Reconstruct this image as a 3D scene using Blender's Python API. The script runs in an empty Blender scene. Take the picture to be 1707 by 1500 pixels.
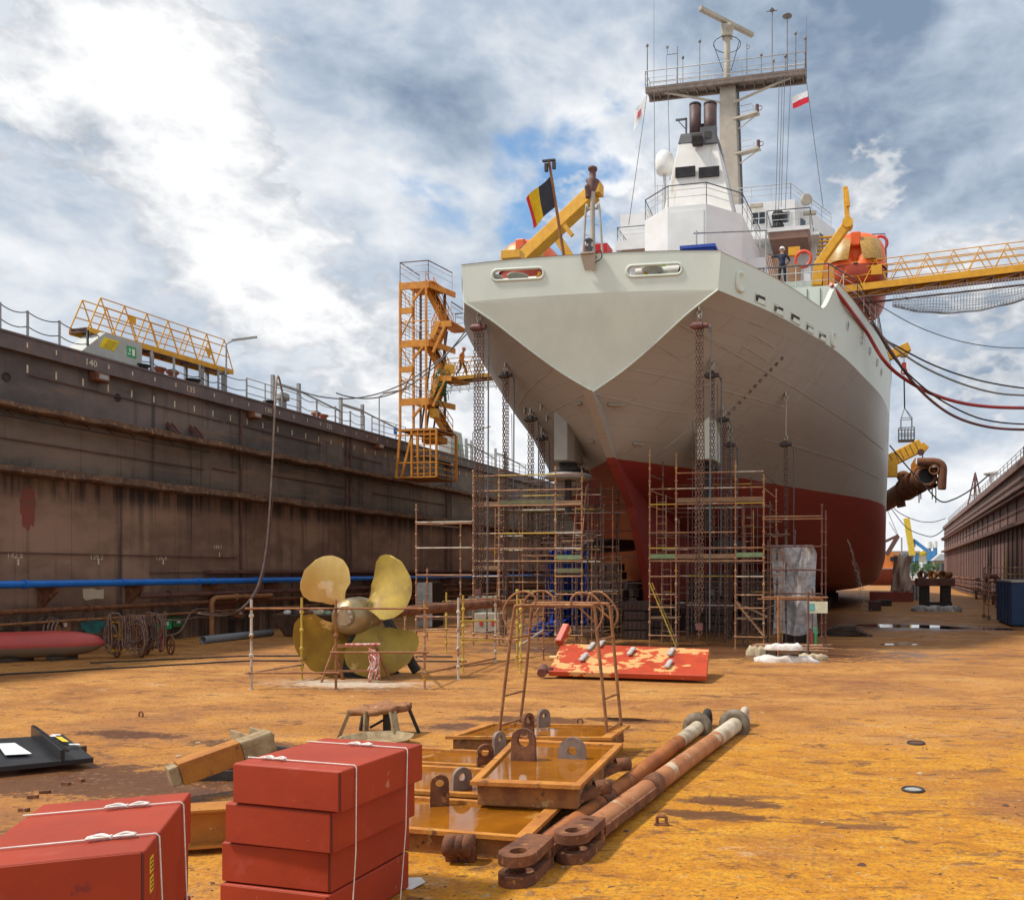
import bpy, bmesh, math, random
from mathutils import Vector, Matrix, Quaternion
from mathutils.bvhtree import BVHTree
random.seed(7)
R = math.radians
scene = bpy.context.scene
C = scene.collection
# ---------------------------------------------------------------- camera
F = 1400.0; H = 3.0; PX = 1150.0; PY = 950.0           # focal length in photo pixels, eye height, principal column, horizon row
TH = math.atan2(1440 - PX, F)                          # the dock's axis (+Y) vanishes at column 1440
cd = bpy.data.cameras.new('camera'); cam = bpy.data.objects.new('camera', cd); C.objects.link(cam)
cam.location = (0, 0, H); cam.rotation_euler = (R(90), 0, TH)
cd.sensor_width = 36; cd.lens = F / 1707 * 36
cd.shift_x = -(PX - 853.5) / 1707; cd.shift_y = (PY - 750) / 1707
cd.clip_start = 0.1; cd.clip_end = 6000
scene.camera = cam
scene.view_settings.view_transform = 'Standard'; scene.view_settings.look = 'None'
scene.view_settings.exposure = 0.4; scene.view_settings.gamma = 1
CT, ST = math.cos(TH), math.sin(TH)
def ray(px, py):
    a = (px - PX) / F; b = (PY - py) / F
    return Vector((-ST + a * CT, CT + a * ST, b))
def G(px, py, z=0.0):                                   # sight line meets the level z
    r = ray(px, py); t = (z - H) / r.z
    return Vector((r.x * t, r.y * t, z))
def AY(px, py, Y):                                      # sight line meets the plane y = Y
    r = ray(px, py); t = Y / r.y
    return Vector((r.x * t, Y, H + r.z * t))
def AX(px, py, X):
    r = ray(px, py); t = X / r.x
    return Vector((X, r.y * t, H + r.z * t))
# ---------------------------------------------------------------- sky, sun
SUN_EL, SUN_AZ = R(56), R(-112)                         # sun on the left, high, a little behind the camera
sd = Vector((math.sin(SUN_AZ) * math.cos(SUN_EL), math.cos(SUN_AZ) * math.cos(SUN_EL), math.sin(SUN_EL)))
sl = bpy.data.lights.new('sun', 'SUN'); so = bpy.data.objects.new('sun', sl); C.objects.link(so)
sl.energy = 3.2; sl.angle = R(6); sl.color = (1, .94, .85)
so.rotation_euler = sd.to_track_quat('Z', 'Y').to_euler()
class NB:                                               # small node builder
    def __init__(s, tree): s.t = tree; s.n = tree.nodes; s.l = tree.links
    def new(s, t, **k):
        o = s.n.new(t)
        for a, b in k.items(): setattr(o, a, b)
        return o
    def set(s, sock, v):
        if v is None: return
        if hasattr(v, 'is_output') or isinstance(v, bpy.types.NodeSocket): s.l.new(v, sock)
        else:
            if isinstance(v, (tuple, list)) and len(v) == 3 and sock.type == 'RGBA': v = (*v, 1)
            sock.default_value = v
    def pos(s): return s.new('ShaderNodeNewGeometry').outputs['Position']
    def obj(s): return s.new('ShaderNodeTexCoord').outputs['Object']
    def map(s, v, sc=(1, 1, 1), loc=(0, 0, 0), rot=(0, 0, 0)):
        m = s.new('ShaderNodeMapping'); s.set(m.inputs[0], v)
        m.inputs['Scale'].default_value = sc; m.inputs['Location'].default_value = loc; m.inputs['Rotation'].default_value = rot
        return m.outputs[0]
    def noise(s, v, scale=1, det=4, rough=.55, dist=0):
        n = s.new('ShaderNodeTexNoise'); s.set(n.inputs['Vector'], v)
        n.inputs['Scale'].default_value = scale; n.inputs['Detail'].default_value = det
        n.inputs['Roughness'].default_value = rough; n.inputs['Distortion'].default_value = dist
        return n.outputs['Fac']
    def math(s, op, a, b=None, clamp=False):
        m = s.new('ShaderNodeMath', operation=op); m.use_clamp = clamp
        s.set(m.inputs[0], a); s.set(m.inputs[1], b)
        return m.outputs[0]
    def mix(s, f, a, b, mode='MIX'):
        m = s.new('ShaderNodeMix', data_type='RGBA', blend_type=mode)
        s.set(m.inputs[0], f); s.set(m.inputs[6], a); s.set(m.inputs[7], b)
        return m.outputs[2]
    def rng(s, v, a, b, lo=0, hi=1, smooth=True):
        m = s.new('ShaderNodeMapRange', interpolation_type='SMOOTHSTEP' if smooth else 'LINEAR')
        s.set(m.inputs[0], v)
        for i, q in zip((1, 2, 3, 4), (a, b, lo, hi)): m.inputs[i].default_value = q
        return m.outputs[0]
    def ramp(s, f, stops):
        r = s.new('ShaderNodeValToRGB'); s.set(r.inputs[0], f); e = r.color_ramp.elements
        while len(e) < len(stops): e.new(.5)
        for k, (p, c) in zip(e, stops): k.position = p; k.color = (*c, 1)
        return r.outputs[0]
    def sep(s, v):
        x = s.new('ShaderNodeSeparateXYZ'); s.set(x.inputs[0], v); return x.outputs
w = bpy.data.worlds.new('World'); scene.world = w; w.use_nodes = True
b = NB(w.node_tree); b.n.clear()
sky = b.new('ShaderNodeTexSky', sky_type='NISHITA'); sky.sun_disc = False
sky.sun_elevation = SUN_EL; sky.sun_rotation = SUN_AZ
bg1 = b.new('ShaderNodeBackground'); b.set(bg1.inputs[0], b.mix(1.0, sky.outputs[0], (.75, .95, 1.0), 'MULTIPLY')); bg1.inputs[1].default_value = .14
dirv = b.new('ShaderNodeTexCoord').outputs['Generated']
def lobe(px, py, wdt, amp):                            # a soft region of sky round one direction
    d = ray(px, py).normalized()
    v = b.new('ShaderNodeVectorMath', operation='DISTANCE'); b.set(v.inputs[0], dirv); v.inputs[1].default_value = d
    return b.rng(v.outputs['Value'], 0, wdt, amp, 0)
def add_all(v, L):
    for q in L: v = b.math('ADD', v, q)
    return v
cv = b.map(dirv, (1.0, 1.0, 1.7))
warp = b.new('ShaderNodeTexNoise'); b.set(warp.inputs['Vector'], cv); warp.inputs['Scale'].default_value = 5.0; warp.inputs['Detail'].default_value = 3
wv = b.new('ShaderNodeVectorMath', operation='MULTIPLY_ADD'); b.set(wv.inputs[0], warp.outputs['Color']); wv.inputs[1].default_value = (.07, .07, .07); b.set(wv.inputs[2], cv)
def bil(scale, off):                                    # billowy octaves: rounded tops, sharp creases
    v = None
    for k_, (sc_, am) in enumerate(((1, 1.0), (2.1, .55), (4.3, .30), (9.0, .16), (19.0, .085))):
        n_ = b.noise(b.map(wv.outputs[0], (1, 1, 1), (off + k_ * 3.1, off * 2 - k_, 1.7 * k_)), scale * sc_, 1, .5)
        n_ = b.math('MULTIPLY', b.math('ABSOLUTE', b.math('SUBTRACT', n_, .5)), -2.6 * am) if k_ > 0 else b.math('MULTIPLY', n_, 1.5)
        v = n_ if v is None else b.math('ADD', v, n_)
    return v
n1 = b.math('ADD', b.math('MULTIPLY', bil(3.6, 1.3), .6), b.math('MULTIPLY', b.noise(wv.outputs[0], 4.2, 9, .6), .5))
n2 = b.math('ADD', b.math('MULTIPLY', bil(3.1, 6.1), .62), b.math('MULTIPLY', b.noise(b.map(wv.outputs[0], (1, 1, 1), (4, 1, 8)), 3.3, 11, .62), 1.75))
cover = add_all(n1, [lobe(790, 235, .20, -.26), lobe(930, 185, .16, -.12), lobe(650, 320, .12, -.10), lobe(600, 200, .10, -.06), lobe(1130, 210, .12, -.06), lobe(300, 150, .5, .16), lobe(1600, 380, .6, .25), lobe(480, 480, .3, .16), lobe(820, 40, .26, .26)])
cover = b.rng(cover, .24, .50)
shade = add_all(b.math('MULTIPLY', n2, -1.0),
    [lobe(820, 70, .34, .30), lobe(1560, 80, .40, .34), lobe(1250, 50, .30, .22), lobe(700, 130, .2, .10), lobe(200, 640, .30, .12), lobe(60, 330, .20, .17), lobe(90, 130, .12, .08), lobe(560, 610, .2, .14), lobe(1600, 760, .32, .20), lobe(1640, 600, .2, .12), lobe(600, 300, .16, .06), lobe(1420, 300, .14, .12),
     lobe(250, 170, .18, -.05), lobe(130, 250, .14, .10), lobe(480, 440, .16, -.04), lobe(1000, 340, .20, -.12), lobe(1620, 440, .26, -.12), lobe(40, 20, .2, -.08), lobe(640, 220, .14, -.10)])
ccol = b.ramp(b.rng(shade, -1.44, -.50, 0, 1, False), [(0, (.75, .75, .75)), (.16, (.68, .69, .705)), (.38, (.53, .565, .61)), (.62, (.36, .42, .50)), (1, (.16, .22, .31))])
cum = b.math('ADD', b.math('MULTIPLY', bil(6.5, 3.3), .80), b.math('MULTIPLY', b.noise(b.map(wv.outputs[0], (1, 1, 1), (2, 5, 1)), 6.0, 9, .58), .75))
cum = add_all(cum, [lobe(250, 190, .20, .30), lobe(210, 80, .14, .18), lobe(400, 60, .12, .24), lobe(40, 20, .18, .22), lobe(430, 470, .13, .32), lobe(560, 470, .12, .30), lobe(980, 370, .13, .22), lobe(700, 190, .12, .20), lobe(900, 320, .12, .2), lobe(620, 630, .14, .24), lobe(1610, 430, .20, .28), lobe(1430, 300, .12, .2), lobe(330, 330, .12, .16), lobe(720, 400, .12, .16), lobe(1560, 640, .1, .14), lobe(790, 240, .16, -.45), lobe(820, 60, .3, -.3), lobe(1520, 90, .34, -.3), lobe(60, 330, .16, -.14)])
ck = b.math('MULTIPLY', b.rng(cum, .93, 1.08), .88)
cin = b.ramp(b.rng(b.math('ADD', cum, b.math('MULTIPLY', b.noise(b.map(dirv, (1, 1, 1.7), (9, 2, 5)), 14.0, 8, .62), .75)), 1.27, 1.80, 0, 1, False), [(0, (.33, .36, .405)), (.28, (.46, .485, .52)), (.6, (.62, .63, .645)), (1, (.80, .80, .79))])
ccol = b.mix(ck, ccol, cin); cover = b.math('MAXIMUM', cover, b.math('MULTIPLY', ck, .9))
bg2 = b.new('ShaderNodeBackground'); b.set(bg2.inputs[0], ccol); bg2.inputs[1].default_value = 1.05
mx = b.new('ShaderNodeMixShader'); b.set(mx.inputs[0], cover); b.l.new(bg1.outputs[0], mx.inputs[1]); b.l.new(bg2.outputs[0], mx.inputs[2])
b.l.new(mx.outputs[0], b.new('ShaderNodeOutputWorld').inputs[0])
# ---------------------------------------------------------------- materials
MATS = {}
def M(name, base, var=None, rough=.6, metal=0.0, scale=2.0, st=(1, 1, 1), patches=(), bump=0.0, bscale=25.0, coat=0, zfun=None):
    """procedural paint or metal: base varied by noise, then patches (colour, threshold, softness, scale, stretch, roughness or None)"""
    if name in MATS: return MATS[name]
    m = bpy.data.materials.new(name); m.use_nodes = True; B = NB(m.node_tree)
    bs = B.n['Principled BSDF']; P = B.pos()
    if var is None: var = tuple(x * .72 for x in base)
    col = B.mix(B.rng(B.noise(B.map(P, st), scale, 6, .6), .32, .68), base, var)
    ro = rough
    if zfun: col, ro = zfun(B, P, col, rough)
    for q in patches:
        c, th, sf, sc = q[:4]; s2 = q[4] if len(q) > 4 and q[4] else (1, 1, 1); r2 = q[5] if len(q) > 5 else None
        k = B.rng(B.noise(B.map(P, s2, (sc * 1.7, th * 31, 4.2)), sc, 7, .62), th, th + sf)
        col = B.mix(k, col, c)
        if r2 is not None:
            mm = B.new('ShaderNodeMix', data_type='FLOAT'); B.set(mm.inputs[0], k); B.set(mm.inputs[2], ro); mm.inputs[3].default_value = r2; ro = mm.outputs[0]
    B.set(bs.inputs['Base Color'], col); B.set(bs.inputs['Roughness'], ro); bs.inputs['Metallic'].default_value = metal
    if coat: bs.inputs['Coat Weight'].default_value = coat; bs.inputs['Coat Roughness'].default_value = .2
    if bump:
        bp = B.new('ShaderNodeBump'); bp.inputs['Strength'].default_value = bump; bp.inputs['Distance'].default_value = .02
        B.set(bp.inputs['Height'], B.noise(B.map(P, st), bscale, 5, .65)); B.l.new(bp.outputs[0], bs.inputs['Normal'])
    MATS[name] = m; return m
# ---------------------------------------------------------------- mesh builder
def V(*a): return Vector(a)
def frame(d):
    d = d.normalized(); up = V(0, 0, 1) if abs(d.z) < .95 else V(1, 0, 0)
    s = d.cross(up).normalized(); return d, s, s.cross(d)
class MB:
    def __init__(s): s.v = []; s.f = []; s.sm = []; s.mi = []; s.m = 0
    def add(s, vs, fs, smooth=False):
        o = len(s.v); s.v.extend([tuple(x) for x in vs])
        for f in fs: s.f.append([i + o for i in f]); s.sm.append(smooth); s.mi.append(s.m)
        return s
    def box(s, c, sz, rz=0.0, rot=None):
        m = rot or Matrix.Rotation(rz, 3, 'Z'); c = Vector(c)
        vs = [c + m @ V(x * sz[0] / 2, y * sz[1] / 2, z * sz[2] / 2) for x in (-1, 1) for y in (-1, 1) for z in (-1, 1)]
        return s.add(vs, [(0, 1, 3, 2), (4, 6, 7, 5), (0, 4, 5, 1), (2, 3, 7, 6), (0, 2, 6, 4), (1, 5, 7, 3)])
    def b2(s, lo, hi): return s.box([(a + b_) / 2 for a, b_ in zip(lo, hi)], [abs(b_ - a) for a, b_ in zip(lo, hi)])
    def bar(s, p, q, w, h=None):
        p, q = Vector(p), Vector(q); h = h or w; d, a, u = frame(q - p)
        vs = [e + a * x * w / 2 + u * y * h / 2 for e in (p, q) for x, y in ((-1, -1), (1, -1), (1, 1), (-1, 1))]
        return s.add(vs, [(3, 2, 1, 0), (4, 5, 6, 7), (0, 1, 5, 4), (1, 2, 6, 5), (2, 3, 7, 6), (3, 0, 4, 7)])
    def tube(s, path, r, n=8, closed=False, caps=True):
        P = [Vector(p) for p in path]; k = len(P); rr = r if isinstance(r, (list, tuple)) else [r] * k
        def tan(i):
            a = P[(i - 1) % k] if closed or i > 0 else P[i]; c = P[(i + 1) % k] if closed or i < k - 1 else P[i]
            t = c - a
            return t.normalized() if t.length > 1e-9 else V(0, 0, 1)
        t0 = tan(0); _, a, u = frame(t0); rings = []
        for i in range(k):
            t = tan(i)
            ax = t0.cross(t)
            if ax.length > 1e-7:
                q = Quaternion(ax.normalized(), t0.angle(t)); a = q @ a
            a = (a - t * a.dot(t)).normalized(); u = t.cross(a); t0 = t
            rings.append([P[i] + (a * math.cos(x) + u * math.sin(x)) * rr[i] for x in [2 * math.pi * j / n for j in range(n)]])
        vs = [p for g in rings for p in g]; fs = []
        for i in range(k if closed else k - 1):
            i2 = (i + 1) % k
            for j in range(n):
                j2 = (j + 1) % n; fs.append((i * n + j, i * n + j2, i2 * n + j2, i2 * n + j))
        s.add(vs, fs, True)
        if caps and not closed:
            s.add(rings[0][::-1], [list(range(n))]); s.add(rings[-1], [list(range(n))])
        return s
    def cyl(s, p, q, r, n=12, r2=None): return s.tube([p, q], [r, r if r2 is None else r2], n)
    def ring(s, c, ax, Ro, r, n=20, m=6):
        d, a, u = frame(Vector(ax)); c = Vector(c)
        return s.tube([c + (a * math.cos(2 * math.pi * i / n) + u * math.sin(2 * math.pi * i / n)) * Ro for i in range(n)], r, m, True)
    def pipe(s, p, q, ro, ri, n=20):                     # open hollow pipe with visible wall
        p, q = Vector(p), Vector(q); d, a, u = frame(q - p)
        c = [(a * math.cos(2 * math.pi * j / n) + u * math.sin(2 * math.pi * j / n)) for j in range(n)]
        vs = [p + x * ro for x in c] + [q + x * ro for x in c] + [q + x * ri for x in c] + [p + x * ri for x in c]
        fs = []
        for k in range(4):
            for j in range(n): fs.append((k * n + j, k * n + (j + 1) % n, ((k + 1) % 4) * n + (j + 1) % n, ((k + 1) % 4) * n + j))
        return s.add(vs, fs, True)
    def prism(s, pts, th):                               # planar 3-D polygon given thickness along its normal
        P = [Vector(p) for p in pts]; nrm = V(0, 0, 0)
        for i in range(len(P)): nrm += P[i].cross(P[(i + 1) % len(P)])
        nrm.normalize(); k = len(P); a = [p + nrm * th / 2 for p in P]; c = [p - nrm * th / 2 for p in P]
        return s.add(a + c, [list(range(k)), list(range(2 * k - 1, k - 1, -1))] + [(i, k + i, k + (i + 1) % k, (i + 1) % k) for i in range(k)])
    def lathe(s, prof, c, ax=(0, 0, 1), n=24, smooth=True):
        d, a, u = frame(Vector(ax)); c = Vector(c); vs = []; k = len(prof)
        for r, z in prof:
            for j in range(n):
                t = 2 * math.pi * j / n; vs.append(c + d * z + (a * math.cos(t) + u * math.sin(t)) * r)
        fs = [(i * n + j, i * n + (j + 1) % n, (i + 1) * n + (j + 1) % n, (i + 1) * n + j) for i in range(k - 1) for j in range(n)]
        s.add(vs, fs, smooth)
        for i, fl in ((0, 1), (k - 1, 0)):
            if prof[i][0] > 1e-4:
                idx = [vs[i * n + j] for j in range(n)]
                s.add(idx[::-1] if fl else idx, [list(range(n))])
        return s
    def grid(s, fn, nu, nv, smooth=True, flip=False):
        vs = [fn(i / nu, j / nv) for i in range(nu + 1) for j in range(nv + 1)]; w_ = nv + 1
        fs = [(i * w_ + j, (i + 1) * w_ + j, (i + 1) * w_ + j + 1, i * w_ + j + 1) for i in range(nu) for j in range(nv)]
        if flip: fs = [f[::-1] for f in fs]
        return s.add(vs, fs, smooth)
    def chain(s, p, q, L=.13, w_=.055, r=.014, n=8, m=4):
        p, q = Vector(p), Vector(q); d, a, u = frame(q - p); T = (q - p).length; k = max(2, int(T / (L * .78))); st = T / k
        for i in range(k):
            c = p + d * (st * (i + .5)); x = a if i % 2 else u
            pts = []
            for j in range(n):
                t = 2 * math.pi * (j + .5) / n; sn = math.sin(t)
                pts.append(c + x * math.cos(t) * w_ + d * (sn * w_ + math.copysign(L / 2 - w_, sn)))
            s.tube(pts, r, m, True)
        return s
    def build(s, name, mat, parent=None, loc=None, bevel=0, seg=2, solid=0, autos=False):
        if parent is not None:
            L = Vector(parent.get('_o', (0, 0, 0)))
        else: L = Vector(loc) if loc is not None else V(0, 0, 0)
        me = bpy.data.meshes.new(name); me.from_pydata([(x - L.x, y - L.y, z - L.z) for x, y, z in s.v], [], s.f)
        mats = mat if isinstance(mat, (list, tuple)) else [mat]
        for k in mats: me.materials.append(k)
        me.polygons.foreach_set('use_smooth', s.sm); me.polygons.foreach_set('material_index', [min(i, len(mats) - 1) for i in s.mi])
        me.update()
        o = bpy.data.objects.new(name, me); C.objects.link(o)
        if parent is not None: o.parent = parent
        else: o.location = L
        o['_o'] = tuple(L)
        if bevel:
            q = o.modifiers.new('bevel', 'BEVEL'); q.width = bevel; q.segments = seg; q.limit_method = 'ANGLE'; q.angle_limit = R(40)
        return o
def tag(o, label=None, cat=None, group=None, kind=None):
    if label: o['label'] = label
    if cat: o['category'] = cat
    if group: o['group'] = group
    if kind: o['kind'] = kind
    return o
def thing(name, label, cat, loc=(0, 0, 0), group=None):
    o = bpy.data.objects.new(name, None); C.objects.link(o); o.location = loc; o['_o'] = tuple(loc)
    o.empty_display_size = .2
    return tag(o, label, cat, group)
def dup(root, loc, rz=None, label=None, sc=None):
    def cp(o, par):
        c = o.copy(); C.objects.link(c)
        if par is not None: c.parent = par
        for ch in list(o.children): cp(ch, c)
        return c
    r = cp(root, None); r.location = loc; r['_o'] = tuple(loc)
    if rz is not None: r.rotation_euler.z = rz
    if sc: r.scale = (sc, sc, sc)
    if label: r['label'] = label
    return r
def text(body, size, mat, name, parent, mtx, th=.004, align='CENTER'):
    cu = bpy.data.curves.new('t', 'FONT'); cu.body = body; cu.size = size; cu.align_x = align; cu.align_y = 'CENTER'; cu.extrude = th; cu.resolution_u = 2
    to = bpy.data.objects.new('t', cu); C.objects.link(to); bpy.context.view_layer.update()
    me = bpy.data.meshes.new_from_object(to.evaluated_get(bpy.context.evaluated_depsgraph_get()))
    bpy.data.objects.remove(to); bpy.data.curves.remove(cu)
    L = Matrix.Translation(-Vector(parent.get('_o', (0, 0, 0)))) if parent is not None else Matrix()
    me.transform(L @ mtx); me.materials.clear(); me.materials.append(mat); me.name = name
    o = bpy.data.objects.new(name, me); C.objects.link(o)
    if parent is not None: o.parent = parent; o['_o'] = parent.get('_o', (0, 0, 0))
    return o
def mtx(o, x, y):                                       # matrix with local X along x, Y along y
    x = Vector(x).normalized(); z = x.cross(Vector(y)).normalized(); y = z.cross(x)
    m = Matrix((x, y, z)).transposed().to_4x4(); m.translation = Vector(o); return m
def catenary(p, q, sag, n=16):
    p, q = Vector(p), Vector(q)
    return [p.lerp(q, i / n) - V(0, 0, sag * 4 * (i / n) * (1 - i / n)) for i in range(n + 1)]
def curve_pts(P, n=8):                                  # Catmull-Rom through points
    P = [Vector(p) for p in P]; out = []
    for i in range(len(P) - 1):
        p0 = P[max(i - 1, 0)]; p1 = P[i]; p2 = P[i + 1]; p3 = P[min(i + 2, len(P) - 1)]
        for j in range(n):
            t = j / n
            out.append(.5 * ((2 * p1) + (p2 - p0) * t + (2 * p0 - 5 * p1 + 4 * p2 - p3) * t * t + (3 * p1 - p0 - 3 * p2 + p3) * t ** 3))
    return out + [P[-1]]
# ================================================================ paints used all over
m_rust = M('rust', (.20, .075, .030), (.10, .035, .018), .85, scale=5, patches=[((.36, .16, .05), .58, .1, 9), ((.05, .025, .018), .62, .08, 14)], bump=.5, bscale=40)
m_rust_lt = M('light_rust', (.33, .15, .055), (.22, .085, .035), .8, scale=4, patches=[((.10, .04, .02), .6, .08, 9), ((.45, .25, .10), .6, .1, 7)], bump=.4, bscale=45)
m_yel = M('yellow_paint', (.72, .37, .012), (.60, .28, .012), .5, scale=3, patches=[((.30, .12, .02), .66, .08, 6)])
m_oran = M('tower_orange_paint', (.64, .26, .015), (.48, .17, .015), .6, scale=2, patches=[((.20, .07, .02), .6, .12, 5)])
m_mar = M('maroon_steel', (.16, .07, .055), (.10, .045, .04), .7, scale=3)
m_grey = M('grey_steel_paint', (.36, .37, .37), (.26, .27, .27), .6, scale=3, patches=[((.20, .12, .08), .64, .1, 5)])
m_galv = M('galvanised_steel', (.42, .42, .41), (.30, .29, .27), .5, metal=.3, scale=5)
m_black = M('black_rubber', (.025, .025, .027), None, .7, scale=4)
m_dark = M('dark_iron', (.045, .035, .03), (.02, .018, .017), .75, scale=5, bump=.3)
m_white = M('white_paint', (.80, .80, .78), (.68, .68, .65), .5, scale=1.2)
m_mark = M('marking_paint', (.72, .66, .52), (.5, .42, .3), .8, scale=9)
m_red = M('red_paint', (.52, .035, .02), (.40, .03, .02), .5, scale=4)
m_blue = M('blue_pipe_paint', (.005, .17, .62), (.005, .13, .50), .38, scale=2)
m_ochre = M('ochre_rail_paint', (.62, .36, .02), (.45, .22, .02), .6, scale=5, patches=[((.25, .10, .03), .6, .1, 9)])
# ================================================================ dock floor
def floor_fun(B, P, col, ro):
    x, y, z = B.sep(P)
    wq = B.new('ShaderNodeTexNoise'); B.set(wq.inputs['Vector'], P); wq.inputs['Scale'].default_value = .7; wq.inputs['Detail'].default_value = 5
    wm = B.new('ShaderNodeVectorMath', operation='MULTIPLY_ADD'); B.set(wm.inputs[0], wq.outputs['Color']); wm.inputs[1].default_value = (.45, .45, 0); B.set(wm.inputs[2], P); P0 = P; P = wm.outputs[0]
    a = B.noise(B.map(P, (.5, .8, 1)), .6, 10, .72, .6)
    bb = B.noise(B.map(P, (.7, 1.2, 1), (5, 2, 0)), 1.2, 9, .68, .5)
    cc = B.noise(B.map(P, (.8, 1.5, 1), (1, 9, 0)), 1.8, 9, .7, .3)
    fine = B.noise(P0, 17, 8, .82); mid2 = B.noise(B.map(P0, (1, 1.4, 1), (3, 3, 3)), 5.5, 8, .72, .5)
    col = B.ramp(B.rng(a, .3, .7, 0, 1, False), [(0, (.24, .092, .026)), (.35, (.39, .168, .042)), (.65, (.51, .238, .058)), (1, (.57, .32, .10))])
    # ochre rust bloom towards the near right
    och = B.math('ADD', B.rng(y, 22, 9.5, 0, .36), B.rng(x, -10, 2, 0, .14))
    och = B.rng(B.math('ADD', B.math('MULTIPLY', bb, .9), och), .62, .86)
    wide = B.math('MAXIMUM', B.rng(y, 20, 12.5), B.math('MULTIPLY', B.rng(x, -5, 1), B.rng(y, 30, 16, 0, .6)))
    col = B.mix(B.math('MULTIPLY', B.math('MULTIPLY', och, wide), B.rng(x, -11, -4, .35, 1)), col, B.ramp(B.rng(cc, .3, .72), [(0, (.37, .14, .012)), (.5, (.53, .225, .012)), (1, (.60, .30, .025))]))
    big = B.noise(B.map(P0, (1, 1.3, 1), (4, 4, 1)), .17, 6, .6, .4)
    col = B.mix(B.rng(big, .50, .66, 0, .72), col, B.mix(B.rng(bb, .35, .65), (.20, .075, .032), (.33, .13, .045)))
    # pale bare scrapes
    col = B.mix(B.math('MULTIPLY', B.rng(B.noise(B.map(P, (.5, 1.3, 1), (7, 3, 0)), 1.1, 10, .72, .4), .58, .72), .65), col, (.58, .40, .24))
    # dark flakes and damp patches
    dk = B.rng(B.noise(B.map(P, (.65, 1.45, 1), (2, 8, 0)), 1.15, 10, .75, .6), .55, .62)
    col = B.mix(B.math('MULTIPLY', dk, .75), col, (.115, .048, .026))
    dk2 = B.rng(B.noise(B.map(P, (1, 1.9, 1), (12, 5, 0)), 2.9, 10, .75, .4), .585, .62)
    col = B.mix(B.math('MULTIPLY', dk2, .8), col, (.07, .032, .02))
    # long scraping tracks
    tr = B.noise(B.map(P0, (.05, 1.9, 1), (2, 0, 0), (0, 0, .5)), 2.0, 8, .7)
    col = B.mix(B.rng(tr, .60, .70, 0, .35), col, (.20, .085, .04))
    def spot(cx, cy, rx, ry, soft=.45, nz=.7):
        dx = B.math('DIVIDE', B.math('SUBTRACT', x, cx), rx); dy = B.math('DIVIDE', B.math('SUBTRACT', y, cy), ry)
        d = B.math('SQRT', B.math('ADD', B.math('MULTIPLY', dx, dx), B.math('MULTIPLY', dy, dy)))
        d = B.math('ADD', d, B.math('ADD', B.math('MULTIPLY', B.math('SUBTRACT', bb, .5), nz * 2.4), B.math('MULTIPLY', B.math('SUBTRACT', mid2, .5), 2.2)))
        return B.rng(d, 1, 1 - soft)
    wet_shade = spot(-10.8, 10.0, 2.8, .95, .22)
    for q in ((-10.2, 12.6, 1.4, .40), (-6.6, 15.8, 1.6, .5), (-7.2, 14.9, 1.1, .4), (-4.6, 16.2, 1.1, .35), (-13.2, 12.9, 1.2, .35), (1.2, 45.5, 6.5, 3.0), (-8.0, 9.2, 1.6, .5), (-6.3, 30.5, 10, 3.4), (-10, 48, 13, 15), (-7.5, 11.6, 2.0, .7), (-1.65, 10.75, .8, .26), (-1.8, 10.1, .8, .22)):  # damp stains; the widest spot also paints in the shade beneath the hull
        wet_shade = B.math('MAXIMUM', wet_shade, spot(*q, .3))
    col = B.mix(B.math('MULTIPLY', wet_shade, .85), col, (.085, .038, .026))
    col = B.mix(B.rng(mid2, .56, .66, 0, .55), col, (.13, .06, .03)); col = B.mix(B.rng(mid2, .44, .34, 0, .35), col, (.56, .36, .18))
    dust = B.math('MULTIPLY', spot(-13.4, 19.9, 2.9, 1.15, .9), B.rng(fine, .3, .6, .35, 1))
    col = B.mix(dust, col, (.66, .60, .50))
    col = B.mix(B.rng(fine, .44, .62, 0, .62), col, (.16, .07, .03))
    br = B.new('ShaderNodeTexBrick'); B.set(br.inputs['Vector'], B.map(P, (.17, .12, 1), (.3, .6, 0)))
    br.inputs['Scale'].default_value = 1; br.inputs['Mortar Size'].default_value = .005; br.inputs['Mortar Smooth'].default_value = .6
    br.inputs['Color1'].default_value = (0, 0, 0, 1); br.inputs['Color2'].default_value = (.12, .12, .12, 1); br.inputs['Mortar'].default_value = (1, 1, 1, 1)
    col = B.mix(B.math('MULTIPLY', B.math('MULTIPLY', br.outputs[0], .32), B.rng(cc, .42, .62)), col, (.12, .06, .04))
    mm = B.new('ShaderNodeMix', data_type='FLOAT'); B.set(mm.inputs[0], wet_shade); B.set(mm.inputs[2], B.rng(bb, .35, .65, .5, .9)); mm.inputs[3].default_value = .30
    return col, mm.outputs[0]
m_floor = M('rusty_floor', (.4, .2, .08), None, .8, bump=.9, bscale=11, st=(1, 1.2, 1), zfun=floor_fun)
m_floor.node_tree.nodes['Principled BSDF'].inputs['Specular IOR Level'].default_value = .22
mb = MB(); mb.add([(-29.5, -6, 0), (16.5, -6, 0), (16.5, 168, 0), (-29.5, 168, 0)], [(0, 1, 2, 3)])
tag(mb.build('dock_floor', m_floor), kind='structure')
m_water = M('harbour_water', (.10, .12, .13), None, .12, scale=.2, bump=.2, bscale=2)
mb = MB(); mb.add([(-4000, 168.2, -.8), (4000, 168.2, -.8), (4000, 5000, -.8), (-4000, 5000, -.8)], [(0, 1, 2, 3)])
tag(mb.build('water', m_water), kind='structure')
m_quay = M('quay_concrete', (.34, .32, .28), None, .9, scale=.05)
mb = MB(); mb.b2((-900, 235, -1.5), (900, 900, .3)); tag(mb.build('ground', m_quay), kind='structure')
m_quayside = M('yard_ground', (.30, .27, .23), None, .9, scale=.3)
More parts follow.
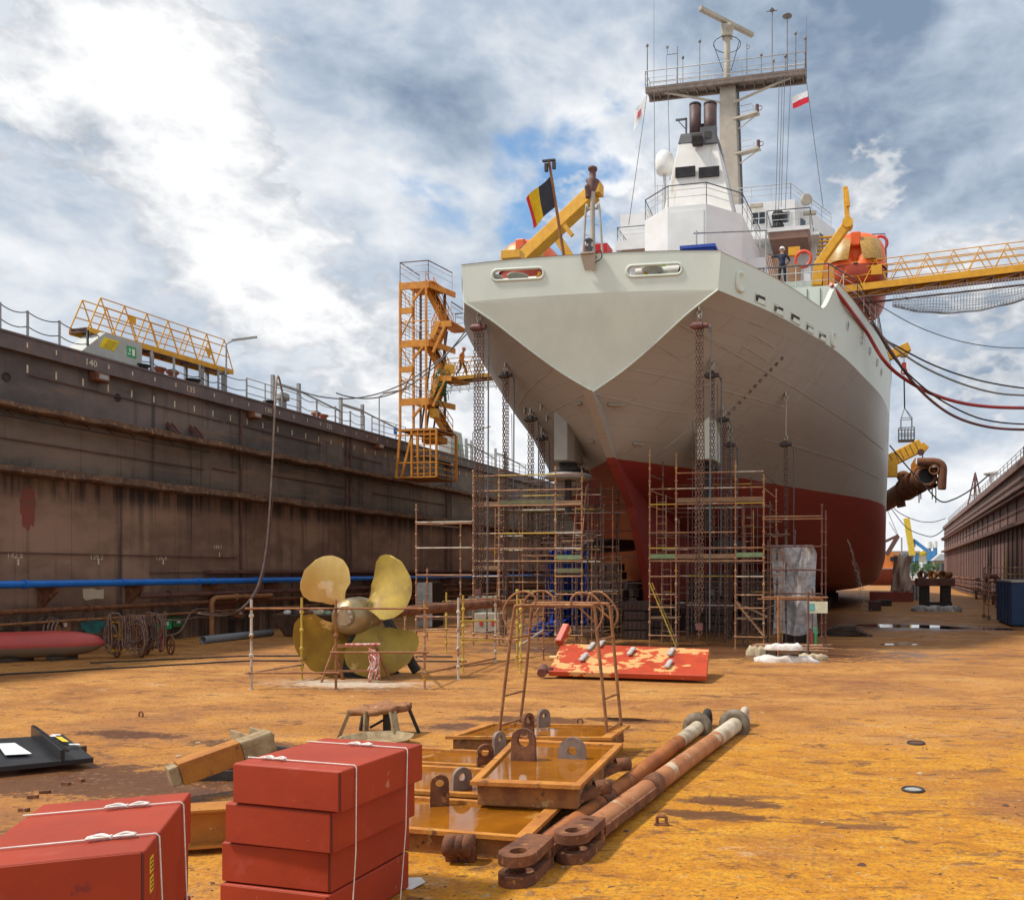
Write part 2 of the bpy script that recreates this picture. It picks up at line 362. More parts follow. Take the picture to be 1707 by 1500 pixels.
for n_, (x0, x1) in (('ground', (-700, -34.5)), ('ground', (23, 700))):
    mb = MB(); mb.b2((x0, -60, -1.5), (x1, 165, -.3)); tag(mb.build(n_, m_quayside), kind='structure')
m_pud = M('puddle_water', (.05, .03, .022), None, .03, scale=2, bump=.03, bscale=8)
def puddle(c, rx, ry, seed, mat=m_pud, z=.004):
    rnd = random.Random(seed); k = 46; ph = [rnd.uniform(0, 6.3) for _ in range(6)]; pts = []
    for i in range(k):
        a = 2 * math.pi * i / k; r = 1 + sum(.22 / (j + 1) * math.sin((j + 1) * a + ph[j]) for j in range(5))
        pts.append((c[0] + rx * r * math.cos(a), c[1] + ry * r * math.sin(a), z))
    mb = MB(); mb.add(pts, [list(range(k))]); return tag(mb.build('puddle', mat), kind='structure')
r_ = random.Random(21); mb = MB()
for i in range(2600):                                   # loose rust flakes and grit lying on the plates
    y = 6.5 + 24 * r_.random() ** 1.7; x = r_.uniform(-1.0, .32) * y + .5; k_ = r_.uniform(.006, .022) * (1 + (r_.random() < .06) * 1.6); a_ = r_.uniform(0, 6.3); d_ = V(math.cos(a_), math.sin(a_), 0) * k_; e_ = V(-math.sin(a_), math.cos(a_), 0) * k_ * r_.uniform(.4, .9); c_ = V(x, y, .001); h_ = V(0, 0, k_ * r_.uniform(.15, .5))
    mb.m = i % 3; mb.add([c_ - d_ - e_, c_ + d_ - e_ * .6, c_ + d_ * .7 + e_, c_ - d_ * .8 + e_ * .7, c_ + h_ - d_ * .3, c_ + h_ + d_ * .4 + e_ * .2], [(0, 1, 5, 4), (1, 2, 5), (2, 3, 4, 5), (3, 0, 4)])
tag(mb.build('rust_flakes', [M('flake_dark', (.10, .045, .028), None, .9, scale=9), M('flake_orange', (.34, .16, .05), None, .9, scale=9), M('flake_pale', (.45, .33, .2), None, .9, scale=9)]), 'loose rust flakes and grit scattered over the dock floor', 'rust flakes', kind='stuff')
puddle((1.7, 46.3), 2.9, 1.3, 3); puddle((5.8, 45.2), 2.6, .8, 5); puddle((1.2, 34.9), .75, .35, 8); puddle((-4.7, 16.3), .5, .16, 11)
# ================================================================ left dock wall
def wall_fun(B, P, col, ro):
    x, y, z = B.sep(P)
    n = B.noise(B.map(P, (1, .35, .6)), .9, 7, .6); st_ = B.noise(B.map(P, (1, 1.3, .045)), 1.6, 7, .7); sm = B.noise(B.map(P, (.5, .14, 1.6)), 1.3, 6, .6)
    n = B.rng(n, .36, .64)
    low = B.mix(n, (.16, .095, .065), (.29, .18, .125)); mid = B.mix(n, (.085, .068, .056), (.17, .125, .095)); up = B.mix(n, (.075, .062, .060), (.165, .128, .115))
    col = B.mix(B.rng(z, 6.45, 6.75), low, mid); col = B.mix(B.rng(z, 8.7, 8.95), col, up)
    col = B.mix(B.rng(st_, .52, .70, 0, .8), col, (.018, .015, .014))
    col = B.mix(B.rng(sm, .54, .68, 0, .7), col, (.21, .13, .085))
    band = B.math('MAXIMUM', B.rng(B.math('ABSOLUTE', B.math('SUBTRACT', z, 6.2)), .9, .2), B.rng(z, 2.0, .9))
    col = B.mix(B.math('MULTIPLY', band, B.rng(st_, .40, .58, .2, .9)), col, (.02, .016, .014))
    dr = B.noise(B.map(P, (1, 4.0, .10), (0, 3, 1)), 1.5, 6, .7)
    col = B.mix(B.rng(dr, .62, .72, 0, .5), col, (.20, .09, .04))
    wh = B.math('MULTIPLY', B.rng(dr, .30, .22, 0, .55), B.rng(z, 2.2, 1.0)); col = B.mix(wh, col, (.36, .33, .30))
    return col, ro
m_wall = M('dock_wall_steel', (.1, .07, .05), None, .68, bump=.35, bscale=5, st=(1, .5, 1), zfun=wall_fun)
m_ledge = M('rusty_ledge', (.16, .088, .052), (.075, .045, .032), .85, scale=2.5, patches=[((.36, .19, .08), .56, .12, 7), ((.04, .028, .022), .6, .1, 4)], bump=.6, bscale=18)
XL = -29.5
lw = thing('dock_wall', 'tall rust-brown steel dock wall with two ledges on the left, behind the blue pipe', 'dock wall', (XL, 24, 0))
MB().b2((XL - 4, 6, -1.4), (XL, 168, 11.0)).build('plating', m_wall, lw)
mb = MB(); mb.b2((XL - 4, 6, 11.0), (XL + .02, 168, 11.22)).b2((XL + .021, 6, 10.72), (XL + .30, 168, 11.26)).b2((XL - .02, 6, 11.262), (XL + .34, 168, 11.34)); mb.build('rim', M('rim_steel', (.15, .115, .118), (.10, .08, .08), .7, scale=1.2, patches=[((.22, .10, .06), .6, .1, 3)]), lw)
mb = MB(); mb.b2((XL - .9, 6, 11.23), (XL - .05, 168, 11.42)); mb.build('rusty_gutter', m_rust, lw)
def ledge(z, dep, hh, sd_):
    rnd = random.Random(sd_); mb = MB(); ys = [6 + i * .6 for i in range(271)]
    top = [z + rnd.uniform(-.05, .05) for _ in ys]; out = [XL + dep + rnd.uniform(-.06, .05) for _ in ys]; bot = [z - hh + rnd.uniform(-.05, .05) for _ in ys]
    vs = []; fs = []
    for i, y in enumerate(ys): vs += [(XL - .02, y, top[i] + .08), (out[i], y, top[i]), (out[i] + .02, y, bot[i] + .06), (out[i] - .10, y, bot[i]), (XL - .02, y, bot[i])]
    for i in range(len(ys) - 1):
        for k in range(4): fs.append((i * 5 + k, i * 5 + k + 1, i * 5 + 5 + k + 1, i * 5 + 5 + k))
    return mb.add(vs, fs)
ledge(8.87, .55, .26, 1).build('ledge', m_ledge, lw); ledge(6.65, .62, .30, 2).build('ledge', m_ledge, lw)
mb = MB()                                               # ladder rail under the upper ledge
for y0, y1 in ((14, 33), (36.5, 50)):
    mb.tube([(XL + .35, y0, 8.35), (XL + .35, y1, 8.35)], .03, 6)
    for i in range(int((y1 - y0) / 1.0)): mb.tube([(XL + .35, y0 + i, 8.35), (XL + .05, y0 + i, 8.62)], .02, 5)
mb.build('ladder_rail', m_dark, lw)
m_dpipe = M('wall_pipe_rust', (.13, .06, .045), (.08, .04, .03), .75, scale=3)
def wline(y0, z0, y1, z1, r=.025): return MB().tube([(XL + .06, y0, z0), (XL + .06, y1, z1)], r, 6).build('pipe_run', m_dpipe, lw)
for y0, y1, z in ((24.8, 30.2, 10.02), (30.3, 34.2, 10.0), (34.4, 41.5, 9.98), (43.5, 47.5, 9.7), (52, 56, 9.7)): wline(y0, z, y1, z - .05)
for y0, y1, z in ((22, 33, 7.62), (33.5, 35, 7.7), (37.3, 44.5, 7.8), (46.5, 56, 7.7), (23, 35, 3.62), (30, 60, 2.9)): wline(y0, z, y1, z - .03)
for px in (402, 578, 585, 745, 752):
    a = AX(px, 880, XL + .1); MB().tube([(XL + .1, a.y, 2.6), (XL + .1, a.y, 10.7)], .055 if px != 752 else .035, 8).build('drain_pipe', m_dpipe, lw)
for y in [26.5 + 4.9 * i for i in range(14)]:
    MB().b2((XL, y, 2.7), (XL + .018, y + .09, 6.35)).b2((XL, y + 2, 6.72), (XL + .016, y + 2.07, 8.6)).build('stiffener', m_wall, lw)
NUMY = [AX(px_, py_, XL + .306).y for px_, py_ in ((152, 607), (318, 648), (447, 685), (549, 710))]
mb = MB(); y = 19.0
while y < 62:                                            # frame ticks painted along the wall
    if min(abs(y - q_) for q_ in NUMY) > .62: mb.b2((XL + .302, y, 10.93), (XL + .305, y + .05, 11.10))
    mb.b2((XL + .002, y + .25, 10.1), (XL + .006, y + .31, 10.38)); y += 1.1
for q in ((29, 938), (163, 937), (271, 937), (365, 925)):
    a = AX(*q, XL); mb.b2((XL + .002, a.y, a.z - .09), (XL + .006, a.y + .06, a.z + .13))
mb.build('frame_mark', m_mark, lw)
for s_, px, py, sz, off in (('140', 152, 607, .36, .306), ('135', 318, 648, .36, .306), ('130', 447, 685, .36, .306), ('125', 549, 710, .36, .306), ('142.5', 25, 926, .27, .005), ('139.2', 161, 929, .27, .005), ('136.8', 269, 930, .27, .005), ('134.1', 363, 912, .25, .005)):
    a = AX(px, py, XL + off); z = 10.98 if off > .1 else a.z
    text(s_, sz, m_mark, 'frame_number', lw, mtx((XL + off, a.y, z), (0, 1, 0), (0, 0, 1)), .002)
for px, py in ((167, 628), (425, 691), (632, 743), (750, 774)):
    a = AX(px, py, XL + .25); o = MB().b2((XL + .02, a.y - .3, a.z - .2), (XL + .42, a.y + .3, a.z + .14)).build('wall_lamp', m_rust, lw, bevel=.05)
    MB().b2((XL + .422, a.y - .2, a.z - .12), (XL + .44, a.y + .2, a.z + .06)).build('lens', m_grey, o)
for px, py in ((10, 628), (196, 663)):
    a = AX(px, py, XL); MB().cyl((XL - .02, a.y, a.z), (XL + .012, a.y, a.z), .12, 16).ring((XL + .01, a.y, a.z), (1, 0, 0), .14, .025).build('drain_hole', m_dark, lw)
for px, py in ((290, 717), (328, 722)):
    a = AX(px, py, XL + .3); mb = MB()
    for s_ in (-.12, .12): mb.bar((XL + .5, a.y + s_, a.z - .18), (XL + .05, a.y + s_, a.z + .3), .04, .16)
    mb.bar((XL + .46, a.y, a.z - .2), (XL + .05, a.y, a.z + .24), .24, .03); mb.build('chute', m_mar, lw)
def blot(px, py, wy, hz, mat, seed, name='paint_patch'):
    a = AX(px, py, XL); rnd = random.Random(seed); k = 26; pts = []
    for i in range(k):
        t = 2 * math.pi * i / k; r = rnd.uniform(.75, 1.1); pts.append((XL + .007, a.y + wy * r * math.cos(t), a.z + hz * r * math.sin(t)))
    MB().add(pts, [list(range(k))]).build(name, mat, lw)
m_redblot = M('faded_red_patch', (.24, .05, .035), (.15, .065, .05), .8, scale=3); m_cream = M('cream_primer', (.58, .50, .38), (.5, .42, .3), .8, scale=2)
blot(47, 845, .32, .85, m_redblot, 3); blot(370, 1000, 1.0, .5, m_redblot, 4); blot(5, 1080, .35, .35, m_redblot, 5)
blot(155, 1042, .55, .32, M('teal_patch', (.03, .22, .22), (.03, .10, .10), .8, scale=4), 6)
a = AX(155, 990, XL); MB().add([(XL + .006, a.y - .45, a.z + .22), (XL + .006, a.y - .42, a.z - .15), (XL + .006, a.y - .3, a.z - .23), (XL + .006, a.y + .1, a.z - .18), (XL + .006, a.y + .46, a.z - .2), (XL + .006, a.y + .48, a.z + .18), (XL + .006, a.y + .2, a.z + .16), (XL + .006, a.y, a.z + .22)], [range(8)]).build('paint_patch', m_cream, lw)
# horizontal beam low on the wall, pipes along the foot
MB().b2((XL + .02, 33, 2.86), (XL + .5, 75, 3.0)).build('pipe_shelf', m_mar, lw)
# blue pipe
bp = thing('blue_pipe', 'long bright blue water pipe along the foot of the rusty dock wall', 'pipe', (XL + .7, 24, 2.5))
MB().tube([(XL + .7, 8, 2.5), (XL + .7, 95, 2.5)], .135, 14).build('pipe', m_blue, bp)
for px in (41, 203, 329, 354, 425, 590, 760):
    a = AX(px, 970, XL + .7); mb = MB(); mb.cyl((XL + .7, a.y - .05, 2.5), (XL + .7, a.y + .05, 2.5), .165, 14); mb.build('flange', m_blue, bp)
for y in (25.2, 28.9, 33, 37, 41, 45.5, 50, 55, 60):
    MB().prism([(XL + .02, y, 2.35), (XL + .85, y, 2.35), (XL + .85, y, 2.22), (XL + .02, y, 1.5)], .10).b2((XL, y - .16, 2.352), (XL + .9, y + .16, 2.37)).build('bracket', m_rust, bp)
def wall_pipe(label, z, off, r, y0, y1, mat, el=None):
    t = thing('wall_pipe', label, 'pipe', (XL + off, y0, z), 'rusty pipes along the left wall'); P = [(XL + off, y0, z), (XL + off, y1, z)]
    if el: P = [(XL + off, y0, 0.02), (XL + off, y0, z - .25), (XL + off, y0 + .08, z - .08), (XL + off, y0 + .25, z)] + P[1:]
    MB().tube(P, r, 10).build('pipe', mat, t)
    y = y0 + 1.5
    while y < min(y1, 60): MB().cyl((XL + off, y - .04, z), (XL + off, y + .04, z), r * 1.6, 10).build('flange', mat, t); y += 4.3
    return t
wall_pipe('topmost of the rusty pipes below the blue pipe, starting right of the cream patch', 1.95, .55, .12, 29.0, 95, m_mar)
wall_pipe('thick grey-brown rusty pipe running the full length below the cream patch', 1.55, .55, .10, 8, 95, m_rust)
wall_pipe('thin ochre-rust pipe, lowest of the pipes on the left wall', 1.12, .5, .05, 8, 95, m_rust_lt)
wall_pipe('rust pipe rising from the floor in a bend behind the hose carts', 1.75, .8, .11, 32.6, 36.5, m_rust_lt, True)
# ================================================================ on top of the left wall
ZT = 11.34
def onwall(px, X=XL - .45): return V(X, AX(px, 700, X).y, ZT)
def post_fence(name, label, pxs, X, hgt, rails, mat, chain=False, group=None):
    t = thing(name, label, 'railing', onwall(pxs[0], X), group); tops = []
    for px in pxs:
        p = onwall(px, X); MB().tube([p, p + V(0, 0, hgt)], .045 if chain else .03, 6).build('post', mat, t); tops.append(p)
    for i in range(len(tops) - 1):
        mb = MB()
        for h_ in rails:
            P_ = catenary(tops[i] + V(0, 0, h_), tops[i + 1] + V(0, 0, h_), .13, 10) if chain else [tops[i] + V(0, 0, h_), tops[i + 1] + V(0, 0, h_)]
            mb.tube(P_, .02 if chain else .025, 5)
        mb.build('chain' if chain else 'rail', m_dark if chain else mat, t)
    return t
post_fence('chain_railing', 'grey posts with sagging chains on the wall top left of the yellow footbridge', (-60, 0, 46, 99, 146), XL - .4, 1.12, (.55, 1.08), m_grey, True)
post_fence('chain_railing', 'grey posts with sagging chains under and right of the yellow footbridge', (146, 253, 290, 333, 364, 411), XL - .4, 1.1, (.55, 1.05), m_grey, True)
post_fence('guard_rail', 'grey three-bar guard rail on the wall top below the slanted cable frame', (411, 442, 470, 501), XL - .35, 1.15, (.4, .78, 1.13), m_grey)
post_fence('chain_railing', 'grey chained posts beside the orange bollards on the wall top', (501, 528, 559, 584, 607), XL - .4, 1.1, (.55, 1.05), m_grey, True)
post_fence('guard_rail', 'grey guard rail on the wall top just left of the orange stair tower', (620, 640, 660, 676), XL - .35, 1.15, (.4, .78, 1.13), m_grey)
post_fence('guard_rail', 'grey guard rail on the wall top between stair tower and green cabinet', (756, 768, 780, 792, 805, 820, 833, 845), XL - .35, 1.15, (.4, .78, 1.13), m_grey)
post_fence('guard_rail', 'far grey guard rail on the wall top seen under the hull', (846, 856, 866, 876, 886), XL - .35, 1.15, (.4, .78, 1.13), m_grey)
def zig_bridge(name, label, p, q, side, n, mat, group=None, hgt=1.1, thick=.22, off=0.0, sides=(0, 1)):
    """walkway from p to q with triangle-braced hand rails; side = horizontal vector across"""
    p, q, side = Vector(p), Vector(q), Vector(side); t = thing(name, label, 'walkway', p, group); U = V(0, 0, 1)
    mb = MB(); mb.prism([p, q, q + side, p + side], .05)
    for i in range(n + 1): mb.bar(p.lerp(q, i / n) - U * thick * .6, p.lerp(q, i / n) + side - U * thick * .6, .06, .08)
    mb.build('deck', m_mar, t)
    for k in (0, 1): MB().bar(p + side * k - U * .1, q + side * k - U * .1, .1, thick).build('edge_beam', mat, t)
    for k in sides:
        a, b_ = p + side * k, q + side * k; mb = MB()
        for h_ in (.42, .76, 1.0): mb.tube([a + (b_ - a) * (.5 if h_ > .99 else .4 if h_ > .7 else .22) / n + U * hgt * h_, b_ - (b_ - a) * (.5 if h_ > .99 else .4 if h_ > .7 else .22) / n + U * hgt * h_], .024, 6)
        for i in range(n):
            b0, b1, tp = a.lerp(b_, i / n), a.lerp(b_, (i + 1) / n), a.lerp(b_, (i + .5) / n) + U * hgt
            mb.tube([b0, tp], .026, 6); mb.tube([tp, b1], .026, 6)
        mb.build('railing', mat, t)
    return t
a, c_ = AX(147, 546, -30.3), AX(388, 607, -30.3); c_.z = a.z + .12
fb = zig_bridge('footbridge', 'yellow zigzag-railed footbridge standing on the left wall beside a sloped cabinet', a, c_, (-1.0, .1, 0), 7, m_yel, hgt=1.35)
for px in (253, 337, 372):
    p = onwall(px, -30.4); q = c_.lerp(a, (372 - px) / 225)
    for dx in (0, -.9): MB().bar((p.x + dx, p.y, ZT), (p.x + dx, p.y, q.z - .1), .12).build('leg', m_grey, fb)
mb = MB(); p = onwall(364, -30.2)
for h_ in range(6): mb.tube([(p.x, p.y, ZT + .2 * h_), (p.x, p.y + .45, ZT + .2 * h_)], .02, 5)
for dy in (0, .45): mb.tube([(p.x, p.y + dy, ZT), (p.x, p.y + dy, a.z)], .025, 5)
mb.build('ladder', m_grey, fb)
p = a.lerp(c_, .26) + V(.03, 0, .85); MB().box(p, (.03, .34, .26)).build('notice', m_yel, fb)
p = a.lerp(c_, .8) + V(.03, 0, .45); MB().prism([p + V(0, -.22, .2), p + V(0, .22, .2), p + V(0, 0, -.25)], .02).build('notice', m_yel, fb)
cb = thing('control_cabinet', 'pale grey sloped steel cabinet with yellow notice and green exit sign on the wall top', 'cabinet', (-30.3, 28.8, ZT))
m_cab = M('cabinet_paint', (.42, .45, .43), (.36, .38, .36), .6, scale=2, patches=[((.45, .24, .12), .62, .1, 2)])
y0 = a.y
MB().prism([(-30.3, y0 - .9, ZT), (-30.3, y0 + 2.1, ZT), (-30.3, y0 + 2.1, a.z - .12), (-30.3, y0 + .35, a.z - .12)], .9).build('body', m_cab, cb)
sg = V(-29.84, y0 + .75, ZT + .72)
MB().prism([(-29.845, y0 + .05, ZT + .55), (-29.845, y0 + .75, ZT + .55), (-29.845, y0 + 1.0, ZT + 1.0), (-29.845, y0 + .3, ZT + 1.0)], .012).build('notice', M('notice_yellow', (.85, .62, .0), None, .5), cb)
mb = MB()
for k in range(4): mb.box((-29.835, y0 + .45 + .06 * k, ZT + .62 + .09 * k), (.006, .4, .02))
mb.build('notice_text', m_dark, cb)
m_green = M('sign_green', (.02, .42, .14), None, .5)
MB().b2((-29.846, y0 + 1.35, ZT + .5), (-29.836, y0 + 1.8, ZT + .95)).build('exit_sign', m_green, cb)
mb = MB(); mb.box((-29.832, y0 + 1.48, ZT + .78), (.004, .06, .14)); mb.box((-29.832, y0 + 1.66, ZT + .72), (.004, .12, .28)); mb.box((-29.832, y0 + 1.46, ZT + .62), (.004, .14, .04)); mb.build('sign_symbol', m_white, cb)
def mooring(px, X, label):
    p = onwall(px, X); t = thing('bollard', label, 'bollard', p, 'mooring bollards on the left wall'); m_b = M('bollard_orange', (.42, .14, .07), (.3, .10, .05), .7, scale=5)
    MB().b2(p + V(-.4, -.7, 0), p + V(.4, .7, .16)).build('base', m_b, t)
    for s_ in (-.35, .35): MB().lathe([(.19, .16), (.17, .45), (.26, .5), (.26, .6), (.1, .64)], p + V(0, s_, 0), n=14).build('post', m_b, t)
mooring(277, XL - 1.0, 'orange twin bollard under the yellow footbridge'); mooring(533, XL - 1.0, 'orange twin bollard right of the cable frame on the wall top')
def fairlead(px, label):
    p = onwall(px, XL - .4); t = thing('roller_fairlead', label, 'fairlead', p, 'dark roller fairleads on the left wall')
    MB().lathe([(.3, 0), (.32, .1), (.22, .14), (.22, .24), (.32, .28), (.3, .34)], p, n=16).build('roller', m_dark, t); MB().b2(p + V(-.25, -.4, 0), p + V(.25, .4, .05)).build('base', m_dark, t)
fairlead(237, 'dark roller fairlead on the wall edge under the left end of the footbridge'); fairlead(322, 'dark roller fairlead on the wall edge under the middle of the footbridge')
fairlead(450, 'dark roller fairlead on the wall edge by the guard rail')
def cable_frame(pa, pb, label):
    t = thing('goal_post', label, 'frame', onwall(pa, XL - .9), 'goal-shaped cable frames on the left wall'); a, b_ = onwall(pa, XL - .9), onwall(pb, XL - .9)
    for p in (a, b_): MB().bar(p, p + V(0, 0, 1.9), .16).build('post', m_grey, t)
    MB().bar(a + V(0, 0, 1.5), b_ + V(0, 0, 1.5), .12, .14).build('crossbar', m_grey, t)
    MB().tube([b_ + V(0, 0, 1.5), b_ + V(.5, 3.2, .9)], .05, 6).build('stay', m_grey, t)
cable_frame(455, 498, 'grey goal-shaped cable frame on the wall top above the hanging hose'); cable_frame(568, 604, 'grey goal-shaped cable frame right of the orange bollard')
cable_frame(777, 786, 'grey cable frame behind the green cabinet right of the stair tower'); cable_frame(826, 842, 'far grey cable frame beside the hull chains')
p = onwall(471, XL - .8); t = thing('ventilator', 'grey mushroom ventilator standing inside the cable frame on the wall top', 'ventilator', p)
MB().cyl(p, p + V(0, 0, .7), .2).build('stem', m_grey, t); MB().lathe([(.34, .7), (.34, 1.0), (.2, 1.08)], p).build('cap', m_grey, t)
p = onwall(752, -30.6); t = thing('cabinet', 'tall pale green cabinet with green exit sign right of the stair tower', 'cabinet', p)
MB().prism([p + V(0, -1.0, 0), p + V(0, 1.3, 0), p + V(0, .7, 2.1), p + V(0, -1.0, 2.1)], 1.0).build('body', m_cab, t); MB().box(p + V(.51, .1, 1.0), (.012, .45, .5)).build('exit_sign', m_green, t)
def lamp(px, hgt, reach, label):
    p = onwall(px, XL - .5); t = thing('flood_lamp', label, 'lamp post', p, 'angled strip lamps on poles along the left wall')
    q = p + V(0, 0, hgt); MB().tube([p, q, q + V(.25, .2, .25)], .04, 6).build('pole', m_grey, t)
    MB().bar(q + V(.2, .15, .22), q + V(.2 + reach * .5, .15 + reach * .9, .22 + reach * .35), .16, .1).build('lamp_head', m_galv, t)
lamp(377, 2.5, 1.1, 'strip lamp on a pole at the right end of the yellow footbridge'); lamp(632, 2.6, 1.7, 'strip lamp on a pole just left of the orange stair tower'); lamp(788, 2.4, 1.3, 'strip lamp on a pole between stair tower and hull')
# hose hanging over the wall, overhead cables
a = AX(463, 640, XL + .5)
hz = thing('hanging_hose', 'pale hose hanging over the wall edge beside the cable frame down to the floor', 'hose', (XL + .4, a.y, 0))
P_ = curve_pts([onwall(467, XL - .6) + V(0, .3, .6), onwall(463, XL + .1) + V(0, 0, 1.6), AX(458, 680, XL + .5), AX(452, 800, XL + .6), AX(444, 910, XL + .8), AX(430, 975, XL + 1.4), AX(405, 1012, XL + 2.0), AX(375, 1025, XL + 2.0), AX(330, 1022, XL + 1.6)], 8)
MB().tube(P_, .05, 6).build('hose', M('hose_grey', (.36, .27, .22), (.25, .17, .13), .7, scale=4), hz)
MB().tube([q + V(.10, .05, .06) for q in P_[26:]], .03, 6).build('second_hose', m_mar, hz)
# ================================================================ the ship
XC = -9.95
ship = thing('ship', 'large pale green ship with red bottom and white superstructure, stern towards the camera', 'ship', (XC, 30, 1.4))
def hull_fun(B, P, col, ro):
    x, y, z = B.sep(P)
    n = B.noise(B.map(P, (.35, .35, .9)), .8, 7, .6); s_ = B.noise(B.map(P, (.7, .7, .12)), 1.2, 6, .65)
    grey = B.mix(n, (.31, .285, .255), (.39, .365, .33)); grey = B.mix(B.rng(s_, .56, .74, 0, .35), grey, (.20, .175, .155))
    pale = B.mix(n, (.55, .60, .53), (.61, .655, .575)); pale = B.mix(B.rng(s_, .60, .78, 0, .25), pale, (.42, .46, .41))
    red = B.mix(n, (.24, .030, .024), (.30, .045, .034)); red = B.mix(B.rng(s_, .55, .72, 0, .5), red, (.17, .032, .026)); red = B.mix(B.rng(n, .60, .72, 0, .35), red, (.36, .10, .075))
    bk = B.new('ShaderNodeTexBrick'); cb = B.new('ShaderNodeCombineXYZ'); B.set(cb.inputs[0], B.math('MULTIPLY', y, .16)); B.set(cb.inputs[1], B.math('MULTIPLY', z, .52)); B.set(bk.inputs['Vector'], cb.outputs[0]); bk.inputs['Scale'].default_value = 1; bk.inputs['Mortar Size'].default_value = .006; bk.inputs['Mortar Smooth'].default_value = .5
    for k_, c_ in (('Color1', 0), ('Color2', .10), ('Mortar', 1)): bk.inputs[k_].default_value = (c_, c_, c_, 1)
    sm_ = B.math('MULTIPLY', bk.outputs[0], .28); rs = B.noise(B.map(P, (1.6, 1.6, .14), (2, 5, 1)), 1.5, 8, .7)
    grey = B.mix(sm_, grey, (.13, .115, .10)); red = B.mix(sm_, red, (.10, .022, .018)); grey = B.mix(B.rng(rs, .62, .72, 0, .4), grey, (.24, .14, .09)); red = B.mix(B.rng(rs, .60, .70, 0, .45), red, (.30, .16, .11))
    edge = B.math('ADD', z, B.math('MULTIPLY', B.math('SUBTRACT', n, .5), .05))
    col = B.mix(B.rng(edge, 7.48, 7.52), red, grey); col = B.mix(B.rng(y, 46, 62, 0, .55), col, B.mix(B.rng(edge, 7.48, 7.52), red, pale))  # shading painted in: greyer under the flare, paler forward where the sky reaches
    return B.mix(B.rng(z, 12.985, 13.0), col, pale), ro
m_hull = M('hull_paint', (.5, .5, .5), None, .45, bump=.22, bscale=1.1, zfun=hull_fun)
m_pale = M('pale_green_paint', (.55, .60, .53), (.61, .655, .575), .42, scale=.7, bump=.08, bscale=2.0, patches=[((.46, .50, .44), .62, .2, 1.0)])
m_sup = M('superstructure_white', (.74, .74, .74), (.66, .66, .65), .45, scale=.8, patches=[((.52, .45, .38), .68, .2, 1.5, (1, 1, .18))])
m_deckun = M('deck_underside', (.34, .20, .15), (.26, .16, .12), .7, scale=1)
m_glass = M('window_glass', (.03, .04, .055), None, .06, scale=1)
m_rail = M('rail_paint', (.55, .55, .54), (.4, .4, .4), .5, scale=4); m_drail = M('dark_rail', (.10, .10, .11), None, .5, scale=4)
m_mast = M('mast_beige', (.46, .41, .33), (.36, .31, .25), .55, scale=1.0, patches=[((.30, .2, .14), .64, .15, 2, (1, 1, .2))])
STN = {29.3: [(0, 9.7), (1.2, 10.40), (2.4, 11.25), (3.7, 12.25), (4.85, 13.0)], 32.5: [(0, 7.5), (1.5, 8.6), (3.3, 10.1), (5.1, 11.6), (6.5, 13.0)],
      36.5: [(0, 6.3), (2.0, 7.2), (4.0, 8.7), (6.2, 10.7), (7.95, 13)], 40: [(0, 5.6), (2.4, 6.4), (4.8, 8.3), (7.2, 10.4), (9.0, 13)],
      44.7: [(0, 4.6), (3.1, 5.4), (6.1, 7.9), (8.4, 10.3), (10.0, 13)], 50: [(0, 3.2), (4.5, 4.1), (7.9, 7.2), (9.9, 10), (11.0, 13)],
      56: [(0, 2.1), (6.5, 2.6), (9.9, 6.2), (11.2, 9.5), (11.55, 13)], 64: [(0, 1.5), (8.5, 1.7), (11.1, 4.6), (11.6, 8.5), (11.7, 13)],
      72: [(0, 1.4), (9.2, 1.45), (11.4, 3.6), (11.7, 8), (11.75, 13)], 92: [(0, 1.4), (9.2, 1.45), (11.4, 3.6), (11.7, 8), (11.75, 13)],
      110: [(0, 1.4), (4.5, 2), (6.5, 5), (7.6, 9), (8.8, 13)], 124: [(0, 1.6), (.3, 4), (.6, 7), (1, 10), (2, 13)]}
SY = sorted(STN)
def cr(p0, p1, p2, p3, t): return .5 * (2 * p1 + (p2 - p0) * t + (2 * p0 - 5 * p1 + 4 * p2 - p3) * t * t + (3 * p1 - p0 - 3 * p2 + p3) * t ** 3)
def lerp(a, b_, t): return a + (b_ - a) * t
def station(Y):
    i = max(0, min(len(SY) - 2, max(k for k in range(len(SY)) if SY[k] <= Y + 1e-6) if Y >= SY[0] else 0))
    y0, y1 = SY[i], SY[i + 1]; t = (Y - y0) / (y1 - y0); a, b_ = STN[y0], STN[y1]
    pa = STN[SY[max(i - 1, 0)]]; nb = STN[SY[min(i + 2, len(SY) - 1)]]; yp, yn = SY[max(i - 1, 0)], SY[min(i + 2, len(SY) - 1)]
    out = []
    for k in range(5):
        c = []
        for j in (0, 1):
            m0 = (b_[k][j] - pa[k][j]) / (y1 - yp) * (y1 - y0); m1 = (nb[k][j] - a[k][j]) / (yn - y0) * (y1 - y0)
            c.append((2*t**3-3*t*t+1) * a[k][j] + (t**3-2*t*t+t) * m0 + (-2*t**3+3*t*t) * b_[k][j] + (t**3-t*t) * m1)
        out.append(c)
    return out
def section(Y, n=6):
    P = station(Y); o = []
    for i in range(4):
        p0, p1, p2, p3 = P[max(i - 1, 0)], P[i], P[i + 1], P[min(i + 2, 4)]
        for j in range(n):
            t = j / n; o.append((cr(p0[0], p1[0], p2[0], p3[0], t), cr(p0[1], p1[1], p2[1], p3[1], t)))
    o.append(tuple(P[4])); return o
def half(Y): return station(Y)[4][0]
def sx(Y, sd_): return 1.0 if sd_ > 0 else lerp(.965, 1.0, min(1, max(0, (Y - 36) / 16)))
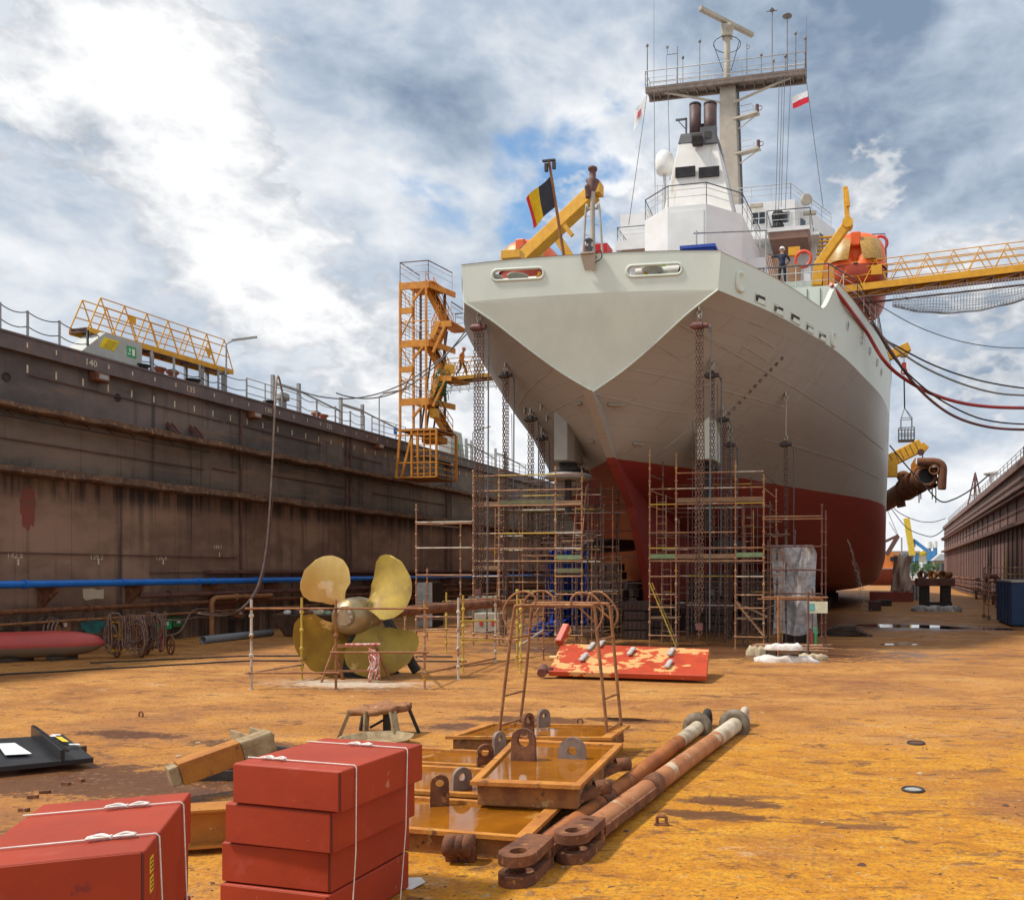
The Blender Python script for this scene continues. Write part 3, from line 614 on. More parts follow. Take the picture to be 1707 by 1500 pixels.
def yskew(x, Y, z=13): return Y + max(0, 1 - (Y - 29.3) / 8) * ((x - XC) / 4.85 * .28) + max(0, 1 - (Y - 29.3) / 3.2) * max(0, 13 - z) * .26
HY = [29.3 + i * .7 for i in range(50)] + [64.5 + i * 2.2 for i in range(28)]
HY = [y for y in HY if y <= 124]
hb = MB()
for sd_ in (1, -1):
    vs = []; m = 25
    for Y in HY:
        for (x, z) in section(Y):
            X = XC + sd_ * x * sx(Y, sd_); vs.append((X, yskew(X, Y, z), z))
    fs = [(i * m + j, i * m + j + 1, (i + 1) * m + j + 1, (i + 1) * m + j) for i in range(len(HY) - 1) for j in range(m - 1)]
    hb.add(vs, [f[::-1] for f in fs] if sd_ < 0 else fs, True)
def ztop(Y):
    if Y < 36.9: return 14.38
    if Y < 38.9: t = (Y - 36.9) / 2.0; return 14.38 + 1.65 * (t * t * (3 - 2 * t))
    return 16.03
TY = [29.3 + i * .35 for i in range(60)] + [50.3 + i * 1.2 for i in range(62)]
def side(Y, sd_, z):
    X = XC + sd_ * (half(Y) * sx(Y, sd_) + .12 * (z - 13) / 3); return V(X, yskew(X, Y), z)
for sd_ in (1, -1):                                       # topsides above the knuckle, outer and inner skin
    for off, fl in ((0, sd_ < 0), (-.14, sd_ > 0)):
        vs = []
        for Y in TY:
            for z in (13.0, lerp(13, ztop(Y), .5), ztop(Y)): vs.append(side(Y, sd_, z) + V(sd_ * off, 0, 0))
        fs = [(i * 3 + j, i * 3 + j + 1, i * 3 + 4 + j, i * 3 + 3 + j) for i in range(len(TY) - 1) for j in range(2)]
        hb.add(vs, [f[::-1] for f in fs] if fl else fs, False)
    vs = []
    for Y in TY: p = side(Y, sd_, ztop(Y) + .002); vs += [p + V(.03 * sd_, 0, 0), p + V(-.18 * sd_, 0, 0)]
    hb.add(vs, [(2 * i, 2 * i + 1, 2 * i + 3, 2 * i + 2) for i in range(len(TY) - 1)])
hullo = hb.build('hull', m_hull, ship)
bvh = BVHTree.FromPolygons(hb.v, hb.f)
def on_hull(px, py, out=0.0):
    r = ray(px, py); loc, nr, i, d = bvh.ray_cast(V(0, 0, H), r.normalized())
    if loc is None: return None, None
    if nr.dot(r) > 0: nr = -nr
    return loc + nr * out, nr
# skeg on the centre line
mb = MB(); prof = [(29.45, 9.60), (32.5, 7.35), (35.3, 5.75), (37.7, 2.7), (38.3, 1.4), (62, 1.4), (62, 3.0), (50, 5.0), (40, 7), (33, 8.8)]
mb.prism([(XC, y, z) for y, z in prof], .34); mb.build('skeg', m_hull, ship)
mb = MB()
for i in range(12):
    y = 38.2 + i * 1.5; w_ = min(2.2, .25 + i * .22)
    mb.prism([(XC - w_, y + 1.5, 1.4), (XC + w_, y + 1.5, 1.4), (XC + w_ * .55 + .2, y + 1.5, 6 - i * .2), (XC - w_ * .55 - .2, y + 1.5, 6 - i * .2)], 1.5)
mb.build('keel_box', m_hull, ship)
# transom
def tr(u, z): X = XC + u; return V(X, yskew(X, 29.3, z) - max(0, z - 13) * .03, z)
def filled(outer, holes, fn, th=0.0):
    bm = bmesh.new(); ed = []
    for lp in [outer] + holes:
        vs = [bm.verts.new(fn(*p)) for p in lp]
        for i in range(len(vs)): ed.append(bm.edges.new((vs[i], vs[(i + 1) % len(vs)])))
    bmesh.ops.triangle_fill(bm, use_beauty=True, edges=ed); bm.verts.index_update()
    v_ = [v.co.copy() for v in bm.verts]; f_ = [[v.index for v in f.verts] for f in bm.faces]; bm.free(); return v_, f_
def pxu(px, py):                                         # photo point on the transom plane -> (u, z)
    a = AY(px, py, 29.3)
    for _ in range(3): a = AY(px, py, yskew(a.x, 29.3))
    return a.x - XC, a.z
def slot(x0, x1, yc0, yc1, hh):
    u0, z0 = pxu(x0, yc0); u1, z1 = pxu(x1, yc1); r = hh; z = (z0 + z1) / 2; pts = []
    for i in range(18):
        t = math.pi / 2 + math.pi * i / 17; pts.append((u0 + r + r * math.cos(t), z + r * math.sin(t)))
    for i in range(18):
        t = -math.pi / 2 + math.pi * i / 17; pts.append((u1 - r + r * math.cos(t), z + r * math.sin(t)))
    return pts
L5 = -4.85 * .965
slots = [slot(821, 907, 459, 457, .20), slot(1045, 1137, 452, 450, .20)]
top_pts = [(lerp(4.97, L5 - .1, i / 10), 14.38 + .14 * (1 - (2 * i / 10 - 1) ** 2)) for i in range(11)]
outer = [(lerp(L5, 4.85, i / 10), 13.0 + .10 * (1 - (2 * i / 10 - 1) ** 2)) for i in range(11)] + top_pts
mb = MB()
v_, f_ = filled(outer, slots, tr); mb.add(v_, f_)
v_, f_ = filled(outer, slots, lambda u, z: tr(u, z) + V(0, .14, 0)); mb.add(v_, f_)
tv = [tr(u, z) for u, z in top_pts]; mb.add([p + V(0, -.02, .012) for p in tv] + [p + V(0, .18, .012) for p in tv], [(i, i + 1, i + 12, i + 11) for i in range(10)])
sec = section(29.3); n = len(sec)                         # lower V
low = [(x * (1 if k > 0 else .965) * k, z) for k in (1,) for x, z in sec]
vs = []; fs = []
rows = 8
for i, (x, z) in enumerate(sec):
    zt = lambda u: 13.0 + .10 * (1 - (u / 4.85) ** 2)
    for s_ in (1, -1):
        u = x * (1 if s_ > 0 else .965) * s_
        for j in range(rows + 1):
            zz = lerp(z, zt(u), j / rows); dep = .06 * math.sin(math.pi * min(1, max(0, (zz - 9.7) / 3.3))) * (1 - abs(u) / 4.85)
            p = tr(u, min(zz, 13)); vs.append(V(p.x, p.y + dep, zz))
k = rows + 1
for i in range(n - 1):
    for s_ in (0, 1):
        for j in range(rows):
            a, b_ = (i * 2 + s_) * k + j, ((i + 1) * 2 + s_) * k + j
            fs.append((a, b_, b_ + 1, a + 1) if s_ == 0 else (b_, a, a + 1, b_ + 1))
mb.add(vs, fs, True)
mb.build('transom', m_pale, ship)
for s_ in slots: MB().tube([tr(u, z) + V(0, -.01, 0) for u, z in s_], .05, 6, True).build('fairlead_rim', m_pale, ship)
# weld beads and edges
m_bead = M('weld_bead', (.45, .42, .37), None, .5)
def bead(pts, r=.018, mat=None):
    P_ = []
    for a, b_ in zip(pts, pts[1:]):
        for i in range(14):
            p, nr = on_hull(lerp(a[0], b_[0], i / 14), lerp(a[1], b_[1], i / 14), .006)
            if p is not None and (not P_ or (p - P_[-1]).length < 2.5): P_.append(p)
    if len(P_) > 1: return MB().tube(P_, r, 4).build('weld_seam', mat or m_bead, ship)
for q in ([(1014, 607), (1100, 625), (1180, 643), (1220, 655)], [(985, 655), (1100, 683), (1150, 690)], [(1130, 540), (1190, 570), (1330, 650), (1430, 715), (1475, 752)], [(1090, 570), (1140, 603)], [(1130, 540), (1210, 575)],
          [(1205, 650), (1318, 682)], [(1318, 682), (1385, 590)], [(1200, 698), (1226, 668)], [(1275, 733), (1330, 745), (1410, 770), (1470, 800)], [(1233, 585), (1250, 556), (1293, 580), (1277, 600), (1233, 573)], [(920, 616), (880, 650), (862, 680)], [(975, 655), (930, 680), (912, 690)], [(1150, 640), (1215, 580)], [(1105, 750), (1150, 715)], [(1250, 537), (1275, 545)], [(1277, 810), (1300, 770)]):
    bead(q)
P_ = [V(XC, 0, 0) + V(0, yskew(XC, 29.3) + .02, 9.7)]
for nm, sd_ in (('edge_bead', 1), ('edge_bead', -1)):
    MB().tube([V(XC + sd_ * x * sx(29.3, sd_), yskew(XC + sd_ * x, 29.3, z) - .01, z) for x, z in sec], .035, 6).build(nm, m_pale, ship)
# draft marks, portholes, freeing ports, chocks
def hull_frame(px, py, out):
    p, nr = on_hull(px, py, out); up = V(0, 0, 1); y = (up - nr * up.dot(nr)).normalized(); x = y.cross(nr); return p, nr, x, y
m_txt = M('draft_mark_black', (.03, .028, .026), None, .7)
for i in range(11):
    t = i / 10; p, nr, x, y = hull_frame(lerp(1303, 1214, t), lerp(598, 690, t), .006)
    text(str(90 - 2 * i), .24, m_txt, 'draft_mark', ship, mtx(p, x, y), .002)
for px, py in ((1413, 543), (1436, 567), (1450, 585), (1462, 604), (1469, 620)):
    p, nr, x, y = hull_frame(px, py, 0); o = MB().cyl(p - nr * .02, p + nr * .02, .2, 18).build('porthole', m_glass, ship); MB().ring(p + nr * .02, nr, .2, .025, 18).build('rim', m_pale, o)
m_void = M('port_shadow_steel', (.05, .045, .042), None, .8)
for (ax, ay, bx, by) in ((1257, 498, 1276, 513), (1288, 515, 1306, 530), (1316, 529, 1333, 546), (1342, 545, 1356, 560), (1363, 559, 1376, 574)):
    pa, nr, x, y = hull_frame(ax + 1, ay + 5, .004); pb, *_ = hull_frame(bx, by, .004); d = (pb - pa); d = d - nr * d.dot(nr); L_ = V(d.x, d.y, 0)
    q = [pa + V(0, 0, .02), pa + L_ * .95 + V(0, 0, .02), pa + L_ * .95 + V(0, 0, .34), pa + V(0, 0, .34)]
    o = MB().prism(q, .012).build('freeing_port', m_void, ship)
    MB().prism([q[0] + L_ * .22 + nr * .012 + V(0, 0, -.02), q[1] + nr * .012 + V(0, 0, -.02), q[1] + nr * .012 + V(0, 0, .18), q[0] + L_ * .35 + nr * .012 + V(0, 0, .18)], .008).build('flap', m_pale, o)
    MB().tube([v + nr * .01 for v in q], .028, 5, True).build('rim', m_pale, o)
for px, py, rx, rz in ((1233, 470, .26, .40), (1388, 566, .26, .36)):
    p, nr, x, y = hull_frame(px, py, 0); x = x.normalized(); k = 24
    ring_ = lambda f, o_: [p + nr * o_ + x * rx * f * (abs(math.cos(2 * math.pi * i / k)) ** .75 * math.copysign(1, math.cos(2 * math.pi * i / k))) + V(0, 0, 1) * rz * f * (abs(math.sin(2 * math.pi * i / k)) ** .75 * math.copysign(1, math.sin(2 * math.pi * i / k))) for i in range(k)]
    vs = []; prof_ = [(1.0, .005), (.97, .10), (.80, .12), (.66, .06), (.52, .03), (.30, .02), (.02, .015)]
    for f, o_ in prof_: vs += ring_(f, o_)
    MB().add(vs, [(i * k + j, i * k + (j + 1) % k, (i + 1) * k + (j + 1) % k, (i + 1) * k + j) for i in range(len(prof_) - 1) for j in range(k)], True).build('panama_chock', m_pale, ship)
# small anodes under the counter, pad eyes
m_anode = M('anode_zinc', (.30, .27, .22), (.2, .17, .14), .7, scale=9, bump=.5)
for px, py, ln in ((1024, 674, .55), (967, 672, .3), (1063, 739, .5), (988, 735, .3), (1163, 672, .2)):
    p, nr, x, y = hull_frame(px, py, .05); x = V(0, 0, 1).cross(nr).normalized(); MB().bar(p - x * ln / 2, p + x * ln / 2, .13, .10).build('anode', m_anode, ship, bevel=.03)
    mbx = ln
for px, py in ((878, 682), (905, 676), (915, 695), (899, 705)):
    p, nr, x, y = hull_frame(px, py, 0); MB().box(p + nr * .1, (.05, .2, .28)).build('pad_eye', m_hull, ship)
# rudder headboxes
for sd_, px in ((1, 1172), (-1, 933)):
    hp_, _ = on_hull(px, 702 if sd_ > 0 else 692); X = hp_.x + .02; Y = hp_.y + .75
    z0 = AY(px, 766 if sd_ > 0 else 768, Y - .6).z; ztp = hp_.z + .9
    mb = MB(); prof_ = [(X - .28, Y - .7), (X + .28, Y - .7), (X + .42, Y - .2), (X + .42, Y + .9), (X + .1, Y + 1.5), (X - .1, Y + 1.5), (X - .42, Y + .9), (X - .42, Y - .2)]
    mb.prism([(x, y, (z0 + ztp) / 2) for x, y in prof_], ztp - z0); mb.build('rudder_headbox', m_pale if sd_ > 0 else M('headbox_shaded', (.30, .29, .26), (.24, .23, .21), .5, scale=1), ship, bevel=.04)  # left box has darker paint standing in for the shade on it
    MB().lathe([(.5, -.15), (.5, .02), (.38, .05), (.38, .2)], (X, Y + .2, z0 - .2), n=20).build('stock_flange', m_dark, ship)
    if sd_ < 0: MB().lathe([(.85, -.25), (1.0, -.2), (1.0, -.05), (.85, 0)], (X, Y + .2, z0 - .45), n=28).build('stock_ring', m_grey, ship); MB().cyl((X, Y + .2, z0 - 2.2), (X, Y + .2, z0 - .4), .14).build('rudder_stock', m_dark, ship)
    else: MB().cyl((X, Y + .2, z0 - 3), (X, Y + .2, z0 - .2), .22).build('rudder_stock', m_dark, ship)
    # shaft bossing with propeller cone
    MB().lathe([(.05, -.6), (.26, -.4), (.30, 0), (.34, .1), (.34, 2.5), (.3, 7)], (X, Y + 3.0, 4.1), (0, 1, .03), 20).build('shaft_bossing', m_dark, ship)
# decks
mb = MB()
def deck(Y0, Y1, z, nn=14):
    vs = []
    for i in range(nn + 1):
        Y = lerp(Y0, Y1, i / nn); vs += [side(Y, -1, 13) + V(.12, 0, z - 13), side(Y, 1, 13) + V(-.12, 0, z - 13)]
    mb.add(vs, [(2 * i, 2 * i + 1, 2 * i + 3, 2 * i + 2) for i in range(nn)])
deck(29.45, 38.9, 12.95); deck(38.9, 123, 15.75, 40); mb.build('deck', M('deck_paint', (.20, .21, .19), None, .7), ship)
a, b_ = side(38.9, -1, 13), side(38.9, 1, 13); MB().b2((a.x + .1, 38.9, 12.95), (b_.x - .1, 39.05, 16.0)).build('bulkhead', m_pale, ship)
for x in (.4, 1.0): MB().box((b_.x - x - .3, 38.88, 14.9), (.03, .03, 2.0)).build('stiffener', m_drail, ship)
for x in (-14.5, -12.9, -5.6, -4.2, -2.8): MB().box((x - .8, 38.85, 14.2), (.03, .06, 2.3)).build('stiffener', m_pale, ship)
# ---- funnel house (octagonal)
def poly(pts2, z0, z1, mat, name, par=None, bev=0): return MB().prism([(x, y, (z0 + z1) / 2) for x, y in pts2], z1 - z0).build(name, mat, par or ship, bevel=bev)
p1, p2 = AY(1113, 345, 46.8), AY(1177, 343, 46.8); p0, p3 = AY(1075, 365, 48.3), AY(1237, 360, 48.6)
ZA = 23.75
octo = [(p1.x, 46.8), (p2.x, 46.8), (p3.x, 48.6), (p3.x + .4, 56.5), (p0.x - .4, 56.5), (p0.x, 48.3)]
poly(octo, 12.9, ZA, m_sup, 'funnel_house')
MB().prism([(p1.x + .12, 46.775, 21.2), (p2.x - .12, 46.775, 21.2), (p2.x - .12, 46.775, ZA - .3), (p1.x + .12, 46.775, ZA - .3)], .03).build('access_panel', m_sup, ship, bevel=.01)
def railing(pts, z, h_, name='railing', mats=None, bars=(.45, .78), posts=1.3, par=None):
    P_ = [V(x, y, z) for x, y in pts]; mb = MB(); m2 = MB()
    m2.tube([p + V(0, 0, h_) for p in P_], .035, 6)
    for b_ in bars: mb.tube([p + V(0, 0, h_ * b_) for p in P_], .02, 5)
    for a, c_ in zip(P_, P_[1:]):
        k = max(1, int((c_ - a).length / posts))
        for i in range(k + 1): q = a.lerp(c_, i / k); mb.tube([q, q + V(0, 0, h_)], .024, 5)
    o = mb.build(name, m_rail, par or ship); m2.build('top_rail', mats or m_drail, o); return o
railing([(p3.x + .4, 54), (p3.x, 48.7), (p2.x, 46.9), (p1.x, 46.9), (p0.x, 48.4), (p0.x - .3, 54)], ZA, 1.25)
# ---- funnel
q0, q1 = AY(1103, 348, 48.6), AY(1222, 352, 48.6); t0, t1 = AY(1131, 240, 49.2), AY(1194, 236, 49.2)
zb, zt = ZA, t0.z
def quad_box(x0, x1, y0, y1, z0, X0, X1, Y0, Y1, z1):
    return [(x0, y0, z0), (x1, y0, z0), (x1, y1, z0), (x0, y1, z0), (X0, Y0, z1), (X1, Y0, z1), (X1, Y1, z1), (X0, Y1, z1)], [(3, 2, 1, 0), (4, 5, 6, 7), (0, 1, 5, 4), (1, 2, 6, 5), (2, 3, 7, 6), (3, 0, 4, 7)]
m_funnel = M('funnel_paint', (.74, .73, .70), (.66, .64, .60), .5, scale=1, patches=[((.46, .32, .18), .56, .18, 1.2, (1.6, 1.6, .12))])
mb = MB(); mb.add(*quad_box(q0.x, q1.x, 48.6, 53.5, zb, t0.x, t1.x, 49.2, 52.5, zt)); fun = mb.build('funnel', m_funnel, ship, bevel=.04)
m_soot = M('soot_grey', (.10, .10, .115), (.06, .06, .065), .6, scale=2)
mb = MB(); mb.add(*quad_box(t0.x - .015, t1.x + .015, 49.17, 52.5, zt - .001, t0.x + .12, t1.x - .05, 49.3, 52.4, zt + .62)); mb.b2((t1.x - .95, 49.0, zt - .25), (t1.x + .05, 49.25, zt + .75)); mb.build('funnel_top', m_soot, fun)
MB().b2((t1.x - .68, 48.97, zt + .05), (t1.x - .28, 48.995, zt + .45)).build('opening', m_void, fun)
for xa, xb in ((1126, 1159), (1165, 1199)):
    a, b_ = AY(xa, 297, 48.85), AY(xb, 277, 48.85); mb = MB(); mb.b2((a.x, 48.80, a.z), (b_.x, 48.9, b_.z)); lv = mb.build('louvre', m_void, fun)
    mb = MB()
    for i in range(9): z = lerp(a.z, b_.z, (i + .5) / 9); mb.box(((a.x + b_.x) / 2, 48.76, z), (b_.x - a.x, .07, .025), rot=Matrix.Rotation(.6, 3, 'X'))
    mb.build('slats', m_soot, lv)
a = AY(1162, 232, 48.8); mb = MB(); mb.b2((a.x - .3, 48.7, a.z - .3), (a.x + .3, 49.1, a.z + .2))
for k_ in range(5): mb.tube([(a.x - .35, 48.65, a.z - .3 + .13 * k_), (a.x + .35, 48.65, a.z - .3 + .13 * k_)], .018, 5)
mb.build('flood_light', m_dark, fun)
m_exh = M('exhaust_brown', (.10, .045, .04), (.05, .028, .028), .6, scale=2)
for px, yt, yb, r in ((1159, 178, 236, .36), (1184, 177, 238, .40)):
    a, b_ = AY(px, yb, 50.3), AY(px, yt, 50.3); mb = MB(); mb.pipe(a, b_ , r, r - .03, 20); mb.cyl(b_ - V(0, 0, .5), b_ - V(0, 0, .45), r - .035, 20); e = mb.build('exhaust_pipe', m_exh, fun)
    MB().pipe(b_ - V(0, 0, .02), b_ + V(0, 0, .12), r + .01, r - .02, 20).build('soot_lip', m_black, e)
a = AY(1172, 215, 51); MB().cyl(a - V(0, 0, 1.3), a + V(0, 0, .2), .25, 14).build('exhaust_pipe', m_exh, fun)
a = AY(1144, 225, 49.5); MB().bar(a, a + V(0, 0, 1.0), .1).bar(a + V(.04, 0, .95), a + V(-.65, 0, .95), .1).bar(a + V(0, 0, .3), a + V(-.5, 0, .9), .05).build('davit_bracket', m_soot, fun)
mb = MB()
for k_ in range(14):
    t = k_ / 13; x = lerp(q1.x + .06, t1.x + .15, t); z = lerp(zb + .2, zt, t); y = lerp(49.6, 50, t); mb.tube([(x, y, z), (x, y + .45, z)], .02, 5)
for dy in (0, .45): mb.tube([(q1.x + .06, 49.6 + dy, zb + .2), (t1.x + .15, 50 + dy, zt)], .025, 5)
mb.build('ladder', m_rail, fun)
# ---- satellite dome
a = AY(1108, 272, 50.5); dm = MB().lathe([(.30, -.72), (.50, -.62), (.58, -.3), (.58, .15), (.50, .46), (.30, .66), (0.02, .74)], a, n=24).build('satellite_dome', m_white, ship); MB().cyl(V(a.x, a.y, ZA - .2), a - V(0, 0, .7), .10).build('pedestal', m_rail, dm)
mb = MB()
for px in (1092, 1096, 1104, 1120): a = AY(px, 350, 50); b_ = AY(px, 296 + (px % 7) * 3, 50); mb.tube([V(a.x, 50, ZA), b_], .025, 5)
for y in (310, 322, 334): a, b_ = AY(1090, y, 50), AY(1106, y, 50); mb.tube([a, b_], .02, 5)
mb.build('aerial_rack', m_rail, ship)
# ---- mast
YM = 60.0
def MP(px, py, dy=0): return AY(px, py, YM + dy)
a0, a1, b0, b1 = MP(1196, 330), MP(1236, 330), MP(1199, 140), MP(1225, 140)
mb = MB(); mb.add(*quad_box(a0.x, a1.x, YM, YM + 1.7, 25, b0.x, b1.x, YM + .2, YM + 1.3, b0.z)); mast = mb.build('mast', m_mast, ship, bevel=.05)
mb = MB()
for k_ in range(30): t = k_ / 29; x = lerp(a1.x, b1.x, t) + .12; z = lerp(26, b0.z - .3, t); mb.tube([(x, YM + .3, z), (x, YM + .8, z)], .022, 5)
for dy in (.3, .8, 1.0): mb.tube([(a1.x + .12, YM + dy, 26), (b1.x + .12, YM + dy, b0.z)], .04, 5)
mb.build('ladder', m_drail, mast)
ZP = b0.z
pl, pr = MP(1078, 136), MP(1343, 127)
mb = MB(); mb.b2((pl.x, YM - .4, ZP), (pr.x, YM + 1.0, ZP + .16)); mb.bar((pl.x, YM - .3, ZP - .12), (pr.x, YM - .3, ZP - .12), .18, .28); mb.bar((pl.x, YM + .8, ZP - .12), (pr.x, YM + .8, ZP - .12), .18, .28)
for i in range(17): x = lerp(pl.x + .2, pr.x - .2, i / 16); mb.bar((x, YM - .4, ZP - .1), (x, YM + 1, ZP - .1), .08, .16)
plat = mb.build('mast_platform', M('platform_brown', (.20, .15, .12), (.13, .10, .085), .7, scale=2), mast)
ra = [(pl.x, YM + 1), (pl.x, YM - .4), (pr.x, YM - .4), (pr.x, YM + 1), (pl.x, YM + 1)]
railing(ra, ZP + .16, 1.15, par=mast, mats=m_rail, bars=(.2, .55), posts=2.2)
for px, py, qx in ((1108, 145, 1199), (1318, 131, 1224)):
    a = MP(px, py); c_ = MP(qx, 171); MB().tube([V(a.x, YM, ZP - .15), c_], .09, 8).build('brace', m_mast, mast)
mb = MB(); a = MP(1212, 130, .6); b_ = MP(1212, 62, .6); mb.cyl((a.x, YM + .6, ZP), (a.x, YM + .6, b_.z), .24, 14); mb.build('topmast', m_mast, mast)
MB().box((a.x, YM + .55, b_.z + .35), (.75, .7, .9)).cyl((a.x + .3, YM + .1, b_.z + .3), (a.x + .3, YM + .5, b_.z + .5), .22).build('radar_motor', m_mast, mast, bevel=.06)
c_ = V(a.x, YM + .55, b_.z + 1.05); dv = V(2.0, 2.3, 0).normalized()
MB().bar(c_ - dv * 2.5, c_ + dv * 2.5, .34, .3).build('radar_scanner', m_mast, mast, bevel=.04)
MB().tube([(a.x + 1.0 * math.cos(t * .4), YM + .6 + 1.0 * math.sin(t * .4), b_.z - .55) for t in range(16)], .03, 5, True).tube([(a.x - .95, YM + .3, b_.z - .6), (a.x - .3, YM + .6, ZP + 1.2)], .03, 5).tube([(a.x + .95, YM + .3, b_.z - .6), (a.x + .3, YM + .6, ZP + 1.2)], .03, 5).build('guard_hoop', m_drail, mast)
m_ant = M('antenna_grey', (.22, .2, .19), None, .5)
def whip(px, yt, r=.03, extra=None, yb=128):
    a = MP(px, yb); b_ = MP(px, yt); a = V(a.x, YM - .35, ZP); b_ = V(a.x, YM - .35, b_.z); mb = MB(); mb.tube([a, b_], [r, r * .8], 5)
    if extra == 'disc': mb.lathe([(.05, -.12), (.34, -.02), (.34, .05), (.18, .12)], b_, n=16)
    if extra == 'cross': mb.lathe([(.05, -.05), (.2, .02), (.02, .25)], b_, n=10).tube([b_ - V(.38, 0, 0), b_ + V(.38, 0, 0)], .035, 5).tube([b_ - V(0, .38, 0), b_ + V(0, .38, 0)], .035, 5)
    if extra == 'arm': mb.tube([b_ - V(0, 0, .5), b_ - V(.75, 0, .5), b_ + V(-.75, 0, .05)], .025, 5).box(b_ + V(-.75, 0, .05), (.2, .06, .16))
    if extra == 'cup': mb.lathe([(.03, 0), (.1, .05), (.1, .2), (.02, .25)], b_, n=8)
    if extra == 'ring': mb.ring(b_ + V(.1, 0, -.3), (0, 1, 0), .12, .02, 12)
    mb.build('antenna', m_ant, mast)
for q in ((1081, 84, .05, 'cup'), (1092, -8, .018), (1131, 83, .04, 'arm'), (1168, 77, .035, 'cup'), (1246, 77, .035, 'ring'), (1288, 24, .045, 'cross'), (1313, 33, .05, 'disc'), (1327, 64, .05, 'cup'), (1343, 72, .06, 'cup'), (1345, 30, .02), (1270, 100, .03, 'cup'), (1310, 102, .03, 'cup'), (1140, 104, .03, 'cup'), (1113, 96, .02), (1290, 110, .03, 'cup')): whip(*q)
for py, xr, pyr in ((196, 1265, 193), (255, 1267, 249)):
    a = MP(1222, py); c_ = MP(xr, pyr); c_ = V(c_.x, YM - .2, a.z); a = V(a.x, YM + .4, a.z)
    y_ = MB().bar(a, c_, .5, .12).bar(a - V(0, 0, .9), c_ - V(.1, 0, .1), .06).build('yard', m_mast, mast)
    mb = MB(); mb.tube([a + V(.2, 0, .06), a + V(.2, 0, .95), a + V(1.3, -.2, .95), a + V(1.5, -.25, .6), a + V(1.5, -.25, .06)], .03, 5).tube([a + V(.2, 0, .5), a + V(1.5, -.25, .5)], .02, 5); mb.build('railing', m_rail, y_)
    MB().cyl(c_ + V(-.1, 0, .06), c_ + V(-.1, 0, .6), .13, 10).ring(c_ + V(.1, 0, .35), (0, 1, 0), .16, .025, 12).build('mast_light', m_mar, y_)
# halyards and stays
mb = MB()
for (xa, ya, xb, yb, yy) in ((1081, 140, 1048, 375, 48), (1092, 142, 1092, 330, 52), (1115, 145, 1117, 300, 52), (1300, 135, 1293, 350, 57), (1309, 134, 1302, 345, 57), (1319, 130, 1309, 350, 57), (1305, 135, 1298, 352, 57), (1343, 133, 1372, 345, 58)):
    MB().tube([V(MP(xa, ya).x, YM - .3, ZP - .1), AY(xb, yb, yy)], .022, 4).build('halyard', m_drail, mast)
# ---- accommodation block, wheelhouse
bl, br = AY(1033, 400, 56.5), AY(1352, 400, 56.5)
blk = MB().b2((bl.x + .6, 57, 15.5), (br.x + .3, 76, 24.95)).build('accommodation', m_sup, ship)
MB().b2((bl.x, 55.5, 24.95), (br.x + .6, 77, 25.15)).b2((bl.x, 55.5, 25.15), (AY(1085, 390, 55.5).x, 55.6, 25.6)).build('bridge_deck', m_sup, ship)
MB().b2((bl.x + .4, 55.55, 24.6), (AY(1085, 400, 55.5).x, 56.9, 24.94)).build('deck_beam', m_deckun, ship)
railing([(bl.x + 2.5, 55.6), (bl.x + .1, 55.6), (bl.x + .1, 60)], 25.6, .95)
w0, w1 = AY(1240, 340, 58.5), AY(1325, 333, 58.5); w2 = G(1392, 383, 28.7)
wh = [(w0.x - 9, 58.5), (w1.x, 58.5), (w2.x, w2.y), (w2.x + .1, w2.y + 7), (w0.x - 9, w2.y + 7)]
whs = poly(wh, 25.152, 28.7, m_sup, 'wheelhouse')
railing([(w0.x - 5, 58.7), (w1.x - .3, 58.7), (w2.x - .3, w2.y)], 28.7, 1.2, mats=m_rail, par=whs)
def pane(x0, x1, y0, y1, Y=58.47, cross=True):
    a, b_ = AY(x0, y1, Y), AY(x1, y0, Y); o = MB().b2((a.x, Y - .02, a.z), (b_.x, Y, b_.z)).build('window', m_glass, whs, bevel=0)
    mb = MB(); cs = [V(a.x, Y - .02, a.z), V(b_.x, Y - .02, a.z), V(b_.x, Y - .02, b_.z), V(a.x, Y - .02, b_.z)]
    mb.tube(cs, .05, 6, True)
    if cross: mb.tube([(cs[0] + cs[1]) / 2, (cs[2] + cs[3]) / 2], .035, 6).tube([(cs[0] + cs[3]) / 2, (cs[1] + cs[2]) / 2], .03, 6)
    mb.build('frame', m_white, o)
pane(1254, 1276, 353, 376); pane(1287, 1317, 352, 375, cross=False)
dvv = V(w2.x - w1.x, w2.y - w1.y, 0)
for t0_, t1_, z0_, z1_ in ((.10, .24, 26.2, 27.7), (.30, .44, 26.2, 27.6), (.50, .68, 25.9, 27.6), (.74, .86, 25.4, 27.6)):
    A = V(w1.x, 58.5, 0) + dvv * t0_ + V(.03, -.03, 0); B_ = V(w1.x, 58.5, 0) + dvv * t1_ + V(.03, -.03, 0)
    q = [A + V(0, 0, z0_), B_ + V(0, 0, z0_), B_ + V(0, 0, z1_), A + V(0, 0, z1_)]; o = MB().prism(q, .04).build('window', m_glass, whs); MB().tube(q, .045, 6, True).build('frame', m_white, o)
for px, py in ((1261, 344), (1350, 356)):
    a = AY(px, py, 58.3) if px < 1300 else G(px, py, 28.0); MB().b2(a + V(-.45, -.2, -.14), a + V(.45, .05, .14)).build('strip_light', m_mast, whs, bevel=.04)
a = G(1345, 336, 28.4); MB().lathe([(.02, -.3), (.32, -.3), (.4, .1), (.36, .12)], a + V(0, -.3, 0), (.5, -.8, 0), 18).build('search_light', m_mast, whs)
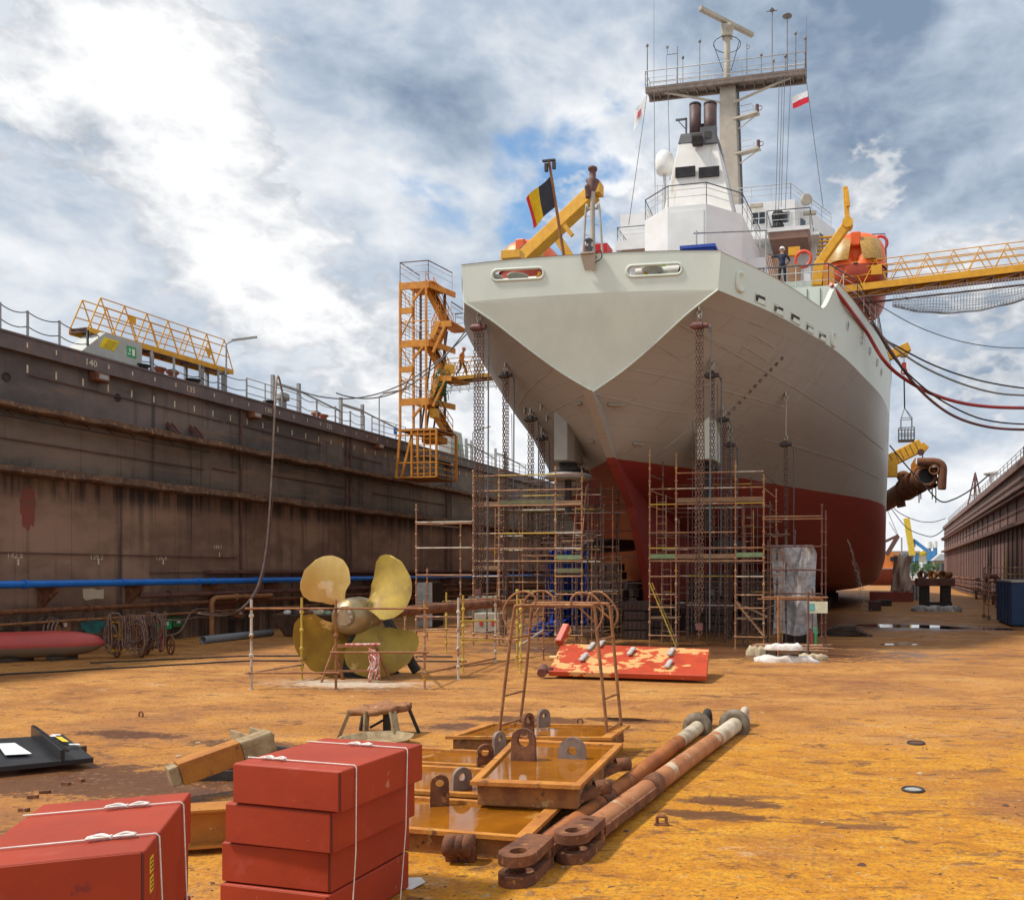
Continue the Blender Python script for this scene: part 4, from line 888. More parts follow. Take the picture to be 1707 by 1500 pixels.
# balcony behind the funnel house
c0, c1 = AY(1278, 395, 54), AY(1350, 398, 54)
MB().b2((c0.x, 54, 24.75), (c1.x, 57, 25.0)).build('balcony', m_sup, ship); MB().b2((c0.x + .15, 54.1, 24.3), (c1.x - .15, 56.95, 24.74)).build('balcony_beam', m_deckun, ship)
railing([(c0.x, 56.8), (c0.x, 54.1), (c1.x, 54.1), (c1.x, 56.8)], 25.0, 1.15)
a = AY(1278, 395, 56.8); MB().b2((a.x - .05, 56.7, 15.5), (a.x + .35, 56.98, 24.3)).build('stanchion', m_deckun, ship)
# stair, rails, lifebelts on the boat deck
mb = MB()
for k_ in range(9): a = AY(1358 + k_ * 1.5, 452 - k_ * 7, 55.5 + .12 * k_); mb.b2(a + V(-.15, -.1, -.04), a + V(.95, .15, .04))
mb.build('stair', m_yel, ship)
railing([(-6.8, 39.3), (-4.6, 39.3), (-1.6, 39.3)], 16.0, 1.15, bars=(.35, .7)); railing([(-1.6, 39.3), (-.3, 42), (.6, 46)], 16.0, 1.15)
railing([(.75, 47.0), (1.1, 52), (1.35, 60), (1.5, 75)], 16.0, 1.1, bars=(.35, .7))
def lifebelt(p, ax, r=.32): o = MB().ring(p, ax, r, .075, 24, 8).build('lifebelt', M('lifebelt_orange', (.75, .07, .02), None, .5), ship); return o
lifebelt(AY(1339, 432, 40.5), (.2, 1, 0), .38)
MB().b2(AY(1313, 469, 39.6), AY(1335, 448, 40.3)).build('locker', M('locker_brown', (.36, .19, .09), None, .6), ship)
MB().b2(AY(1340, 475, 40.5), AY(1352, 448, 41)).build('vent_box', m_sup, ship); a, b_ = AY(1240, 480, 50), AY(1285, 428, 50); MB().b2((a.x, 50, 15.5), (b_.x, 56, b_.z)).build('deck_house', m_sup, ship)
mb = MB()
for i in range(7): mb.tube([AY(1277 + i * 3, 428, 41.5), AY(1286 + i * 3, 470, 41.5)], .03, 5)
mb.build('wooden_slats', m_rust_lt, ship)
MB().b2(AY(1314, 426, 46), AY(1334, 414, 46.3)).build('strip_light', m_yel, ship)
# scaffold tubes, blue container and lockers on the aft deck
mb = MB(); a = AY(1161, 422, 33); mb.tube([V(a.x, 33, 12.95), AY(1161, 385, 33)], .035, 6).tube([AY(1156, 389, 33), AY(1279, 384, 34.5)], .035, 6); a = AY(1277, 455, 34.5); mb.tube([V(a.x, 34.5, 12.95), AY(1277, 383, 34.5)], .035, 6); mb.build('tube_rail', m_galv, ship)
railing([(-7.0, 33.6), (-4.3, 35.8), (-3.3, 37.2)], 14.4, .95, bars=(.4,))
m_bcont = M('container_blue', (.015, .06, .38), (.01, .045, .28), .5, scale=3)
a, b_ = AY(1138, 430, 32.4), AY(1193, 407, 32.4); mb = MB(); mb.b2((a.x, 32.4, 13), (b_.x - .1, 35, b_.z - .12)); mb.b2((a.x - .1, 32.3, b_.z - .12), (b_.x, 35.1, b_.z)); mb.build('blue_skip', m_bcont, ship)
a, b_ = AY(971, 430, 34.6), AY(1012, 405, 34.6); MB().b2((a.x, 34.6, 13), (b_.x, 35.4, b_.z)).build('red_locker', M('locker_red', (.72, .015, .02), None, .4), ship)
# light mast with side ladders
a, b_ = AY(988, 425, 34.2), AY(988, 302, 34.2); x = a.x
lm = MB().cyl((x, 34.2, 12.95), (x, 34.2, b_.z), .13, 12, .10).build('light_mast', m_mast, ship)
for s_ in (-1, 1):
    P_ = curve_pts([(x, 34.2, AY(988, 347, 34.2).z), (x + s_ * .18, 34.2, AY(988, 349, 34.2).z), (x + s_ * .32, 34.2, AY(988, 357, 34.2).z), (x + s_ * .62, 34.2, 13)], 6); MB().tube(P_, .05, 6).build('side_leg', m_mast, lm)
mb = MB()
for py, s_ in ((360, -1), (375, 1), (391, -1), (405, 1)): z = AY(988, py, 34.2).z; mb.tube([(x, 34.2, z), (x + s_ * .4, 34.2, z)], .018, 5)
mb.build('rungs', m_rail, lm)
z = b_.z; MB().lathe([(.05, -.6), (.3, 0), (.14, .06), (.14, .42), (.2, .46), (.2, .56), (.1, .62)], (x, 34.2, z), n=14).build('stern_lamp', m_mar, lm)
a = AY(982, 320, 34.2); MB().lathe([(.16, -.25), (.17, .1), (.2, .14), (.18, .25)], a, n=12).build('signal_lamp', m_mar, lm)
# light bracket on the transom rail
u, z = pxu(985, 432); p = tr(u, 14.4) + V(0, -.2, 0)
mb = MB(); mb.prism([p + V(-.28, -.1, .0), p + V(.28, -.1, 0), p + V(.18, .12, -.5), p + V(-.18, .12, -.5)], .04); mb.box(p + V(0, 0, .02), (.5, .45, .04)); br_ = mb.build('light_bracket', m_mast, ship)
MB().lathe([(.13, .04), (.13, .25), (.17, .28), (.10, .32), (.10, .5), (.17, .53), (.1, .6)], p, n=14).build('stern_light', m_drail, br_)
MB().tube(curve_pts([p + V(.2, 0, 0), p + V(.45, -.05, .15), p + V(.5, -.05, -.15), p + V(.25, -.05, -.3)], 6), .02, 5).build('cable', m_black, br_)
# winch and gear glimpsed through the fairleads
m_gear = M('winch_cream', (.62, .60, .54), (.5, .48, .43), .5)
for x in (-13.9, -12.9, -7.7, -6.3): MB().lathe([(.42, 0), (.42, .1), (.22, .2), (.22, .62), (.40, .72), (.40, .8)], (x, 30.15 + (x - XC) * .06, 13.4), n=18).build('mooring_roller', m_gear, ship)
for x0_, x1_ in ((-14.6, -12.2), (-8.4, -5.7)): MB().cyl((x0_, 30.6, 14.15), (x1_, 30.6, 14.15), .20).box(((x0_ + x1_) / 2, 30.6, 13.5), (x1_ - x0_, .5, 1.0)).build('winch', m_gear, ship)
for i, x in enumerate((-8.3, -7.0, -5.9, -14.2, -12.6)): MB().bar((x, 30.1, 13), (x + .5, 30.2, 14.35), .1).build('gear_strut', m_dark if i % 2 else m_yel, ship)
# davits and cranes on the ship
a = [AY(1362, 478, 41.5), AY(1366, 440, 41.5), AY(1413, 374, 41.5)]
MB().bar(a[0], a[1], .55, .5).bar(a[1] - V(.08, 0, .1), a[2], .45, .40).cyl(a[2] + V(0, -.3, 0), a[2] + V(0, .3, 0), .26).bar(a[2], AY(1409, 312, 41.5), .2, .24).bar(AY(1411, 318, 41.4), AY(1414, 345, 41.4), .14, .2).build('boat_davit', m_yel, ship, bevel=.03)
MB().b2(AY(1372, 480, 41.2), AY(1392, 455, 42.2)).build('davit_winch', m_oran, ship)
a = [AY(962, 428, 41.5), AY(922, 385, 41.5)]; MB().bar(a[0] - V(0, 0, .6), a[1], .5, .42).build('boat_davit', m_yel, ship, bevel=.03)
a, b_ = AY(868, 436, 39), AY(990, 322, 38)
MB().bar(a, b_, .62, .62).box(b_ + V(.15, 0, .15), (.5, .6, .55)).build('crane_boom', m_yel, ship, bevel=.03); MB().tube([a + V(-.6, 0, .3), AY(960, 345, 38)], .03, 5).build('crane_wire', m_drail, ship)
a = AY(941, 376, 38); MB().bar(a, AY(954, 393, 38), .16, .2).build('boom_strut', m_yel, ship); a = AY(855, 427, 36); MB().box(a, (.9, .6, .35)).build('windlass', m_yel, ship)
# ================================================================ lifeboats
m_lb = M('lifeboat_orange', (.80, .13, .015), (.68, .10, .015), .4, scale=1.5); m_lbr = M('lifeboat_red', (.50, .07, .02), (.36, .045, .02), .45, scale=2); m_gold = M('lifeboat_window_cover', (.48, .28, .06), (.30, .17, .04), .35, scale=9, bump=.5)
def lifeboat(c, label):
    t = thing('lifeboat', label, 'lifeboat', c, 'orange lifeboats of the ship'); Lh = 3.9
    def shell(zhi, w_, pw, sgn, nose):
        def fn(u, v):
            t_ = math.sin((u * 2 - 1) * math.pi / 2); e = max(0.0, 1 - abs(t_) ** nose) ** .5; ang = v * math.pi
            return c + V(-math.copysign(abs(math.cos(ang)) ** .8, math.cos(ang)) * w_ * e, t_ * Lh * (1 - .12 * math.sin(ang) * (sgn > 0)), math.sin(ang) ** pw * zhi * e ** .7 * sgn)
        return fn
    MB().grid(shell(2.1, 1.60, .62, 1, 9), 40, 20).build('canopy', m_lb, t)
    MB().grid(shell(1.25, 1.62, .9, -1, 6), 40, 20, flip=True).build('hull', m_lbr, t)
    MB().tube([c + V(math.cos(a_) * 1.68 * (max(0.02, 1 - abs(math.sin(a_)) ** 6)) ** .3, math.sin(a_) * Lh, 0) for a_ in [2 * math.pi * i / 80 for i in range(80)]], .05, 6, True).build('gunwale', m_black, t)
    for s_ in (-1, 1):
        MB().grid(lambda u, v: c + V(s_ * (.36 + 1.02 * u - .18 * v), -3.95 + .50 * u ** 3 + v * v * .46 + .03 * math.sin(9 * u + 7 * v), .22 + v * 1.25), 4, 4).build('window_cover', m_gold, t)
        MB().b2(c + V(s_ * 1.45, -1.2, .3), c + V(s_ * 1.66, 1.2, .9)).build('side_window', m_gold, t, bevel=.05)
    MB().b2(c + V(-.6, -1.2, 1.75), c + V(.6, .2, 2.3)).build('hatch_dome', m_lb, t, bevel=.12)
    MB().b2(c + V(-.26, -3.7, 1.0), c + V(.26, -3.2, 1.7)).build('hook_cover', m_lb, t, bevel=.06); return t
c_ = AY(1427, 482, 46.8); lifeboat(V(c_.x, 46.8, c_.z), 'orange enclosed lifeboat with red keel hanging in the yellow davit on the right side')
c_ = AY(908, 486, 46.8); lifeboat(V(c_.x, 46.8, c_.z), 'orange lifeboat whose top shows behind the yellow boom on the left side')
lp_ = AY(1467, 406, 45); lb2 = MB().ring(lp_, (0, 1, .1), .36, .08, 24, 8).build('lifebelt', M('lifebelt_red', (.72, .05, .03), None, .5), ship)
mb = MB(); mb.tube([AY(1425, 392, 44), AY(1475, 390, 44), AY(1477, 415, 44), AY(1478, 470, 44)], .03, 5); mb.build('handrail', m_drail, ship)
# ================================================================ day shapes, flags
t = thing('day_shape', 'two black mesh balls hanging one above the other before the wheelhouse windows', 'signal balls', AY(1297, 363, 56.6))
for py in (361, 381):
    p = AY(1297, py, 56.6); mb = MB()
    for k_ in range(7): mb.ring(p, (math.cos(k_ * math.pi / 7), math.sin(k_ * math.pi / 7), 0), .43, .02, 18, 4)
    mb.lathe([(.05, -.4), (.3, -.3), (.40, 0), (.3, .3), (.05, .4)], p, n=12); mb.build('ball', m_black, t)
def cloth(o, e1, e2, amp, seed, nu=14, nv=8):
    o, e1, e2 = Vector(o), Vector(e1), Vector(e2)
    def fn(u, v): return o + e1 * u + e2 * v + V(.3, 1, .1) * amp * u * math.sin(5 * u + 2.4 * v + seed) + V(0, 0, -.3) * amp * u * math.sin(3 * v + seed)
    return fn
def flag(label, o, e1, e2, cols, along, amp, seed):
    t = thing('flag', label, 'flag', o); fn = cloth(o, e1, e2, amp, seed); k = len(cols)
    for i, (cn, c, *ab) in enumerate(cols):
        f0, f1 = ab if ab else (i / k, (i + 1) / k)
        g = (lambda f0, f1: (lambda u, v: fn(lerp(f0, f1, u), v) if along == 'u' else fn(u, lerp(f0, f1, v))))(f0, f1)
        MB().grid(g, 8, 8).build('stripe', M('flag_' + cn, c, None, .8), t)
    return t, fn
YF = 30.6
s0, s1 = AY(940, 428, YF), AY(915, 268, YF - 1.0)
fs_ = MB().tube([V(s0.x, YF, 12.95), s0, s1], [.07, .07, .05], 8).build('flagstaff', m_rust_lt, ship); MB().box(s1, (.5, .1, .06)).box(s1 - V(.1, 0, .25), (.12, .1, .3)).box(s1 + V(.2, 0, -.2), (.12, .1, .26)).build('truck', m_dark, fs_)
o = s1.lerp(s0, .15); e2 = (s1.lerp(s0, .47) - o); tip = AY(878, 330, YF - 1.0)
flag('black yellow and red flag flying from the leaning staff at the stern', o, tip - o, e2, [('black', (.035, .04, .06), 0, .50), ('yellow', (.80, .52, .01), .5, .86), ('red', (.72, .04, .03), .86, 1)], 'u', .12, 1.0)
o = V(MP(1347, 155).x, YM - .3, MP(1347, 155).z); flag('white over red flag on the right-hand mast halyard', o, V(-1.15, 0, -.35), V(.1, 0, -.85), [('white', (.85, .85, .85)), ('red2', (.70, .015, .04))], 'v', .08, 2.0)
o = MP(1077, 160); t, fn = flag('white flag with a red emblem drooping from the left-hand mast halyard', o, V(-.85, 0, -1.0), V(-.15, 0, -1.5), [('white', (.85, .85, .85))], 'u', .08, .5)
MB().grid(lambda u, v: fn(.35 + .3 * u, .35 + .35 * v) + V(0, -.02, 0), 6, 6).build('emblem', M('flag_emblem', (.65, .12, .14), None, .8), t)
# ================================================================ scaffolds
m_tube = M('scaffold_tube', (.42, .22, .11), (.25, .12, .07), .7, scale=2.2, patches=[((.50, .40, .27), .58, .06, 3.1), ((.46, .26, .03), .60, .05, 2.2), ((.08, .04, .03), .62, .08, 6)])
m_tubey = M('scaffold_tube_yellow', (.56, .42, .06), (.46, .30, .05), .6, scale=3, patches=[((.28, .14, .06), .57, .08, 4)])
m_tubew = M('scaffold_tube_pale', (.58, .54, .46), (.40, .32, .24), .6, scale=3, patches=[((.26, .12, .06), .58, .08, 3)])
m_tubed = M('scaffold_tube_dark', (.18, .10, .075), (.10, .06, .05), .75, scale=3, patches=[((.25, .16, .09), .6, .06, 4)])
m_board = M('scaffold_board', (.28, .17, .09), (.18, .11, .07), .85, scale=2, st=(1, 1, 4))
m_boardg = M('scaffold_board_green', (.20, .30, .15), (.16, .22, .12), .8, scale=3); m_boardo = M('scaffold_board_olive', (.16, .16, .08), (.11, .10, .06), .85, scale=3)
TR = .030
def post(t, b, h_, mat=None, ros=.5, z0=.1):
    b = Vector(b); mb = MB(); mb.tube([b, b + V(0, 0, h_)], TR, 8); z = z0 + .35
    while z < h_: mb.lathe([(TR, -.05), (.055, -.02), (.055, .03), (TR, .06)], b + V(0, 0, z), n=8, smooth=False); z += ros
    mb.lathe([(.07, 0), (.07, .02)], b, n=8, smooth=False)
    return mb.build('post', mat or m_tube, t)
def ledger(t, a, b_, mat=None, name='ledger'): return MB().tube([a, b_], TR * .92, 7).build(name, mat or m_tube, t)
def ladder(t, a, b_, w_=.38, n=None, side_=(1, 0, 0), mat=None, name='ladder'):
    a, b_ = Vector(a), Vector(b_); s_ = Vector(side_) * w_ / 2; n = n or int((b_ - a).length / .29); mb = MB()
    for k in (-1, 1): mb.tube([a + s_ * k, b_ + s_ * k], .022, 5)
    for i in range(1, n): p = a.lerp(b_, i / n); mb.tube([p - s_, p + s_], .015, 5)
    return mb.build(name, mat or m_tube, t)
def scaffold(label, xs, ys, tops, lv, boards, rnd, back=None):
    """xs, ys = lines of posts; tops[i] per x; lv = ledger heights"""
    t = thing('scaffold', label, 'scaffold', (xs[0], ys[0], 0), 'scaffold towers under the stern')
    for j, y in enumerate(ys):
        for i, x in enumerate(xs):
            if j == 1 and len(ys) > 2 and i in (1,) : continue
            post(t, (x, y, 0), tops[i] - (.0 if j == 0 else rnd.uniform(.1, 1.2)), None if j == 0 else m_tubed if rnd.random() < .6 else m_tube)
    for j, y in enumerate(ys):
        for z in lv:
            for i in range(len(xs) - 1):
                if rnd.random() < (.88 if j == 0 else .55) and not (i == 1 and z < 3.2 and j == 0 and z > .4):
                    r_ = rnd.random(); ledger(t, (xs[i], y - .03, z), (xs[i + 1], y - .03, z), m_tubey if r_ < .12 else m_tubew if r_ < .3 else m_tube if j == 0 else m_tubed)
    for j in range(len(ys) - 1):
        for x in (xs[0], xs[-1]):
            for z in lv:
                if rnd.random() < .7: ledger(t, (x, ys[j], z - .04), (x, ys[j + 1], z - .04), m_tube if rnd.random() < .5 else m_tubed)
    for (i0, i1, z, mat, dep) in boards:
        MB().b2((xs[i0] + .03, ys[0] - .02, z), (xs[i1] - .03, ys[0] + .02, z + .17)).build('toe_board', mat, t)
        mb = MB()
        for k in range(int(dep / .27)): mb.b2((xs[i0], ys[0] + .06 + .27 * k, z - .03), (xs[i1], ys[0] + .30 + .27 * k, z + .015))
        mb.build('platform', m_board, t)
    return t
rnd = random.Random(4)
def X_at(px, Y): return AY(px, 1000, Y).x
Yl = 31.2
xsl = [X_at(q, Yl) for q in (789, 832, 926, 970)]
lv = [.45, 1.55, 2.05, 2.75, 3.35, 3.85, 4.45, 5.55, 6.15, 6.75]
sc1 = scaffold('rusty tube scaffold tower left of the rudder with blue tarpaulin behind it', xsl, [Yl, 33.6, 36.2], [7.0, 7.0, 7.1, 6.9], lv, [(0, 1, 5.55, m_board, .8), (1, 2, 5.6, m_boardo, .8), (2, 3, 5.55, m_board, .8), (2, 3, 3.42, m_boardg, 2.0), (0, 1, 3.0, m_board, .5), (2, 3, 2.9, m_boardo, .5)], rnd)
for x in (X_at(866, 33.6), X_at(853, 36.2), X_at(996, 36.0)): post(sc1, (x, 33.6 if x < -12 else 36, 0), 6.6, m_tubed)
for i in range(20):
    x = rnd.uniform(xsl[0], xsl[3] + .6); y = rnd.uniform(32, 38); post(sc1, (x, y, 0), rnd.uniform(3.5, 6.9), m_tubed if i % 3 else m_tube)
for i in range(26):
    z = rnd.choice((.9, 1.4, 1.9, 2.5, 3.0, 3.6, 4.2, 4.7, 5.3, 5.9, 6.4)); y = rnd.uniform(32, 38); x = rnd.uniform(xsl[0], xsl[2]); ledger(sc1, (x, y, z), (x + rnd.uniform(1, 2.6), y, z), m_tubed if i % 3 else m_tube)
for z_, x0_, x1_, y_ in ((5.5, 0, 3, 33.8), (3.3, 1, 3, 34.5), (2.0, 0, 2, 35.5), (4.4, 0, 1, 35.0)): MB().b2((xsl[x0_], y_, z_), (xsl[x1_], y_ + .9, z_ + .05)).build('platform', m_boardo, sc1)
for z in (1.2, 2.4, 3.6, 4.8, 6.0): ledger(sc1, (xsl[0], 37.2, z), (xsl[3] + .8, 37.2, z), m_tubed); ledger(sc1, (xsl[1], 34.8, z + .4), (xsl[3] + .4, 34.8, z + .4), m_tubed)
ladder(sc1, (xsl[2] + .5, 32.2, 3.4), (xsl[2] + .6, 32.6, 6.4)); ladder(sc1, (xsl[1] - .4, 32.2, 0.1), (xsl[1] - .5, 32.6, 3.4)); ladder(sc1, (xsl[1] - .55, 32.4, 3.1), (xsl[1] - .7, 32.8, 5.6))
# bays reaching left of the tower
Ye = 31.4
xe = [X_at(q, Ye) for q in (694, 737, 789)]
sce = thing('scaffold', 'open scaffold bay reaching left from the tower in front of the dock wall', 'scaffold', (xe[0], Ye, 0), 'scaffold towers under the stern')
post(sce, (xe[0], Ye, 0), 5.7); post(sce, (xe[1], Ye + 1.6, 0), 5.1); post(sce, (xe[0] - .4, Ye + 1.6, 0), 3.1, m_tube)
for z, mm in ((4.95, m_tubew), (4.88, m_tube), (3.9, m_tubew), (2.8, m_tube), (1.1, m_tube), (.5, m_tube), (1.65, m_tubed)): ledger(sce, (xe[0], Ye - .03, z), (xe[2] - .05, Ye - .03, z), mm)
for z in (1.0, 2.8, 4.9): ledger(sce, (xe[0], Ye, z), (xe[1], Ye + 1.6, z - .1), m_tubed)
# right tower
Yr = 31.8
xsr = [X_at(q, Yr) for q in (1083, 1127, 1226, 1273)]
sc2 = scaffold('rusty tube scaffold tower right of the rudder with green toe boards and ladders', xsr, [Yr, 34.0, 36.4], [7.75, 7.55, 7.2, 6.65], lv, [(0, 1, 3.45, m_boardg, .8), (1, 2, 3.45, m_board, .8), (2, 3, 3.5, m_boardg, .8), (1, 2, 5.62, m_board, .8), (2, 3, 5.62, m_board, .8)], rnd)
ladder(sc2, (xsr[0] + .35, Yr + .5, 3.4), (xsr[0] + .25, Yr + .9, 6.0)); ladder(sc2, (xsr[0] + .55, Yr + .5, .1), (xsr[0] + .45, Yr + .9, 3.6)); ladder(sc2, (xsr[2] + .35, Yr + 1.2, 3.5), (xsr[2] + .3, Yr + 1.5, 5.4))
for i, (z0, z1) in ((0, (2.5, .05)), (2, (1.8, .5))):
    for dy in (-.05, .35): ledger(sc2, (xsr[i], Yr + dy, z0), (xsr[i + 1], Yr + dy, z1), m_tubey if i == 0 else m_tube, 'stair_string')
    mb = MB()
    for k in range(1, 9): p = V(xsr[i], Yr - .05, z0).lerp(V(xsr[i + 1], Yr - .05, z1), k / 9); mb.b2(p + V(-.08, 0, -.01), p + V(.08, .4, .01))
    mb.build('stair_tread', m_board, sc2)
for i in (0, 2): MB().b2((xsr[i], Yr, 1.12), (xsr[i + 1], Yr + .9, 1.16)).build('landing', m_board, sc2)
MB().bar((xsr[2] + .3, Yr + .4, 1.6), (xsr[3] + .1, Yr + .4, 1.2), .25, .05).build('loose_board', m_board, sc2)
for i in range(16): x = rnd.uniform(xsr[0], xsr[3] + .4); y = rnd.uniform(33, 37.5); post(sc2, (x, y, 0), rnd.uniform(3.0, 6.4), m_tubed)
for z in (1.3, 2.2, 3.3, 4.5, 5.4): ledger(sc2, (xsr[0], 37.2, z), (xsr[3] + .3, 37.2, z), m_tubed); ledger(sc2, (xsr[1], 35.2, z + .3), (xsr[3], 35.2, z + .3), m_tubed)
# right extension
Yx = 32.3
xr = X_at(1370, Yx); sc3 = thing('scaffold', 'open scaffold bay right of the right tower around the foil-wrapped sheet', 'scaffold', (xr, Yx, 0), 'scaffold towers under the stern')
m_tubem = M('scaffold_tube_maroon', (.20, .085, .06), (.13, .055, .045), .7, scale=3, patches=[((.5, .45, .38), .66, .05, 4)])
post(sc3, (xr, Yx, 0), 5.5, m_tubem); post(sc3, (xr + .12, Yx + .5, 0), 5.3, m_tubem)
for z in (5.05, 4.95, 3.9, 3.0, 2.1): ledger(sc3, (xsr[3], Yx - .04, z), (xr, Yx - .04, z), m_tubem if z < 4.9 else m_tube)
for z, dx in ((4.4, -1.3), (3.9, -1.6), (4.9, -1.6)): ledger(sc3, (xsr[3], Yx + .6, z), (xr + dx, Yx + .9, z), m_tubed)
for dx in (-1.6, -1.25, -.9): post(sc3, (xr + dx - .2, Yx + 1.0, 0), 4.6, m_tubed)
MB().add(*(lambda: ([(xsr[3] + .15 + .5 * i, Yx + .55, .6 + .32 * j) for i in range(2) for j in range(11)], [(j, j + 1, j + 12, j + 11) for j in range(10)]))()) if False else None
ladder(sc3, (xsr[3] + .35, Yx + .6, .1), (xsr[3] + .4, Yx + .7, 4.0), .5)
# ------------------------------------------------- foil sheet, tarpaulins
def drape(name, label, cat, corners, folds, amp, mat, seed, nu=40, nv=26, kind=None):
    a, b_, c, d = [Vector(q) for q in corners]; nrm = (b_ - a).cross(d - a).normalized(); rnd_ = random.Random(seed); ph = [rnd_.uniform(0, 6) for _ in range(8)]
    def fn(u, v):
        p = a.lerp(b_, u).lerp(d.lerp(c, u), v)
        h_ = math.sin(folds * u * 6.28 + ph[0] + 1.6 * math.sin(2.2 * v + ph[1])) + .5 * math.sin(folds * 2.3 * u * 6.28 + ph[2] + 2 * v) + .35 * math.sin(9 * v + 7 * u + ph[3]) + .25 * math.sin(23 * v - 13 * u + ph[4])
        return p + nrm * amp * h_ * (.35 + .65 * (1 - v)) + V(0, 0, .03 * math.sin(11 * u + ph[5]) if v > .97 else (.06 * math.sin(8 * u + ph[6]) if v < .03 else 0))
    o = MB().grid(fn, nu, nv).build(name, mat, None, loc=a, solid=0); s_ = o.modifiers.new('thick', 'SOLIDIFY'); s_.thickness = .012
    return tag(o, label, cat)
m_foil = M('plastic_foil', (.46, .45, .45), (.22, .22, .23), .3, scale=3.5, patches=[((.78, .75, .70), .58, .05, 1.1, (1.6, 1, .6)), ((.12, .30, .42), .72, .06, .9)], bump=.9, bscale=7)
x0, x1 = X_at(1288, 33.2), X_at(1361, 33.2)
r_ = random.Random(31); CR = [(r_.uniform(-1, 1), r_.uniform(-1, 1), r_.uniform(2, 9), r_.uniform(0, 6)) for _ in range(16)]
def foil(u, v):
    h_ = sum(abs(math.sin(f_ * (cx_ * u * 1.2 + cz_ * v * 1.9) + ph)) / f_ ** .8 for cx_, cz_, f_, ph in CR) * .13 - .45 + .22 * math.exp(-((u - .72 + .25 * (1 - v)) / .07) ** 2)
    w_ = 1 - .10 * max(0, v - .9) / .1 * (u > .8); return V(lerp(x0, x1, u * w_) + .05 * math.sin(5 * v + 2 * u), 33.2 - h_, lerp(.45, 3.98, v) + .05 * math.sin(9 * u) * (1 - v))
fo = MB().grid(foil, 90, 90).build('foil_sheet', m_foil, None, loc=V(x0, 33.2, .45)); fo.modifiers.new('thick', 'SOLIDIFY').thickness = .01
tag(fo, 'crumpled grey plastic foil hanging from the scaffold at the right', 'plastic sheet')
m_tarp = M('blue_tarp', (.006, .035, .26), (.004, .02, .14), .45, scale=2.5, bump=.5, bscale=5)
xt = [X_at(q, 37.6) for q in (905, 948, 992)]
drape('tarpaulin', 'dark blue tarpaulin hanging in folds behind the left scaffold tower', 'tarpaulin', [(xt[0], 37.6, .4), (xt[1] + .2, 37.8, .3), (xt[1], 37.7, 4.0), (xt[0] + .3, 37.5, 3.9)], 3, .17, m_tarp, 5)
drape('tarpaulin', 'second dark blue tarpaulin, nearer the rudder, behind the left scaffold tower', 'tarpaulin', [(xt[1] + .1, 37.2, .2), (xt[2], 37.2, .6), (xt[2] - .1, 37.2, 4.0), (xt[1] + .15, 37.2, 4.1)], 2.2, .15, m_tarp, 9)
drape('tarpaulin', 'crumpled end of blue tarpaulin lying on the floor below the left scaffold', 'tarpaulin', [(xt[0] - .1, 35.6, .04), (xt[1], 35.4, .05), (xt[1] + .1, 37.5, .75), (xt[0], 37.6, .6)], 2, .10, m_tarp, 12)
# ------------------------------------------------- chain hoists
m_chain = M('chain_rust', (.20, .12, .085), (.10, .06, .05), .6, metal=.35, scale=6); m_hoist = M('hoist_body', (.20, .07, .055), (.10, .045, .04), .6, scale=5); m_hoistd = M('hoist_dark', (.06, .045, .042), (.03, .025, .025), .6, scale=5); m_shk = M('shackle_grey', (.40, .36, .31), (.3, .26, .22), .5, metal=.4, scale=6)
rh = random.Random(77)
def hoist(label, px, yt, yb, ye, ns=4, big=1.0, mat=None, rope=True, pt=None, sep=.15):
    p = pt
    if p is None:
        p, nr = on_hull(px, yt)
        if p is None: p, nr = on_hull(px + 6, yt + 3)
    s = F / ((p.x * -math.sin(TH)) + p.y * math.cos(TH)); Z = lambda y: H + (PY - y) / s
    zb, ze = Z(yb), max(.08, Z(ye)); t = thing('chain_hoist', label, 'chain hoist', (p.x, p.y, ze), 'chain hoists hanging from the stern')
    mb = MB(); mb.box((p.x, p.y, p.z), (.06, .22, .3)); mb.ring((p.x, p.y, p.z - .22), (0, 1, 0), .09, .03, 14).ring((p.x, p.y, p.z - .38), (1, 0, 0), .09, .03, 14)
    mb.tube([(p.x, p.y, p.z - .44), (p.x, p.y, zb + .42 * big)], .035, 6).tube([(p.x + .08 * math.sin(a_), p.y, zb + .34 * big + .09 * math.cos(a_)) for a_ in [i * .45 for i in range(12)]], .03, 6)
    mb.build('hook', m_shk, t)
    mm = mat or m_hoist
    mb = MB(); big *= .72; mb.cyl((p.x - .34 * big, p.y, zb), (p.x + .16 * big, p.y, zb), .19 * big, 16); mb.cyl((p.x + .16 * big, p.y, zb), (p.x + .42 * big, p.y, zb), .13 * big, 14); mb.cyl((p.x - .46 * big, p.y, zb), (p.x - .34 * big, p.y, zb), .11 * big, 12); mb.box((p.x, p.y, zb + .14 * big), (.24 * big, .2 * big, .26 * big))
    mb.build('hoist_body', mm, t, bevel=.015)
    for k in range(ns):
        x = p.x + (k - (ns - 1) / 2) * sep * big; xj = x + rh.uniform(-.03, .03); MB().chain((x, p.y + .03 * (k % 2), zb - .14 * big), (xj, p.y + .03 * (k % 2), ze + .25 + (rh.uniform(0, .8) if k else 0)), .16, .042, .0145).build('chain', m_chain, t)
    mb = MB(); mb.box((p.x, p.y, ze + .3), (.34 * big, .16, .24)); mb.tube([(p.x + .09 * math.sin(a_), p.y, ze + .08 + .09 * math.cos(a_)) for a_ in [i * .45 for i in range(11)]], .03, 6); mb.build('bottom_block', mm, t)
    if rope: MB().tube(curve_pts([(p.x + .38 * big, p.y, zb), (p.x + .56 * big, p.y - .05, zb - .25), (p.x + .58 * big, p.y - .05, zb - .9), (p.x + .54 * big, p.y - .05, ze + .2)], 6), .028, 5).build('hand_rope', m_drail, t)
    return t
cA = tr(L5 + .55, 12.55) + V(0, .25, 0)
